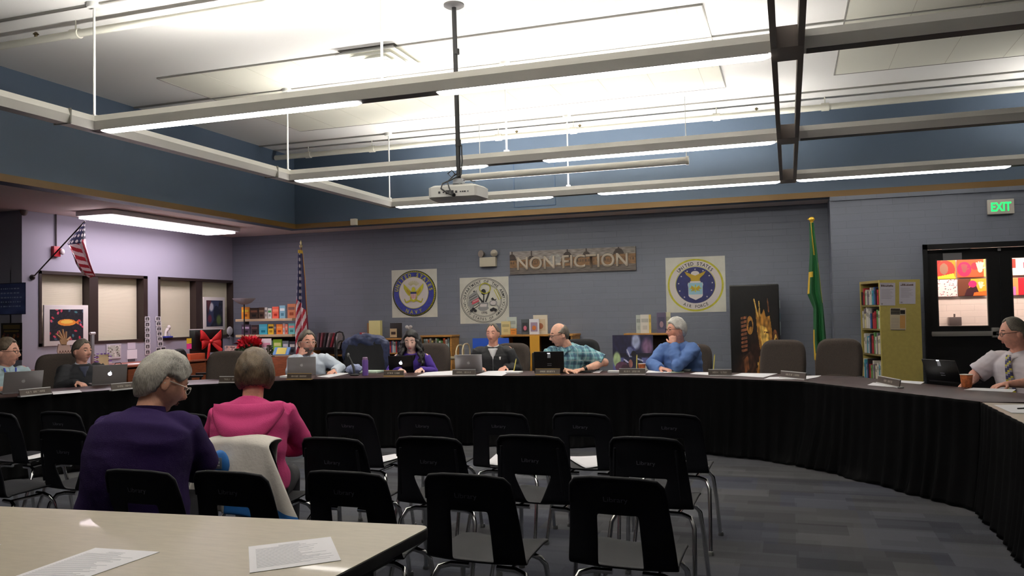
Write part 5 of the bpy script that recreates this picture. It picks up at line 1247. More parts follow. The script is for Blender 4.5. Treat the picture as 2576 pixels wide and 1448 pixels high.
# emergency light
p=onY(1228,658,YB-.05); t=thing('emergency_light','beige emergency light with two lamp heads beside the banner','emergency light',(p.x,YB-.05,p.z-.08))
MB().b2((p.x-.145,YB-.09,p.z-.085),(p.x+.145,YB-.001,p.z+.075)).build('box',mat('emergency_beige',(190,182,160),.5),t,True,bev=.006)
for s_ in (-1,1):
    m=MB(); c=Vector((p.x+s_*.11,YB-.05,p.z+.14)); R=Matrix.Rotation(PI/2,3,'X')@Matrix.Rotation(s_*.35,3,'Y'); m.lathe(c,[(0,-.05),(.035,-.04),(.06,.02),(.062,.035),(0,.04)],18,R=R); m.tube([c+Vector((0,.01,-.04)),c+Vector((0,.01,-.07))],.012,8); o2=m.build('lamp_head',mat('lamp_head_grey',(130,122,108),.3,.3),t,True)
# small box on the soffit edge, dome on the left soffit
p=onY(891,560,YU-.06); tag(MB().b2((p.x-.055,YU-.10,ZS-.0),(p.x+.055,YU-.031,ZS+.11)).build('motion_sensor',mat('sensor_cream',(205,198,180),.5),bev=.006),'small cream sensor box on the ochre trim','sensor')
p=onZ(60,534,ZS-.03); m=MB(); m.lathe((p.x,p.y,0),[(0,ZS-.08),(.03,ZS-.07),(.05,ZS-.03),(.05,ZS),(0,ZS)],16); tag(m.build('smoke_detector',mat('detector_grey',(120,108,100),.5)),'small dark dome under the left soffit near the frame edge','smoke detector')
# access panel outline on the blue wall
m=MB(); xa,xb=onY(1292,460,YU).x,onY(1397,460,YU).x; za,zb_2=onY(1340,519,YU).z,onY(1340,407,YU).z
for p,q in (((xa,za),(xb,za+.012)),((xa,zb_2-.012),(xb,zb_2)),((xa,za),(xa+.012,zb_2)),((xb-.012,za),(xb,zb_2)),((xa,zb_2-.13),(xb,zb_2-.12))): m.b2((p[0],YU-.008,p[1]),(q[0],YU,q[1]))
struct(m.build('trim_7',mat('panel_trim_blue',(52,78,108),.5)),'thin rectangular access panel frame on the blue wall')
# ================================================================ projector and screen tube
p=atd(1155,487,7.6); t=thing('projector','white ceiling projector on a long black pole','projector',(p.x,p.y,p.z-.07))
cz=Matrix.Rotation(YAW*.0+.10,3,'Z')
def PL(v): return p+cz@Vector(v)
b=MB(); pts=lambda z,g: [PL((x,y,z)) for x,y in ((-.25+g,-.13+g),(-.22+g,-.16+g),(.19-g,-.16+g),(.21-g,-.14+g),(.25-g,.1-g),(.22-g,.14-g),(-.22+g,.14-g),(-.25+g,.11-g))]
b.loft([pts(-.065,.025),pts(-.045,0),pts(.045,0),pts(.065,.03)]); b.build('body',mat('projector_white',(205,204,198),.4),t,True,ang=30)
b=MB()
for i in range(7): b.box(PL((.224,-.02,-.04+i*.013)),(.006,.15,.005),R=cz@Matrix.Rotation(-.16,3,'Z'))
b.build('side_vent',mat('vent_slots',(120,118,112),.6),t,True)
b=MB()
for x,w_,h_ in ((-.14,.02,.02),(-.1,.015,.012),(-.06,.04,.035),(-.02,.03,.03),(.02,.02,.02),(.06,.012,.012),(.08,.012,.012),(.1,.02,.012),(.13,.01,.01)): b.box(PL((x,-.161,-.005)),(w_,.004,h_),R=cz)
b.build('connectors',mat('connector_dark',(40,40,44),.5),t,True)
b=MB(); b.box(PL((0,-.0,.085)),(.26,.05,.012),R=cz); b.box(PL((0,0,.085)),(.05,.24,.012),R=cz); b.box(PL((0,0,.11)),(.09,.09,.05),R=cz); b.build('mount_bracket',mat('bracket_grey',(150,152,154),.4,.3),t,True)
b=MB(); e=onZ(1136,4,ZC); e=Vector((p.x-.02,p.y,ZC)); b.tube([PL((0,0,.12)),PL((0,0,.5))+Vector((-.003,0,0)),e],.022,12); b.tube([PL((0,0,.44)),PL((0,0,.5))],.027,12); b.tube([PL((0,0,1.3)),PL((0,0,1.35))],.027,12); b.build('pole',m_black,t,True)
b=MB(); b.lathe((e.x,e.y,0),[(0,ZC-.03),(.07,ZC-.03),(.095,ZC-.015),(.095,ZC),(0,ZC)],24); b.build('ceiling_plate',mat('plate_grey',(90,88,88),.5,.3),t,True)
b=MB(); P_=PL
b.tube([P_((.03,0,.45)),P_((.035,.0,.3)),P_((.03,-.03,.17)),P_((-.05,-.08,.12)),P_((-.12,-.13,.08)),P_((-.12,-.17,.03)),P_((-.05,-.19,-.02)),P_((0,-.18,-.04))],.007,8); b.tube([P_((0,0,.2)),P_((-.06,-.03,.15)),P_((-.1,-.02,.19)),P_((-.06,-.02,.22)),P_((-.03,-.02,.18)),P_((-.08,-.1,.1)),P_((-.04,-.18,.03)),P_((.0,-.19,-.05))],.006,8)
b.tube([P_((.0,-.17,-.03)),P_((.01,-.2,-.04))],.016,8); b.tube([P_((.05,-.02,.12)),P_((.12,-.05,.11)),P_((.16,-.02,.10)),P_((.12,.0,.11))],.004,6)
b.build('cable_bundle',m_black,t,True)
t=thing('screen_housing','white tube housing of a rolled projection screen behind the projector','projection screen',(-2.9,11.2,3.37))
xs,xe=onY(1160,448,11.2).x,onY(1727,410,11.2).x
b=MB(); b.tube([(xs,11.2,3.43),(xe,11.2,3.43)],.052,20); b.build('housing',mat('screen_case_white',(214,212,204),.12,coat=.6),t,True)
b=MB(); b.tube([(xe-.005,11.2,3.43),(xe+.03,11.2,3.43)],.06,20); b.box((xe-.06,11.145,3.43),(.1,.004,.022)); b.build('end_cap',mat('screen_cap',(190,186,176),.4),t,True)
for x in (xe,xs+.3):
    b=MB(); b.tube([(x,11.2,3.48),(x,11.2,ZC)],.006,6); b.build('suspension_rod',m_rod,t,True)
# ================================================================ flags
def star_at(u,v,n,mv):
    fu=(u*n)%1-.5; fv=(v*mv)%1-.5; return math.hypot(fu,fv)<.27
navy=(38,40,78); red=(168,32,52); wht=(222,212,214); gld=(196,160,48)
# standing flag, left
Pp=onY(757,622,12.25); base=Vector((Pp.x,12.25,0)); ztop=Pp.z
t=thing('standing_flag','striped national flag with gold fringe standing on a pole by the book display','flag',base)
m=MB(); m.tube([base+Vector((0,0,.04)),(base.x,base.y,ztop)],.014,10); m.build('pole',mat('flag_pole_wood',(120,84,48),.4),t,True)
m=MB(); m.lathe(base,[(0,0),(.14,0),(.14,.03),(.05,.06),(.02,.09),(0,.09)],24); m.build('pole_base',mat('brass_base',(170,140,70),.35,.8),t,True)
m=MB(); m.lathe((base.x,base.y,ztop),[(0,0),(.022,.0),(.03,.03),(.012,.05),(.02,.08),(0,.13)],12); m.build('finial',mat('finial_white_gold',(210,195,150),.35,.5),t,True)
F=Pic(60,170,wht)
def fcol(u,v,o):
    if u>.93 and v<.60: return gld
    if v<.03: return gld
    s=v+.16*(u-.5)*(1 if v>.45 else -.2)
    if v<.50-.12*(.5-u)*1.2 and u<.9: return wht if (star_at(u,v*1.0,4,17) and u<.8) else navy
    if u>.86 and v<.78: return (130,26,52)
    return red if math.sin((v*1.0-.55*(1-u)*.55+u*.13)*2*PI/.115)>0 else wht
F.px(fcol)
hl=[(752,628),(750,700),(747,760),(745,830),(748,900)]; hr=[(764,630),(770,700),(773,760),(778,830),(782,900)]
def edge(pts,v,Y):
    y=pts[0][1]+(pts[-1][1]-pts[0][1])*v
    for (x0_,y0_),(x1_,y1_) in zip(pts,pts[1:]):
        if y<=y1_: return onY(x0_+(x1_-x0_)*(y-y0_)/(y1_-y0_),y,Y)
    return onY(pts[-1][0],pts[-1][1],Y)
def fg(u,v):
    a=edge(hl,v,12.2);b=edge(hr,v,12.2); p_=a.lerp(b,u); p_.y+=-.02+.035*math.cos(u*PI*4+v*1.5)*(.3+v)-.02; return p_
F.build('flag_cloth',(0,0,0),(0,0,0),(0,0,0),t,True,fn=fg,rough=.7)
# flag on the angled wall pole
F=Pic(90,120,wht)
def fc2(u,v,o):
    if v<.36 and u<.62-.1*v: return wht if star_at(u,v,9,11) else navy
    if u>=.55: 
        if v<.30: return wht if star_at(u,v,9,11) else (24,22,44)
        return (150,30,52) if math.sin((u*1.0+v*.15)*2*PI*7.5)>0 else (196,184,192)
    return red if math.sin((v*1.25-u*.42)*2*PI*6.0)>0 else (232,224,228)
F.px(fc2)
lef=[(211,560),(186,585),(163,613),(176,640),(190,668),(208,690),(228,699)]; rig=[(213,560),(218,580),(222,605),(227,630),(231,655),(234,675),(236,692)]
def fg2(u,v):
    i=min(5,int(v*6)); f_2=v*6-i; X=-9.5
    a=onX(lef[i][0]+(lef[i+1][0]-lef[i][0])*f_2,lef[i][1]+(lef[i+1][1]-lef[i][1])*f_2,X); b=onX(rig[i][0]+(rig[i+1][0]-rig[i][0])*f_2,rig[i][1]+(rig[i+1][1]-rig[i][1])*f_2,X)
    p_=a.lerp(b,u); p_.x+=(.06*math.cos(u*PI*3)+.03*math.sin(u*9+v*4))*(.2+v); return p_
pb=onX(83,697,XW+.02); pt=onX(214,556,-9.5); t=thing('wall_flag','small striped national flag on a slanting wall pole above the left windows','flag',pb)
m=MB(); m.tube([pb,pt],.010,8); m.build('pole',mat('pole_dark',(50,40,36),.4),t,True); m=MB(); m.ball(pb,.03,n=10); m.tube([pb+Vector((-.0,0,0)),pb+Vector((-.02,0,0))],.04,10); m.build('wall_bracket',m_dbrown,t,True)
F.build('flag_cloth',(0,0,0),(0,0,0),(0,0,0),t,True,fn=fg2,rough=.7)
# green flag
Pp=onY(2042,562,12.3); base=Vector((Pp.x,12.3,0)); ztop=Pp.z
t=thing('standing_flag','green flag with gold fringe standing on a pole before the right wall','flag',base)
m=MB(); m.tube([base+Vector((0,0,.04)),(base.x,base.y,ztop)],.014,10); m.build('pole',mat('flag_pole_wood',(120,84,48),.4),t,True)
m=MB(); m.lathe(base,[(0,0),(.14,0),(.14,.03),(.05,.06),(.02,.09),(0,.09)],24); m.build('pole_base',mat('brass_base',(170,140,70),.35,.8),t,True)
m=MB(); c=Vector((base.x,base.y,ztop)); m.lathe(c,[(0,0),(.02,0),(.025,.02),(.01,.03),(0,.035)],12); m.ball(c+Vector((-.0,0,.06)),(.04,.02,.035),n=14); m.prism([c+Vector(v) for v in ((-.06,-.005,.06),(-.02,-.005,.09),(.03,-.005,.09),(.02,-.005,.04))],(0,.01,0)); m.build('finial',mat('finial_gold',(200,160,50),.35,.5),t,True)
G_=Pic(50,150,(18,92,44))
def gc(u,v,o):
    if v<.24 and abs(u-(.35+.9*v))<.09: return gld
    if u<.14 and .36<v<.52 : return gld
    if .36<v<.40 and u<.42: return gld
    if u<.10 and v>.78: return gld
    if v>.955 and u<.45: return gld
    if u>.95 and .3<v<.6: return (150,140,50)
    k_=1; return (20*k_,96*k_,46*k_) if .4<u<.75 else (14,76,38)
G_.px(gc)
hl2=[(2036,560),(2037,640),(2031,740),(2046,775),(2046,860),(2049,910)]; hr2=[(2047,560),(2056,640),(2066,740),(2071,780),(2078,860),(2084,885)]
def fg3(u,v):
    y=560+345*v
    def ex(P_):
        for (a,b),(c_,d) in zip(P_,P_[1:]):
            if y<=d: return a+(c_-a)*(y-b)/(d-b)
        return P_[-1][0]
    q=onY(ex(hl2)*(1-u)+ex(hr2)*u,y-10*u*v,12.25); q.y+=.035*math.cos(u*PI*3.2+v)*(.3+v)-.03; return q
G_.build('flag_cloth',(0,0,0),(0,0,0),(0,0,0),t,True,fn=fg3,rough=.7)
# ================================================================ things drawn to measure on vertical planes facing the room
def vbox(x0,y0,x1,y1,Y,dep,mats,name,label,cat,group=None,lean=0.,bev=0,zb=None,parent=None,face=None):
    """box whose front face covers the given picture rectangle on the plane y=Y; zb: real height of what it stands on"""
    xm=(x0+x1)/2; ym=(y0+y1)/2; X0=onY(x0,ym,Y).x; X1=onY(x1,ym,Y).x; zt_=onY(xm,y0,Y).z; zl=onY(xm,y1,Y).z if zb is None else zb
    m=MB(); m.box(((X0+X1)/2,Y+dep/2,(zl+zt_)/2),(X1-X0,dep,zt_-zl),0)
    w,h=X1-X0,zt_-zl
    if face=='book':
        m.k=1; m.box(((X0+X1)/2,Y-.0006,zl+h*.68),(w*.8,.0012,h*.2),1); m.box(((X0+X1)/2,Y-.0006,zl+h*.3),(w*.5,.0012,h*.22),2)
    if face=='pic': m.box(((X0+X1)/2,Y-.0006,zl+h*.48),(w*.72,.0012,h*.6),1); m.ball(((X0+X1)/2,Y-.001,zl+h*.42),(w*.22,.002,h*.16),2,n=12)
    if lean:
        c=Vector(((X0+X1)/2,Y,zl)); R=Matrix.Rotation(lean,3,'Y'); m.v=[c+R@(v-c) for v in m.v]; dz=min(v.z for v in m.v)-zl; m.v=[v-Vector((0,0,dz)) for v in m.v]
    o=m.build(name,mats,parent,parent is not None,bev=bev)
    if parent is None: tag(o,label,cat,group)
    return o
_c=[0]
def bm(c): return mat('cover_%d_%d_%d'%c,c,.5)
# ---------------------------------------------------------------- book display in the corner
m_birch=mat('birch_shelf',(196,172,140),.5,vary=(8,.1,(1,1,8))); m_oak=mat('oak_veneer',(168,120,58),.5,vary=(10,.15,(1,1,6))); m_dk=mat('dark_cabinet_inside',(36,28,22),.7)
sy=12.62; SX0,SX1=-9.58,-8.38; SZ=[onY(672,801,sy).z-.0,onY(672,841,sy).z,onY(672,893,sy).z,.42,.12]
t=thing('display_shelf','birch book display shelves in the corner by the striped flag','shelf',((SX0+SX1)/2,sy+.15,0))
for k,z in enumerate(SZ):
    MB().b2((SX0,sy,z-.045),(SX1,sy+.26,z)).build('shelf_board',m_birch,t,True,bev=.004)
for x in (SX0+.08,SX1-.02):
    MB().b2((x-.02,sy+.2,0),(x+.02,sy+.27,1.50)).build('upright',mat('black_upright',(24,22,22),.5),t,True)
MB().b2((SX0,sy+.262,0),(SX1,sy+.275,1.12)).build('back_panel',mat('shelf_back_dark',(44,42,46),.7),t,True)
bk=[(604,623,772,0,(232,150,40),(240,210,60)),(625,645,774,0,(70,50,44),(150,100,80)),(647,661,773,0,(90,66,56),(160,130,110)),(662,668,773,0,(200,196,190),(120,120,120)),(670,679,775,0,(205,210,205),(60,140,70)),(681,697,771,0,(226,96,74),(240,140,110)),(699,713,768,0,(130,180,200),(230,240,240)),(719,739,764,0,(196,120,80),(120,80,70)),
 (604,625,816,1,(78,60,84),(190,170,200)),(628,645,817,1,(60,44,48),(110,80,80)),(648,668,815,1,(70,180,206),(90,190,216)),(670,684,815,1,(226,186,50),(60,50,40)),(685,690,816,1,(100,90,90),(160,160,160)),(691,706,815,1,(236,130,50),(240,160,90)),(707,712,813,1,(206,200,200),(230,120,110)),(713,719,815,1,(230,130,110),(240,180,150)),(721,737,813,1,(110,186,186),(226,130,130)),
 (683,704,853,2,(150,200,60),(230,230,150)),(706,721,857,2,(110,120,126),(200,200,210)),(723,738,858,2,(60,62,70),(200,196,190)),(640,655,862,2,(170,150,130),(90,80,70)),(610,636,872,2,(190,150,140),(120,90,90)),(664,681,856,2,(120,150,130),(60,80,60)),
 (707,722,900,3,(180,120,130),(90,60,70)),(725,738,902,3,(110,160,170),(200,210,220))]
cn=['orange','dark brown','dull brown','thin grey','thin pale','coral red','light blue','tan','dark purple patterned','dark maroon','plain cyan','yellow','thin dark grey','bright orange','thin white','thin coral','teal and pink','lime green','grey blue','black and white','beige','dusty pink','grey green','rose','pale teal']
for i,(x0,x1,y0,row,c1,c2) in enumerate(bk):
    vbox(x0,y0,x1,0,sy+.05+.01*(i%3),.022,[bm(c1),bm(c2),bm(tuple(max(0,c-60) for c in c1))],'book','%s book facing out on the %s birch shelf by the flag'%(cn[i],['top','second','third','lowest'][row]),'book','books facing out on the corner display',zb=SZ[row]+.001 if row<3 else SZ[3]+.001+.0,face='book')
# ---------------------------------------------------------------- low bookcases along the back wall
def case(x0,x1,z,y0,dep,label,shelves=(.1,.45,.78),mid=None):
    t=thing('low_bookcase',label,'bookcase',((x0+x1)/2,y0+dep/2,0),0,'low oak bookcases on the back wall')
    MB().b2((x0-.015,y0-.02,z-.03),(x1+.015,y0+dep,z)).build('top',m_oak,t,True,bev=.003)
    for x in (x0,x1-.03)+(() if mid is None else (mid,)): MB().b2((x,y0,0),(x+.03,y0+dep,z-.03)).build('side_panel',m_oak,t,True)
    MB().b2((x0+.03,y0+dep-.012,.02),(x1-.03,y0+dep,z-.03)).build('back_panel',m_dk,t,True)
    for s in shelves: MB().b2((x0+.03,y0+.01,s-.02),(x1-.03 if mid is None else x1-.03,y0+dep-.012,s)).build('shelf_board',m_oak,t,True)
    return t
def row(x0,x1,y0,z,cols,where,hmin=.2,hmax=.26,seed=1,wmin=.02,wmax=.04,n0=99,label='%s book in the row '):
    r=random.Random(seed); x=x0; i=0
    while x<x1-.02 and i<n0:
        w=r.uniform(wmin,wmax); h=r.uniform(hmin,hmax); c=cols[i%len(cols)]; ln=r.uniform(-.04,.04)*0
        m=MB(); m.b2((x,y0,z),(x+w*.94,y0+.17,z+h),0); m.b2((x+.001,y0-.001,z+h*.62),(x+w*.94-.001,y0,z+h*.86),1)
        tag(m.build('book',[bm(c[0]),bm(tuple(int(v*.6) for v in c[0]))]),('%s book, %s from left, %s'%(c[1],ORD[i] if i<len(ORD) else 'last',where)),'book','books '+where); x+=w+.001; i+=1
ORD=['first','second','third','fourth','fifth','sixth','seventh','eighth','ninth','tenth','eleventh','twelfth','thirteenth','fourteenth','fifteenth','sixteenth']
W_=((206,200,190),'cream');R_=((160,44,54),'red');B_=((56,84,140),'blue');O_=((196,90,40),'orange');G_2=((90,140,80),'green');K_=((44,38,40),'dark');T_=((150,170,170),'pale teal');Y_=((200,180,110),'straw')
yb=12.95
case(onY(968,860,yb).x,onY(1052,860,yb).x,1.035,yb,.33,'low oak bookcase behind the long haired woman, left part')
row(onY(975,880,yb).x,onY(1046,880,yb).x,yb+.03,.781,[W_,R_,B_,W_,T_,R_,K_,B_],'on the shelf left of the curly haired woman',.17,.21,3)
row(onY(975,880,yb).x,onY(1046,880,yb).x,yb+.03,.451,[R_,W_,G_2,R_,O_,K_],'on the lower shelf by the navy jacket',.2,.26,4,n0=9)
case(onY(1058,850,yb).x,onY(1136,850,yb).x,1.075,yb,.33,'low oak bookcase right of the long haired woman')
row(onY(1064,870,yb).x,onY(1131,870,yb).x,yb+.03,.781,[T_,W_,O_,W_,Y_,K_,W_,G_2,W_,G_2,O_,W_],'on the shelf right of the curly haired woman',.19,.25,5,.028,.042)
X3=onY(1262,850,12.75).x; case(X3,onY(1440,850,12.75).x,1.075,12.75,.5,'oak bookcase with a yellow end panel behind the man in plaid',(.1,.5),mid=onY(1336,880,12.75).x)
xp=onY(1335,880,12.74).x; xq=onY(1359,880,12.74).x; tag(MB().b2((xp,12.70,0),(xq,12.728,1.06)).build('end_board',mat('ochre_end_board',(206,150,48),.5)),'ochre end board standing before the middle bookcase','board')
x4=onY(1572,850,12.95).x; x5=onY(1700,850,12.95).x; case(x4,x5,1.07,12.95,.33,'low oak bookcase behind the white haired man',(.1,.5))
row(x4+.7,x5-.02,13.0,.501,[K_,B_,K_],'in the dark shelf behind the white haired man',.2,.26,8,n0=3)
# standing books on the tops
TB=[(1253,808,1275,'cream folder standing',(214,196,140),12.85,1.076,0),(1268,797,1291,'white spotted booklet behind the cream folder',(196,204,196),12.93,1.076,0),(1276,826,1290,'orange and green book standing',(220,140,60),12.80,1.076,0),(1303,803,1322,'dark book with a pink figure',(70,76,80),12.85,1.076,0),(1323,802,1347,'white edged picture book',(220,220,226),12.82,1.076,0),(1333,792,1368,'tall cream book behind the others',(214,204,184),12.93,1.076,0),
 (1590,792,1602,'pale green thin book standing',(178,184,176),13.0,1.071,0),(1601,791,1623,'white open book with dark marks',(216,210,200),12.99,1.071,.0),(1622,791,1627,'thin yellow edged book',(206,176,90),12.98,1.071,0),(1642,786,1665,'purple picture book with a gold band',(84,76,100),12.99,1.071,0),(1664,785,1676,'cream book beside the purple picture book',(206,200,166),13.0,1.071,0)]
for i,(x0,y0,x1,lab,c,Y,zb_,l) in enumerate(TB):
    pic='pic' if i in (3,4,5,9) else 'book'
    c2={3:((40,40,44),(190,100,120)),4:((150,130,150),(196,110,50)),5:((200,180,150),(150,90,60)),9:((60,56,80),(150,120,130))}.get(i,(tuple(int(v*.8) for v in c),tuple(int(v*.9) for v in c)))
    vbox(x0,y0,x1,0,Y,.03,[bm(c),bm(c2[0]),bm(c2[1])],'book',lab+(' on the bookcase behind the man in plaid' if i<6 else ' on the bookcase behind the white haired man'),'book','books standing on the bookcase tops',zb=zb_,face=pic)
vbox(922,806,950,0,13.0,.09,[mat('cream_file_box',(226,214,150),.6)],'file_box','cream file box on the bookcase by the navy jacket','box',zb=1.036) if False else None
# bookcase further left, below the file box
xa=onY(782,870,13.0).x; xb=onY(962,870,13.0).x; case(xa,xb,1.0,13.0,.29,'low oak bookcase behind the bearded man and the navy jacket',(.1,.45,.74))
row(xa+.05,xa+.75,13.04,.451,[K_,R_,B_,W_,K_],'on the low shelf behind the bearded man',.2,.27,12,n0=14)
vbox(922,806,950,0,13.05,.09,[mat('cream_file_box',(226,214,150),.6)],'file_box','cream file box standing behind the navy jacket','box',zb=1.001,bev=.003)
vbox(918,812,924,0,13.06,.08,[bm((140,100,60))],'book','thin brown book left of the cream file box','book',zb=1.001)
t=thing('framed_certificate','small dark framed sign with tan centre left of the long haired woman','sign',onY(989,856,12.99)); 
vbox(975,812,1003,0,12.99,.03,[mat('dark_frame_wood',(34,28,26),.5)],'frame','','',zb=1.036,parent=t,bev=.003); vbox(981,826,998,848,12.985,.004,[mat('tan_print',(186,160,124),.6)],'print','','',parent=t); vbox(984,834,995,841,12.982,.002,[mat('dark_print_mark',(60,40,34),.6)],'print_mark','','',parent=t)
for i,(x0,x1,y0,c,n_) in enumerate([(893,898,838,(90,120,150),'blue'),(899,904,836,(170,60,70),'red'),(905,911,837,(206,190,190),'pale'),(912,917,839,(150,50,60),'dark red')]):
    vbox(x0,y0,x1,0,13.06,.12,[bm(c)],'book','small %s book on the bookcase left of the file box'%n_,'book','small books by the file box',zb=1.001)
for i,(x,ln,c,n_) in enumerate([(797,.1,(70,60,66),'dark grey'),(804,.16,(110,56,66),'maroon'),(812,.2,(52,46,50),'black'),(820,.24,(130,110,116),'mauve'),(829,.3,(130,40,56),'crimson'),(837,.34,(150,140,146),'grey')]):
    p=onY(x,874,12.6); m=MB(); R=Matrix.Rotation(ln,3,'Y'); m.box(p+R@Vector((0,.1,.15)),(.032,.18,.29),0,R=R); m.box(p+R@Vector((0,.009,.2)),(.028,.002,.06),1,R=R); dz=min(v.z for v in m.v)-.86; m.v=[v-Vector((0,0,dz)) for v in m.v]; tag(m.build('book',[bm(c),bm(tuple(min(255,int(v*1.3)) for v in c))]),'%s book leaning on the cart behind the bearded man'%n_,'book','leaning books on the cart')
def cart(x0,x1,Y,zt_,label,m,hand=True,deck=.86):
    X0=onY(x0,880,Y).x; X1=onY(x1,880,Y).x; t=thing('book_cart',label,'cart',((X0+X1)/2,Y+.2,0),0,'wheeled book carts')
    for z in (deck,.5,.16): 
        s=MB(); s.b2((X0,Y,z-.012),(X1,Y+.36,z)); s.b2((X0,Y,z-.012),(X1,Y+.008,z+.04)); s.build('shelf_tray',m,t,True)
    for x in (X0,X1):
        s=MB(); s.tube([(x,Y+.02,.08),(x,Y+.02,zt_-.09),(x,Y+.07,zt_-.02),(x,Y+.13,zt_),(x,Y+.23,zt_),(x,Y+.29,zt_-.02),(x,Y+.34,zt_-.09),(x,Y+.34,.08)],.012,8); s.build('end_frame',m,t,True)
        for y in (Y+.02,Y+.34):
            s=MB(); s.tube([(x-.012,y,.04),(x+.012,y,.04)],.04,14); s.build('wheel',m_black,t,True)
    return t
cart(784,846,12.55,1.0,'dark book cart with leaning books behind the bearded man',m_black)
m_cart=mat('beige_cart_metal',(186,172,140),.45,.2)
cart(1082,1146,12.1,.93,'beige metal book cart right of the long haired woman',m_cart,deck=.72); cart(1162,1200,12.1,.95,'beige metal book cart left of the man in the black jacket',m_cart,deck=.72)
m=MB(); c=onY(854,850,12.2); m.tube([c+Vector(v) for v in ((-.085,0,-.25),(-.085,0,.02),(-.06,0,.09),(.0,0,.11),(.06,0,.09),(.085,0,.02),(.085,0,-.25))],.014,10); m.tube([c+Vector((-.085,0,-.25)),c+Vector((-.085,0,-c.z))],.014,8); m.tube([c+Vector((.085,0,-.25)),c+Vector((.085,0,-c.z))],.014,8); m.box(c+Vector((0,0,-c.z+.02)),(.3,.3,.04)); tag(m.build('hand_truck',m_black),'black hand truck with a looped handle behind the bearded man','hand truck')
m=MB(); c=onY(1187,870,12.0); X0=onY(1189,870,12.).x; X1=onY(1280,870,12.).x; za=onY(1235,850,12.).z
tag(MB().b2((X0,12.0,.35),(X1,12.02,za)).build('blue_board',mat('bright_blue_board',(40,84,190),.5)),'plain bright blue board behind the man in the black jacket','board')
t=thing('easel_stand','thin black stand under the bright blue board','stand',((X0+X1)/2,12.03,0))
for x in (X0+.06,X1-.06): MB().tube([(x,12.03,0),(x,12.03,.5)],.012,8).build('leg',m_black,t,True)
MB().b2((X0,11.98,.33),(X1,12.05,.348)).build('ledge',m_black,t,True)
m=MB(); m.tube([onY(1270,938,12.3)-Vector((0,0,0))]*0+[ (X1+.12,12.35,0.),(X1+.12,12.35,.78)],.09,16); o=m.build('grey_bin',mat('bin_grey_green',(120,130,118),.6)); tag(o,'grey green bin between the blue board and the ochre board','bin')
m=MB(); m.b2((X1+.24,12.4,0),(X1+.42,12.6,.80)); o=m.build('black_case',m_black,bev=.02); tag(o,'tall black case standing left of the ochre board','case')
for s_ in (-1,1):
    p=onY(1027+s_*6,822,12.99); m=MB(); m.ball((p.x,13.0,1.036+.0),(.03,.02,.028),n=12); 
p=onY(1027,822,13.0); m=MB(); m.tube([(p.x,13.02,1.076 if p.x>-6.03 else 1.036),(p.x,13.02,p.z-.03)],.008,8)
for s_ in (-1,1): m.ball((p.x+s_*.035,13.02,p.z),(.035,.02,.03),n=14)
m.ball((p.x,13.02,p.z-.02),(.02,.02,.02),n=10); tag(m.build('white_bow_ornament',mat('ornament_white',(196,190,186),.6)),'small white bow shaped ornament above the head of the long haired woman','ornament')
# ---------------------------------------------------------------- football photo board, dark statue display
Fb=Pic(90,120,(44,44,84))
Fb.rect(0,0,1,.33,(34,32,60)).ell(.58,.10,.13,.14,(160,168,200),0,.4).ell(.85,.18,.17,.16,(120,90,120),0,.5).rect(0,.27,1,.32,(24,22,38)).rect(0,.33,1,.6,(84,88,140)).ell(.1,.36,.11,.13,(168,190,140),0,.3).ell(.9,.5,.2,.1,(190,190,180),0,.4)
Fb.ell(.45,.24,.12,.075,(60,62,104)).ell(.42,.23,.08,.05,(100,106,150)).ell(.52,.28,.06,.05,(30,24,30)).line(.36,.22,.42,.31,.014,(170,170,190)).line(.44,.32,.54,.33,.01,(150,150,170)).poly([(.28,.33),(.7,.31),(.78,.5),(.7,.55),(.33,.55),(.25,.42)],(30,32,60)).line(.28,.36,.38,.40,.012,(180,180,210)).line(.62,.35,.74,.38,.012,(180,180,210)).ell(.22,.47,.16,.08,(90,56,80)).ell(.44,.42,.05,.06,(140,90,84)).ell(.3,.48,.1,.05,(60,36,50)).rect(.25,.56,.8,1,(30,30,50)).rect(0,.6,.25,1,(120,124,150)).rect(.8,.6,1,1,(120,124,150)).speck(.25,14)
X0=onY(1541,880,12.55).x; X1=onY(1643,880,12.55).x; za=onY(1592,842,12.55).z
t=thing('sports_poster','photo board of a helmeted football player, left of the white haired man','poster',((X0+X1)/2,12.56,0))
MB().b2((X0,12.56,0.0),(X1,12.58,za)).build('board',mat('board_edge_dark',(40,38,44),.6),t,True); Fb.build('print',(X0,12.559,za),(X1-X0,0,0),(0,0,-za*.99),t,True)
Y0=12.72; X0=onY(1836,800,Y0).x; X1=onY(1961,800,Y0).x; za=onY(1898,715,Y0).z
t=thing('poster_cabinet','tall black cabinet with a golden statue poster behind the first empty chair','cabinet',((X0+X1)/2,Y0+.15,0))
b=MB(); b.b2((X0,Y0,0),(X1,Y0+.34,za)); b.build('body',mat('cabinet_black',(16,15,16),.35),t,True,bev=.02)
E_=Pic(130,290,(12,9,9))
g1=(150,104,44); g2=(200,160,80); g3=(96,58,34)
E_.ell(.62,.60,.5,.42,(44,24,16),0,.8).ell(.25,.85,.3,.3,(60,34,24),0,.8)
E_.poly([(.52,.18),(.56,.26),(.60,.19),(.63,.26),(.70,.20),(.74,.27),(.82,.26),(.86,.40),(.84,.50),(.80,.60),(.70,.64),(.60,.54),(.55,.40)],g1).poly([(.62,.34),(.74,.36),(.80,.44),(.78,.56),(.70,.60),(.64,.52),(.61,.42)],g2).line(.70,.40,.78,.405,.006,(70,42,24)).line(.72,.50,.78,.50,.006,(110,70,34)).ell(.72,.45,.03,.05,g2)
E_.line(.5,.12,.57,.26,.012,g2).line(.60,.14,.62,.26,.01,g2).line(.78,.12,.80,.22,.012,g3).ell(.92,.50,.07,.12,g3).ell(.93,.50,.035,.08,g2).ell(.94,.49,.02,.04,(20,12,10))
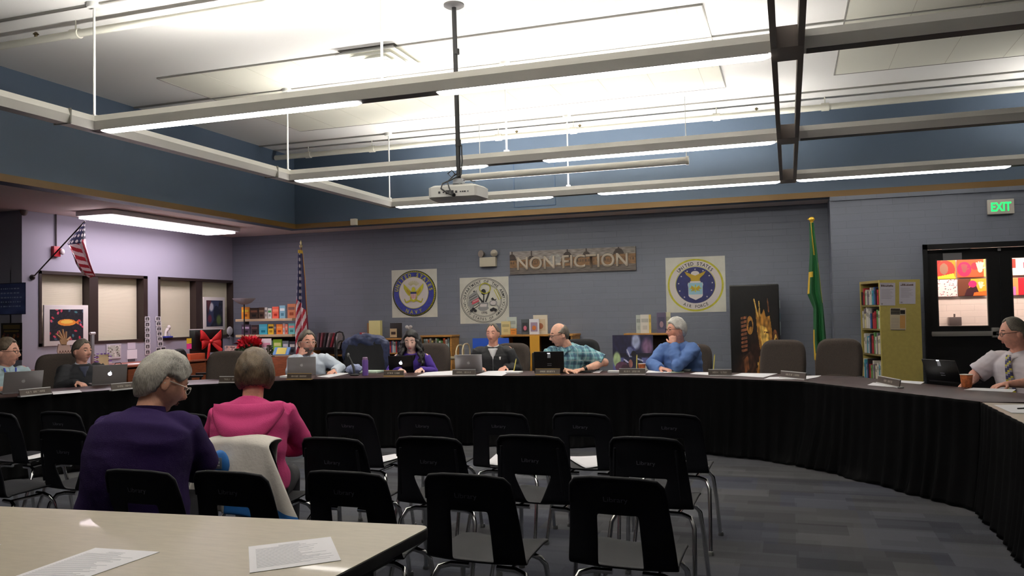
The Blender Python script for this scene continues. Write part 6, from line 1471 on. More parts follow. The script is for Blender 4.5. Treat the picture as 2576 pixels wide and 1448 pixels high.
E_.ell(.40,.34,.07,.08,g1).ell(.41,.35,.045,.05,(28,18,14)).ell(.42,.38,.04,.03,g1)
for i in range(9): E_.line(.22,.28+i*.035,.33,.27+i*.035,.011,(110,66,44))
E_.poly([(.22,.62),(.40,.56),(.52,.66),(.46,.98),(.24,.98)],(58,36,26)).poly([(.24,.64),(.34,.60),(.36,.72),(.27,.76)],g3)
for i in range(7): E_.line(.58-.03*i,.62+.05*i,.66-.03*i,.66+.05*i,.014,g2 if i%2 else g3)
E_.line(.62,.60,.42,.98,.02,g1).line(.44,.88,.42,.99,.03,g2).poly([(.7,.64),(.95,.6),(.99,.75),(.75,.86),(.62,.76)],g3).line(.7,.66,.92,.70,.012,g1).line(.68,.74,.9,.78,.012,g1).speck(.6,22)
E_.build('print',(X0+.015,Y0-.002,za-.02),(X1-X0-.03,0,0),(0,0,-(za-.06)),t,True,rough=.35)
b=MB()
for z,h,c in ((1.42,.12,0),(1.25,.1,1),(1.02,.2,0)): b.b2((X1,Y0+.1,z),(X1+.012,Y0+.26,z+h),c)
b.build('side_label',[mat('side_label_pale',(150,160,164),.5),mat('side_label_teal',(80,110,120),.5)],t,True)
# ---------------------------------------------------------------- yellow bookcase
a0=onY(2212,705,11.85); wdt=(onY(2314,700,12.0).x-a0.x)*1.0; zt_=a0.z+.005; ang=.30
t=thing('yellow_bookcase','tall yellow ended bookcase filled with books beside the double door','bookcase',(a0.x,a0.y,0),ang)
m_ybk=mat('yellow_end_panel',(172,156,84),.6,vary=(20,.05)); m_ywood=mat('pale_wood_case',(150,134,84),.6)
wd=wdt/math.cos(ang)*1.0; D_=.66
MB().b2((0,0,0),(wd,.03,zt_)).build('end_panel',m_ybk,t)
MB().b2((0,D_-.03,0),(wd,D_,zt_)).build('end_panel',m_ybk,t)
MB().b2((0,.03,zt_-.035),(wd,D_-.03,zt_)).build('top',m_ywood,t); MB().b2((wd*.5-.01,.03,.05),(wd*.5+.01,D_-.03,zt_-.035)).build('centre_panel',m_ywood,t)
SZY=[.06,.42,.78,1.12,1.44]
for z in SZY: MB().b2((.01,.03,z-.025),(wd-.01,D_-.03,z)).build('shelf_board',m_ywood,t)
Mx=Matrix.Translation((a0.x,a0.y,0))@Matrix.Rotation(ang,4,'Z'); r=random.Random(21); colz=[W_,((120,110,120),'grey'),K_,W_,R_,((70,150,170),'teal'),W_,B_,((210,200,150),'pale yellow'),R_,W_,G_2]
for si,z in enumerate(SZY[1:]):
    y=.045; i=0
    while y<D_-.08:
        w=r.uniform(.028,.05); h=r.uniform(.2,.29) if si<3 else r.uniform(.18,.24); c=colz[(i*5+si*3)%len(colz)]
        m=MB(); m.X=Mx; bx_=-.012+r.uniform(0,.02); m.b2((bx_,y,z+.001),(.19,y+w*.93,z+h)); m.b2((bx_-.001,y+.003,z+h*.6),(bx_,y+w*.93-.003,z+h*.8),1)
        tag(m.build('book',[bm(c[0]),bm(tuple(int(v*.7) for v in c[0]))]),'%s book, %s from the panel, %s shelf of the yellow bookcase'%(c[1],ORD[i],['lowest','second lowest','second highest','highest'][si]),'book','books in the yellow bookcase'); y+=w; i+=1
def onEnd(x,y):
    n=Mx.to_3x3()@Vector((0,-1,0)); d=ray(x,y); p0_=Vector((a0.x,a0.y,0)); tt=(p0_-EYE).dot(n)/d.dot(n); return EYE+d*tt
for k,(x0,y0,x1,y1,lab,hc_) in enumerate([(2213,711,2252,768,'white notice with a dark heading, upper left on the yellow panel',(70,50,40)),(2262,709,2303,764,'white notice with a dark heading, upper right on the yellow panel',(80,56,44)),(2239,774,2279,829,'tan notice with a black heading, lowest on the yellow panel',(34,30,30))]):
    P_=[onEnd(x0,y1),onEnd(x1,y1),onEnd(x1,y0),onEnd(x0,y0)]; n=(Mx.to_3x3()@Vector((0,-1,0))); m=MB(); m.prism([p+n*.001 for p in P_],n*.001,0)
    def bp(u,v): return P_[0].lerp(P_[1],u).lerp(P_[3].lerp(P_[2],u),v)+n*.0022
    def bar(u0,v0,u1,v1,k_): m.prism([bp(u0,v0),bp(u1,v0),bp(u1,v1),bp(u0,v1)],n*.0003,k_)
    if k<2:
        rr=random.Random(k); 
        for i in range(8): bar(.08+i*.1,.83,.16+i*.1,.83+rr.uniform(.04,.09),1)
        bar(.06,.92,.6,.935,2); bar(.06,.96,.9,.97,2)
        for i in range(9): bar(.1,.3+i*.05,rr.uniform(.6,.9),.312+i*.05,2)
        bar(.08,.04,.2,.1,2)
    else:
        for i in range(4): bar(.04,.70+i*.07,.62,.755+i*.07,1)
        bar(.64,.72,.94,.9,1); bar(.62,.06,.95,.66,3)
        for i in range(7): bar(.08,.1+i*.07,.55,.112+i*.07,2)
        bar(.05,-.02,.95,.0,1)
    tag(m.build('notice',[mat('notice_paper',(190,184,196) if k<2 else (186,168,140),.7) if k<2 else mat('notice_tan',(188,172,146),.7),bm(hc_),mat('notice_lines',(140,134,140),.7),mat('notice_orange',(196,146,84),.7)]),lab,'notice','notices on the yellow bookcase')
# ================================================================ window side: posters, sill, counter
def xbox(x0,y0,x1,y1,X,dep,mats,name,label,cat,group=None,lean=0.,bev=0,zb=None,parent=None):
    """like vbox for a plane x=X facing +x (the window wall)"""
    xm=(x0+x1)/2; ym=(y0+y1)/2; Y0=onX(x0,ym,X).y; Y1=onX(x1,ym,X).y; zt_=onX(xm,y0,X).z; zl=onX(xm,y1,X).z if zb is None else zb
    m=MB(); m.b2((X-dep,min(Y0,Y1),zl),(X,max(Y0,Y1),zt_),0)
    o=m.build(name,mats,parent,parent is not None,bev=bev)
    if parent is None: tag(o,label,cat,group)
    return o
# posters on the far left wall
def poster_left(x0,y0,x1,y1,P_,lab,th=.006):
    Y=YC-.003; a=onY(x0,(y0+y1)/2,Y); b=onY(x1,(y0+y1)/2,Y); zt_=onY((x0+x1)/2,y0,Y).z; zl=onY((x0+x1)/2,y1,Y).z
    o=P_.build('wall_poster',(a.x,Y,zt_),(b.x-a.x,0,0),(0,0,zl-zt_)); bake(o,[('SOLIDIFY',dict(thickness=.004,offset=1))]); return tag(o,lab,'poster')
P_=Pic(90,50,(66,78,130)); P_.px(lambda u,v,o:tuple(c*(1+.35*noise.noise(Vector((u*3,v*4,1)))) for c in (70,84,140))).ell(.75,.5,.2,.6,(90,100,160),.3,.8)
for i in range(5):
    r=random.Random(i+4); x=.35
    while x<.85: w=r.uniform(.02,.07); P_.rect(x,.16+i*.14,x+w,.20+i*.14,(176,190,220)); x+=w+.025
P_.rect(0,0,1,.02,(40,44,70)).rect(.985,0,1,1,(40,44,70)).rect(0,.975,1,1,(40,44,70))
poster_left(-30,712,65,791,P_,'blue poster with pale lettering at the left edge of the picture')
P_=Pic(60,100,(30,24,20)); P_.rect(.1,.05,.9,.16,(96,80,40)).rect(.15,.2,.85,.24,(120,100,50))
r=random.Random(3)
for i in range(40): P_.ell(.1+.8*r.random(),.3+.6*r.random(),.06,.04,r.choice([(120,50,36),(150,80,40),(60,70,60),(90,40,40),(140,100,60)]))
poster_left(3,812,56,905,P_,'dark poster of small orange and red pictures under the blue poster')
# fire alarm and its conduit
t=thing('fire_alarm','red fire alarm with a strobe under a thin conduit on the window wall','fire alarm',onX(148,640,XW+.02))
xbox(136,619,153,645,XW+.06,.058,[mat('alarm_red',(170,30,44),.4)],'body','','',parent=t,bev=.006)
p=onX(157,633,XW+.08); m=MB(); m.ball(p,(.03,.035,.045),n=14); m.build('strobe',mat('strobe_clear',(225,220,225),.15),t,True)
p0=onX(141,619,XW+.02); m=MB(); m.tube([p0,(p0.x,p0.y,ZS)],.012,8); m.build('conduit',mat('conduit_dark',(70,62,66),.5),t,True)
# framed pictures leaning in the windows
SILL=zlo
def framed(x0,y0,x1,y1,X,pic,label,name='framed_picture',mw=.12,zb=None):
    xm=(x0+x1)/2;ym=(y0+y1)/2; Ya=onX(x0,ym,X).y; Yb=onX(x1,ym,X).y; zt_=onX(xm,y0,X).z; zl=onX(xm,y1,X).z if zb is None else zb
    t=thing(name,label,'picture',(X-.02,(Ya+Yb)/2,zl))
    MB().b2((X-.025,Ya,zl),(X,Yb,zt_)).build('mat_board',mat('white_mat_board',(222,216,214),.6),t,True,bev=.003)
    wy=(Yb-Ya); hz=zt_-zl; pic.build('print',(X+.0015,Ya+wy*mw,zt_-hz*mw*.9),(0,wy*(1-2*mw),0),(0,0,-hz*(1-1.9*mw)),t,True); return t
P_=Pic(84,74,(20,20,32)); P_.speck(.9,16); r=random.Random(9)
P_.ell(.5,.42,.27,.11,(226,140,50)).ell(.5,.40,.18,.06,(244,200,90)).poly([(.74,.42),(.86,.34),(.86,.5)],(220,120,50))
for i in range(26):
    cx,cy=r.random(),r.random()
    if .2<cx<.85 and .2<cy<.7: continue
    P_.ell(cx,cy,.05,.03,r.choice([(200,60,90),(190,50,70),(60,110,120),(70,90,110),(210,80,110)]),r.random()*2)
framed(111,767,222,868,XW+.03,P_,'white matted dark picture with an orange oval shape, in the left window',zb=None)
P_=Pic(56,84,(40,44,60)); P_.speck(.5,8).poly([(.3,0),(.8,0),(.6,.6),(.2,1),(0,.9)],(50,60,90)).ell(.3,.25,.16,.2,(190,190,200),0,.4).ell(.6,.5,.18,.3,(26,36,56)).ell(.75,.75,.2,.25,(90,110,60),0,.5).ell(.2,.7,.16,.2,(110,50,70),0,.5).poly([(.0,0),(.3,0),(.1,.5)],(90,50,60))
framed(513,747,566,830,XW+.03,P_,'framed abstract picture in dark blue and green, in the right window',mw=.11)
# counter under the windows
m_cher=mat('cherry_counter',(150,84,64),.35,vary=(6,.15,(1,6,1))); m_cherd=mat('cherry_panel',(140,74,44),.5,vary=(10,.2,(1,1,6)))
CX=-9.3; CZ=.76; Ya,Yb=8.62,12.2
t=thing('counter','long cherry wood counter under the windows','counter',((XW+CX)/2,(Ya+Yb)/2,0))
MB().b2((XW+.016,Ya,CZ-.03),(CX,Yb,CZ)).build('worktop',m_cher,t,True,bev=.004)
for y in (Ya+.02,9.75,10.1,10.9,11.5,Yb-.05): MB().b2((XW+.03,y,0),(CX-.05,y+.03,CZ-.03)).build('side_panel',m_cherd,t,True)
for y0,y1 in ((9.78,10.1),(10.93,11.5)): 
    o=MB().b2((CX-.055,y0+.01,.1),(CX-.035,y1-.01,CZ-.06)).build('cabinet_door',m_cherd,t,True); MB().b2((CX-.035,y1-.06,.55),(CX-.02,y1-.045,.65)).build('handle',m_black,o,False) if False else None
def sit(x,X,z=CZ): 
    """point on the counter at depth X seen at picture column x"""
    y=850
    for _ in range(8):
        p=onX(x,y,X); y+= (p.z-z)*150
    return Vector((X,p.y,z+.001))
# carton with paper craft figures
p=sit(163,-9.5); tag(MB().box(p+Vector((0,0,.07)),(.22,.3,.14)).build('carton',mat('brown_carton',(120,92,52),.8),bev=.003),'brown carton on the counter under the paper hand craft','carton')
c=p+Vector((.02,-.03,.1415))
t=thing('paper_craft','cut paper hand rising from a zigzag striped pot, left end of the counter','craft',c)
m_tanp=mat('tan_craft_paper',(206,160,120),.7); m_pk=mat('pink_craft_paper',(214,180,168),.7)
V=lambda y,z: c+Vector((0,y,z))
m=MB(); m.prism([V(-.07,.0),V(.10,.0),V(.13,.08),V(.08,.2),V(-.10,.22),V(-.12,.12)],(.012,0,0),0)
for i in range(5): m.prism([V(-.1+i*.045,.09),V(-.078+i*.045,.13),V(-.056+i*.045,.09),V(-.078+i*.045,.115)],(.016,0,0),1)
m.build('pot',[m_pk,mat('zigzag_brown',(110,70,60),.7)],t,True)
m=MB(); m.prism([V(-.05,.2),V(.03,.2),V(.05,.29),V(-.05,.31),V(-.08,.27)],(.012,0,0))
for a,b,c_,d in ((-.05,.29,-.14,.36),(-.04,.3,-.09,.40),(-.01,.3,-.03,.42),(.02,.3,.03,.39),(.04,.26,.10,.31)): m.tube([V(a,b)+Vector((.006,0,0)),V(c_,d)+Vector((.006,0,0))],[.016,.012],8)
m.build('hand',m_tanp,t,True)
p2=p+Vector((.03,.16,.1415)); m=MB(); m.prism([p2+Vector((0,y,z)) for y,z in ((-.06,0),(.1,0),(.06,.16),(.02,.22),(-.04,.18))],(.05,0,0)); tag(m.build('orange_craft',mat('orange_felt',(214,130,30),.8),bev=.006),'orange felt piece beside the paper craft, behind the man in the dark jacket','craft')
# silver post
p=sit(234,-9.7); t=thing('silver_post','slim silver upright lamp behind the head of the man in the dark jacket','lamp',p)
h=onX(234,838,-9.7).z-CZ; m=MB(); m.b2((p.x-.03,p.y-.02,CZ),(p.x,p.y+.03,CZ+h)); m.build('column',mat('silver_grey',(176,176,180),.35,.6),t,True,bev=.006); m=MB(); m.lathe(p,[(0,0),(.07,0),(.07,.012),(0,.015)],20); m.build('foot',mat('silver_grey',(176,176,180)),t,True)
m=MB(); m.tube([(p.x-.015,p.y-.04,CZ+h),(p.x-.015,p.y+.05,CZ+h)],.02,12); m.build('head',mat('pale_lamp_head',(226,224,226),.4),t,True)
# purple and white paper craft
p=sit(258,-9.45); t=thing('paper_craft','purple and white striped paper craft beside the dark jacketed man','craft',p)
m=MB(); m.box(p+Vector((0,0,.09)),(.03,.2,.18)); m.build('panel',mat('cream_yellow_craft',(224,204,160),.7),t,True)
for s_ in (-1,1):
    m=MB()
    for i in range(6): m.box(p+Vector((.01,s_*.12,.02+i*.032)),(.03,.06,.016),i%2)
    m.build('striped_wing',[mat('violet_paper',(130,90,180),.7),mat('lilac_white_paper',(220,210,226),.7)],t,True)
m=MB()
for i in range(7): m.box(p+Vector((.01,-.1+i*.033,.19)),(.02,.022,.02),i%2)
m.build('fringe',[mat('violet_paper',(130,90,180)),mat('lilac_white_paper',(220,210,226))],t,True)
# things pinned to the wall under the windows
P_=Pic(40,44,(190,186,196)); r=random.Random(5)
P_.rect(.08,.08,.92,.92,(176,176,170))
for i in range(40): P_.ell(.1+.8*r.random(),.1+.8*r.random(),.06,.05,r.choice([(210,210,205),(120,120,110),(90,84,80),(150,160,140)]))
X=XW+.012; a=onX(268,884,X); b=onX(305,882,X); zt_=onX(286,865,X).z; zl=onX(286,902,X).z
o=P_.build('wall_collage',(X,a.y,zt_),(0,b.y-a.y,0),(0,0,zl-zt_)); bake(o,[('SOLIDIFY',dict(thickness=.008,offset=-1))]); tag(o,'small pinkish framed collage on the wall below the left window','picture')
for (x0,y0,x1,y1,c,l) in ((321,860,341,878,(206,200,214),'pale lilac note pinned below the left window'),(320,879,345,902,(226,224,232),'white paper pinned under the lilac note'),(323,902,340,908,(70,66,74),'dark strip on the wall under the white paper')):
    xbox(x0,y0,x1,y1,XW+.008,.006,[mat('note_%d'%c[0],c,.7)],'wall_note',l,'note')
def strip(x,y0,y1,x2,n,lab,wpx=13):
    X=XW+.014; t=thing('photo_strip',lab,'photo strip',onX(x2,y1,X))
    for i in range(n):
        f0=i/n; f1=(i+.86)/n; xx=x+(x2-x)*f0; a=onX(xx-wpx/2,y0+(y1-y0)*f0,X); b=onX(xx+wpx/2,y0+(y1-y0)*f1,X)
        m=MB(); m.b2((X-.006,a.y,a.z),(X,b.y,b.z),0); hy=(b.y-a.y); hz=a.z-b.z; m.b2((X,a.y+hy*.14,a.z-hz*.16),(X+.002,b.y-hy*.18,b.z+hz*.2),1); m.ball((X+.002,(a.y+b.y)/2-hy*.04,(a.z+b.z)/2-hz*.05),(.002,hy*.17,hz*.24),2,n=10)
        m.build('photo',[mat('photo_white',(214,212,216),.6),mat('photo_dark',(50,48,52),.6),mat('photo_grey',(150,146,148),.6)],t,True)
    m=MB(); m.tube([onX(x-5,y0-2,X-.004),onX(x2-5,y1,X-.004)],.003,6); m.build('string',mat('photo_white',(214,212,216)),t,True)
strip(371,796,893,372,7,'hanging strip of small portrait photos between the windows, left one'); strip(398,796,872,405,6,'hanging strip of small portrait photos between the windows, right one')
for i,(x,y) in enumerate(((399,882),(411,880),(403,890),(413,889))):
    X=XW+.03; a=onX(x-6,y-8,X); b=onX(x+6,y+6,X); m=MB(); m.b2((X-.004,a.y,a.z),(X,b.y,b.z),0); m.b2((X,a.y+.01,a.z-.012),(X+.002,b.y-.012,b.z+.014),1); tag(m.build('loose_photo',[mat('photo_white',(214,212,216)),mat('photo_dark',(50,48,52))]),'small loose photo clustered at the foot of the right photo strip','photo','loose photos below the strip')
m=MB(); p=sit(297,-9.4); m.tube([p+Vector((0,-.06,0)),p+Vector((0,-.06,.03)),p+Vector((0,-.045,.045)),p+Vector((0,.045,.045)),p+Vector((0,.06,.03)),p+Vector((0,.06,0))],.006,8); tag(m.build('wire_holder',m_black),'small black wire holder on the counter below the left window','holder')
p=sit(340,-9.55); tag(MB().box(p+Vector((0,0,.0015)),(.2,.3,.003)).build('paper_sheet',m_paper),'white paper on the cherry counter beside the wire holder','paper')
# little figurine on the sill of the right window
p=onX(423,855,XW+.03); t=thing('figurine','white figurine on a blue base on the right window sill','figurine',(p.x,p.y,SILL))
m=MB(); m.b2((XW-.02,p.y-.09,SILL+.045),(XW+.06,p.y+.09,SILL+.075)); m.build('base',mat('figure_blue',(50,58,150),.5),t,True,bev=.01)
m=MB(); q=Vector((XW+.02,p.y,SILL+.075)); m.tube([q+Vector((0,-.06,0)),q+Vector((0,-.04,.08)),q+Vector((0,0,.12))],[.02,.022,.03],10); m.tube([q+Vector((0,.03,0)),q+Vector((0,0,.1))],.016,8); m.tube([q+Vector((0,.07,.01)),q+Vector((0,.02,.09))],.012,8); m.ball(q+Vector((0,.03,.15)),(.03,.035,.04),n=14); m.build('figure',mat('figure_white',(214,208,206),.5),t,True)
# monitor with a big red bow
p=sit(520,-9.35); t=thing('monitor','black computer monitor with a pale top edge on the counter','monitor',p,-.25+.0)
pl=onX(484,862,-9.35); pr_=onX(562,856,-9.35); w=(pr_-pl).length; wy=w*.93
T_p=thing; inv=None
base=Vector((-9.4,(pl.y+pr_.y)/2,CZ+.001)); zt_=onX(520,829,-9.38).z; U=Vector((.30,.954,0)); N_=Vector((.954,-.30,0)); L_=.62
def B(u,n,z): return base+U*u+N_*n+Vector((0,0,z))
hh=zt_-CZ; H0=.10
MB().prism([B(-L_/2,0,H0),B(L_/2,0,H0),B(L_/2,0,hh),B(-L_/2,0,hh)],N_*.03).build('screen_back',mat('monitor_black',(12,12,14),.3),t,True,bev=.004)
MB().prism([B(-L_/2,0,hh),B(L_/2,0,hh),B(L_/2,0,hh+.018),B(-L_/2,0,hh+.018)],N_*.032).build('top_edge',mat('monitor_edge_pale',(200,196,200),.4),t,True)
MB().prism([B(-.03,.0,0.),B(.03,.0,0.),B(.03,.0,H0+.05),B(-.03,.0,H0+.05)],N_*-.02).build('neck',mat('monitor_black',(12,12,14)),t,True); MB().prism([B(-.11,-.1,0),B(.11,-.1,0),B(.11,-.1,.012),B(-.11,-.1,.012)],N_*.2).build('foot',mat('monitor_black',(12,12,14)),t,True)
for (z,c,l) in ((hh-.22,(226,190,40),'yellow'),(hh-.31,(230,60,150),'pink')):
    m=MB(); m.prism([B(-L_/2-.07,.031,z),B(-L_/2+.02,.031,z),B(-L_/2+.02,.031,z+.085),B(-L_/2-.07,.031,z+.085)],N_*.002); tag(m.build('sticky_note',mat('sticky_'+l,c,.7)),l+' sticky note on the left edge of the monitor','sticky note')
m_bow=mat('red_ribbon',(196,26,32),.45)
c=B(.02,.10,hh-.20); t=thing('ribbon_bow','large red ribbon bow with long tails on the monitor','bow',c)
def rib(pts,w,name,up=Vector((0,0,1))):
    m=MB(); rows=[]
    for i,(u,n,z) in enumerate(pts):
        q=c+U*u+N_*n+Vector((0,0,z)); a=w[i]; rows.append([q-up*a,q+N_*.008-up*a*.3,q+N_*.008+up*a*.3,q+up*a])
    m.loft(rows,cap=False,closed=False); o=m.build(name,m_bow,t,True,ang=80); bake(o,[('SOLIDIFY',dict(thickness=.004,offset=0)),('SUBSURF',dict(levels=1,render_levels=1))])
for s_ in (-1,1):
    rib([(0,0,0),(s_*.08,.03,.06),(s_*.17,.05,.12),(s_*.21,.02,.13),(s_*.19,-.01,.08),(s_*.10,-.01,.0),(0,0,0)],[.02,.05,.075,.08,.08,.05,.02],'loop')
    rib([(0,0,0),(s_*.08,.03,-.02),(s_*.18,.05,-.03),(s_*.20,.02,-.08),(s_*.10,.0,-.06),(0,0,0)],[.02,.04,.06,.07,.05,.02],'loop')
rib([(0,0,0),(-.05,.04,-.06),(-.06,.05,-.16),(-.08,.05,-.24),(-.07,.05,-.30)],[.02,.03,.03,.03,.03],'tail',Vector((.2,.95,0)))
rib([(0,0,0),(.06,.03,-.05),(.13,.04,-.12),(.19,.05,-.17)],[.02,.04,.045,.05],'tail',Vector((.2,.6,.6)))
m=MB(); m.ball(c+N_*.02,(.035,.035,.035),n=14); m.build('knot',m_bow,t,True)
# other counter things
p=sit(441,-9.5); m=MB(); m.lathe(p,[(0,0),(.035,0),(.038,.13),(.034,.13),(.032,.01),(0,.01)],18); tag(m.build('tumbler',mat('aqua_plastic',(96,170,196),.3)),'aqua tumbler on the counter beside the small black desk chair','tumbler')
p=sit(500,-9.33); m=MB(); m.b2(p+Vector((-.12,-.2,0)),p+Vector((.0,.16,.10)));  tag(m.build('orange_box',mat('orange_brown_box',(196,84,50),.6),bev=.004),'low orange brown box in front of the monitor with the bow','box')
# torchiere lamp, white fan disc
Yl=12.4; pc=onY(614,757,Yl); t=thing('torchiere_lamp','standing lamp with a pale bowl shade left of the book display','lamp',(pc.x,Yl,0))
m=MB(); m.lathe((pc.x,Yl,0),[(0,0),(.14,0),(.14,.02),(.02,.03),(0,.03)],24); m.build('foot',m_black,t,True); m=MB(); m.tube([(pc.x,Yl,.02),(pc.x,Yl,pc.z-.04)],.012,8); m.build('pole',m_black,t,True)
m=MB(); m.lathe((pc.x,Yl,pc.z-.06),[(0,0),(.05,.0),(.12,.03),(.19,.09),(.2,.11),(.185,.105),(.1,.045),(0,.02)],28); m.build('bowl_shade',mat('frosted_bowl',(170,168,176),.4),t,True)
p=onX(578,832,XW+.05); t=thing('desk_lamp','round white lamp disc on the sill behind the red bow','lamp',(p.x,p.y,SILL))
CZ_=CZ; CZ=SILL
m=MB(); m.tube([(p.x,p.y,CZ+.001),(p.x,p.y,p.z-.05)],.01,8); m.lathe((p.x,p.y,CZ+.001),[(0,0),(.045,0),(.045,.012),(0,.014)],20); m.build('stand',mat('disc_grey',(150,148,150),.5),t,True); m=MB(); m.ball(p,(.03,.085,.085),n=20); m.build('disc',mat('disc_white',(196,196,200),.5),t,True); CZ=CZ_
# side table with plants in front of the display
p=onY(655,905,11.9); sx0=onY(600,905,11.9).x; sx1=onY(708,905,11.9).x
t=thing('side_table','small oak table with a poinsettia, cards and a tiny tree','table',((sx0+sx1)/2,12.0,0))
MB().b2((sx0,11.8,.70),(sx1,12.3,.73)).build('tabletop',m_oak,t,True,bev=.003)
for x in (sx0+.04,sx1-.04):
    for y in (11.84,12.26): MB().b2((x-.02,y-.02,0),(x+.02,y+.02,.70)).build('leg',m_oak,t,True)
o_=(sx1-.0)
def leafcl(c,R_,n,k,size,mb,seed,elong=1.,flat=.6):
    r=random.Random(seed)
    for i in range(n):
        a=r.random()*2*PI; e=r.uniform(-.3,1.2); d=Vector((math.cos(a)*math.cos(e),math.sin(a)*math.cos(e),math.sin(e)*flat)); q=c+d*R_*r.uniform(.6,1); t1=(d+Vector((r.uniform(-.5,.5),r.uniform(-.5,.5),r.uniform(-.3,.5)))).normalized(); t2=t1.cross(Vector((r.random(),r.random(),r.random()+.1))).normalized(); nn=t1.cross(t2)
        s=size*r.uniform(.7,1.2); mb.add([q,q+t1*s*.5*elong+t2*s*.28+nn*s*.04,q+t1*s*elong,q+t1*s*.5*elong-t2*s*.28+nn*s*.04],[(0,1,2,3)],k)
def potted(x,y,lab,zt_,R_=.16):
    c=onY(x,y,12.0); t=thing('poinsettia',lab,'plant',(c.x,12.0,.731)); m=MB(); m.lathe((c.x,12.0,.731),[(0,0),(.06,0),(.085,.13),(.08,.13),(0,.12)],20); m.build('pot',mat('dark_red_foil',(120,24,34),.4),t,True)
    m=MB(); 
    for i in range(7): a=i*.9; m.tube([(c.x,12.0,.84),(c.x+math.cos(a)*.07,12+math.sin(a)*.07,c.z)],.004,5)
    m.build('stems',mat('stem_green',(60,84,40),.7),t,True)
    m=MB(); leafcl(Vector((c.x,12.0,c.z)),R_,260,0,.10,m,3); m.build('red_bracts',mat('poinsettia_red',(196,20,40),.6),t,True); m=MB(); leafcl(Vector((c.x,12.0,c.z-.09)),R_,130,0,.11,m,8,flat=.2); m.build('leaves',mat('poinsettia_green',(40,62,34),.7),t,True)
potted(627,866,'red poinsettia in front of the book display',0)
c=onY(678,888,11.95); t=thing('small_tree','tiny green decorative tree beside the white card','plant',(c.x,11.95,.731)); m=MB(); m.tube([(c.x,11.95,.731),(c.x,11.95,c.z+.12)],.008,6); m.build('trunk',mat('trunk_brown',(80,56,36),.8),t,True); m=MB()
for i in range(9): leafcl(Vector((c.x,11.95,c.z-.12+i*.03)),.10*(1-i/10),60,0,.035,m,i,flat=.1)
m.build('needles',mat('needle_green',(60,76,36),.8),t,True)
vbox(648,851,678,0,12.1,.006,[mat('white_card',(232,222,226),.6),mat('card_pink',(214,150,170),.6),mat('card_pink2',(226,190,196),.6)],'greeting_card','white greeting card standing behind the tiny tree','card',zb=.731,face='book')
t=thing('book_on_stand','blue and yellow book tilted on a stand left of the bearded man','book',onY(710,892,11.7)); c=onY(709,883,11.7); R=Matrix.Rotation(-.5,3,'X')
m=MB(); m.box(c,(.30,.02,.14),0,R=R); m.build('cover',mat('book_cover_blue',(70,130,190),.5),t,True); m=MB(); m.box(c+R@Vector((0,-.012,0)),(.18,.004,.12),0,R=R); m.build('cover_panel',mat('book_panel_yellow',(210,190,50),.5),t,True)
m=MB(); m.b2((c.x-.16,11.64,0),(c.x+.16,11.9,c.z-.09)); m.build('stand',m_cherd,t,True,bev=.004)
m=MB(); c2=onY(585,872,12.2); 
t=thing('picture_card','long pinkish photo card leaning behind the red bow','card',onY(590,886,12.2)); xa=onY(565,880,12.2).x; xb=onY(601,880,12.2).x
P_=Pic(50,20,(186,160,150)); r=random.Random(2)
for i in range(24): P_.ell(r.random(),r.random(),.09,.12,r.choice([(210,150,130),(150,140,140),(120,100,100),(226,200,190)]))
P_.build('print',(xa,12.199,onY(583,869,12.2).z),(xb-xa,0,0),(0,0,-.14),t,True); MB().b2((xa,12.2,.731-.0),(xb,12.22,onY(583,869,12.2).z)).build('backing',mat('card_back',(120,100,90),.7),t,True)
# ================================================================ jackets
# pale jacket draped over the chair of the woman in pink: back sheet, over the top of the chair, with a blue hem and hood lining
o,loc,rz=chairs[12]; Mj=Matrix.Translation(loc)@Matrix.Rotation(rz,4,'Z')
t=thing('draped_jacket','pale grey jacket with blue hem draped over a chair behind the woman in pink','jacket',loc)
m_jk=mat('pale_grey_jacket',(206,200,192),.75,bump=(60,.2)); m_jb=mat('blue_jacket_lining',(30,104,176),.65)
N=26; M_=34; vs=[]; fs=[]; ks=[]
def jp(u,v):
    # u across -1..1 (right in the picture is positive), v: 0 front of seat side ... 1 hem
    top=.797-.02*u*u
    if v<.22: 
        t_=v/.22; y=-.13-.02*(1-t_); z=.60+(top-.60)*t_; w=.15
    elif v<.32:
        a=(v-.22)/.10*PI; y=-.20+.07*math.cos(a); z=top+.022*math.sin(a); w=.195
    else:
        t_=(v-.32)/.68; z=top-(.34+.04*max(0,u))*t_; y=-.285-.05*math.sin(PI*t_*.5)-.03*t_; w=.205+.045*t_+ (.20*t_ if u>0 else .0)
    x=u*w+.02+ .05*max(0,(v-.32))
    f=max(0,v-.3); 
    y-=f*(.028*math.sin(u*7+1.2)+.018*math.sin(u*13+v*3)); x+=.01*math.sin(v*9+u*3)*f
    return Vector((x,y,z))
for j in range(M_+1):
    for i in range(N+1): vs.append(Mj@jp(-1+2*i/N,j/M_))
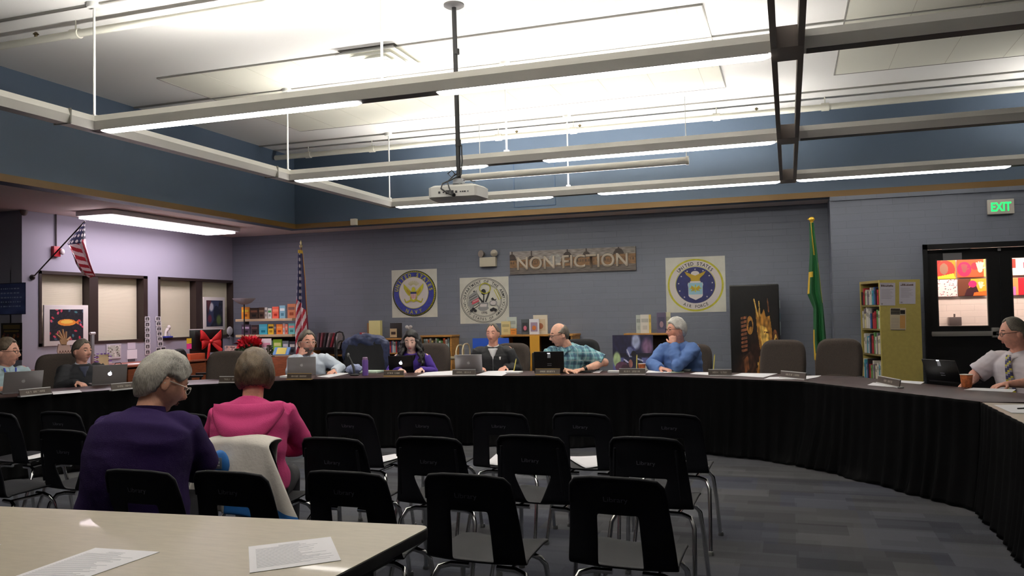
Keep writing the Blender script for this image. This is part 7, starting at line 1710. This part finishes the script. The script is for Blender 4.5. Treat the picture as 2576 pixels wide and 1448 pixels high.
for j in range(M_):
    for i in range(N):
        a=j*(N+1)+i; fs.append((a,a+1,a+N+2,a+N+1)); ks.append(1 if j>=M_-4 and i>N*.45 else 0)
m=MB(); m.add(vs,fs); m.m=ks; ob=m.build('jacket_body',[m_jk,m_jb],t,True,ang=80); bake(ob,[('SOLIDIFY',dict(thickness=.01,offset=0)),('SUBSURF',dict(levels=1,render_levels=1))])
c=Mj@Vector((-.015,-.345,.685)); m=MB(); m.ball(c,(.052,.026,.075),n=20); m.box(c+Vector((-.02,-.01,-.06)),(.07,.04,.06)); ob=m.build('hood_lining',m_jb,t,True,bev=.01)
m=MB(); m.box(c+Vector((.005,-.030,.015)),(.055,.004,.055)); m.build('patch',mat('patch_grey',(96,110,122),.6),t,True,bev=.004)
m=MB(); q=c+Vector((.005,-.0335,.015))
for i in range(5): m.box(q+Vector((-.014+i*.007,0,.004)),(.005,.001,.010)); m.box(q+Vector((-.014+i*.007,0,-.010)),(.004,.001,.006))
m.build('patch_lettering',mat('patch_white',(200,206,210),.6),t,True)
# navy jacket over the black chair
pz=atd(920,848,10.4); fa=.25
t=thing('draped_jacket','navy jacket draped over the black office chair','jacket',(pz.x,pz.y,0))
Mn=Matrix.Translation((pz.x,pz.y,0))@Matrix.Rotation(fa,4,'Z'); zt_=pz.z+.02
m=MB(); rings=[]
for i in range(25):
    u=-1+2*i/24; x=.30*u; arch=zt_-.10*abs(u)**2.6; drop=.10+.06*max(0,-u)+.05*noise.noise(Vector((u*3,0,0))); 
    if u>.55: drop+=.42*ss(.55,.8,u)
    rr=.055+.012*noise.noise(Vector((u*4,3,0))); pts=[]
    for j in range(14):
        a=2*PI*j/14; yy=rr*1.1*math.cos(a); zz=rr*math.sin(a); zz=zz-(drop if math.sin(a)<0 else 0)*(-math.sin(a)); pts.append(Mn@Vector((x+.02*noise.noise(Vector((u*5,a,1))),-.005+yy,arch-.03+zz)))
    rings.append(pts)
m.loft(rings); ob=m.build('jacket_body',mat('navy_jacket_cloth',(36,44,76),.6,vary=(20,.3)),t,True,ang=80); bake(ob,[('SUBSURF',dict(levels=2,render_levels=2))]); wrinkle(ob,.012,14)
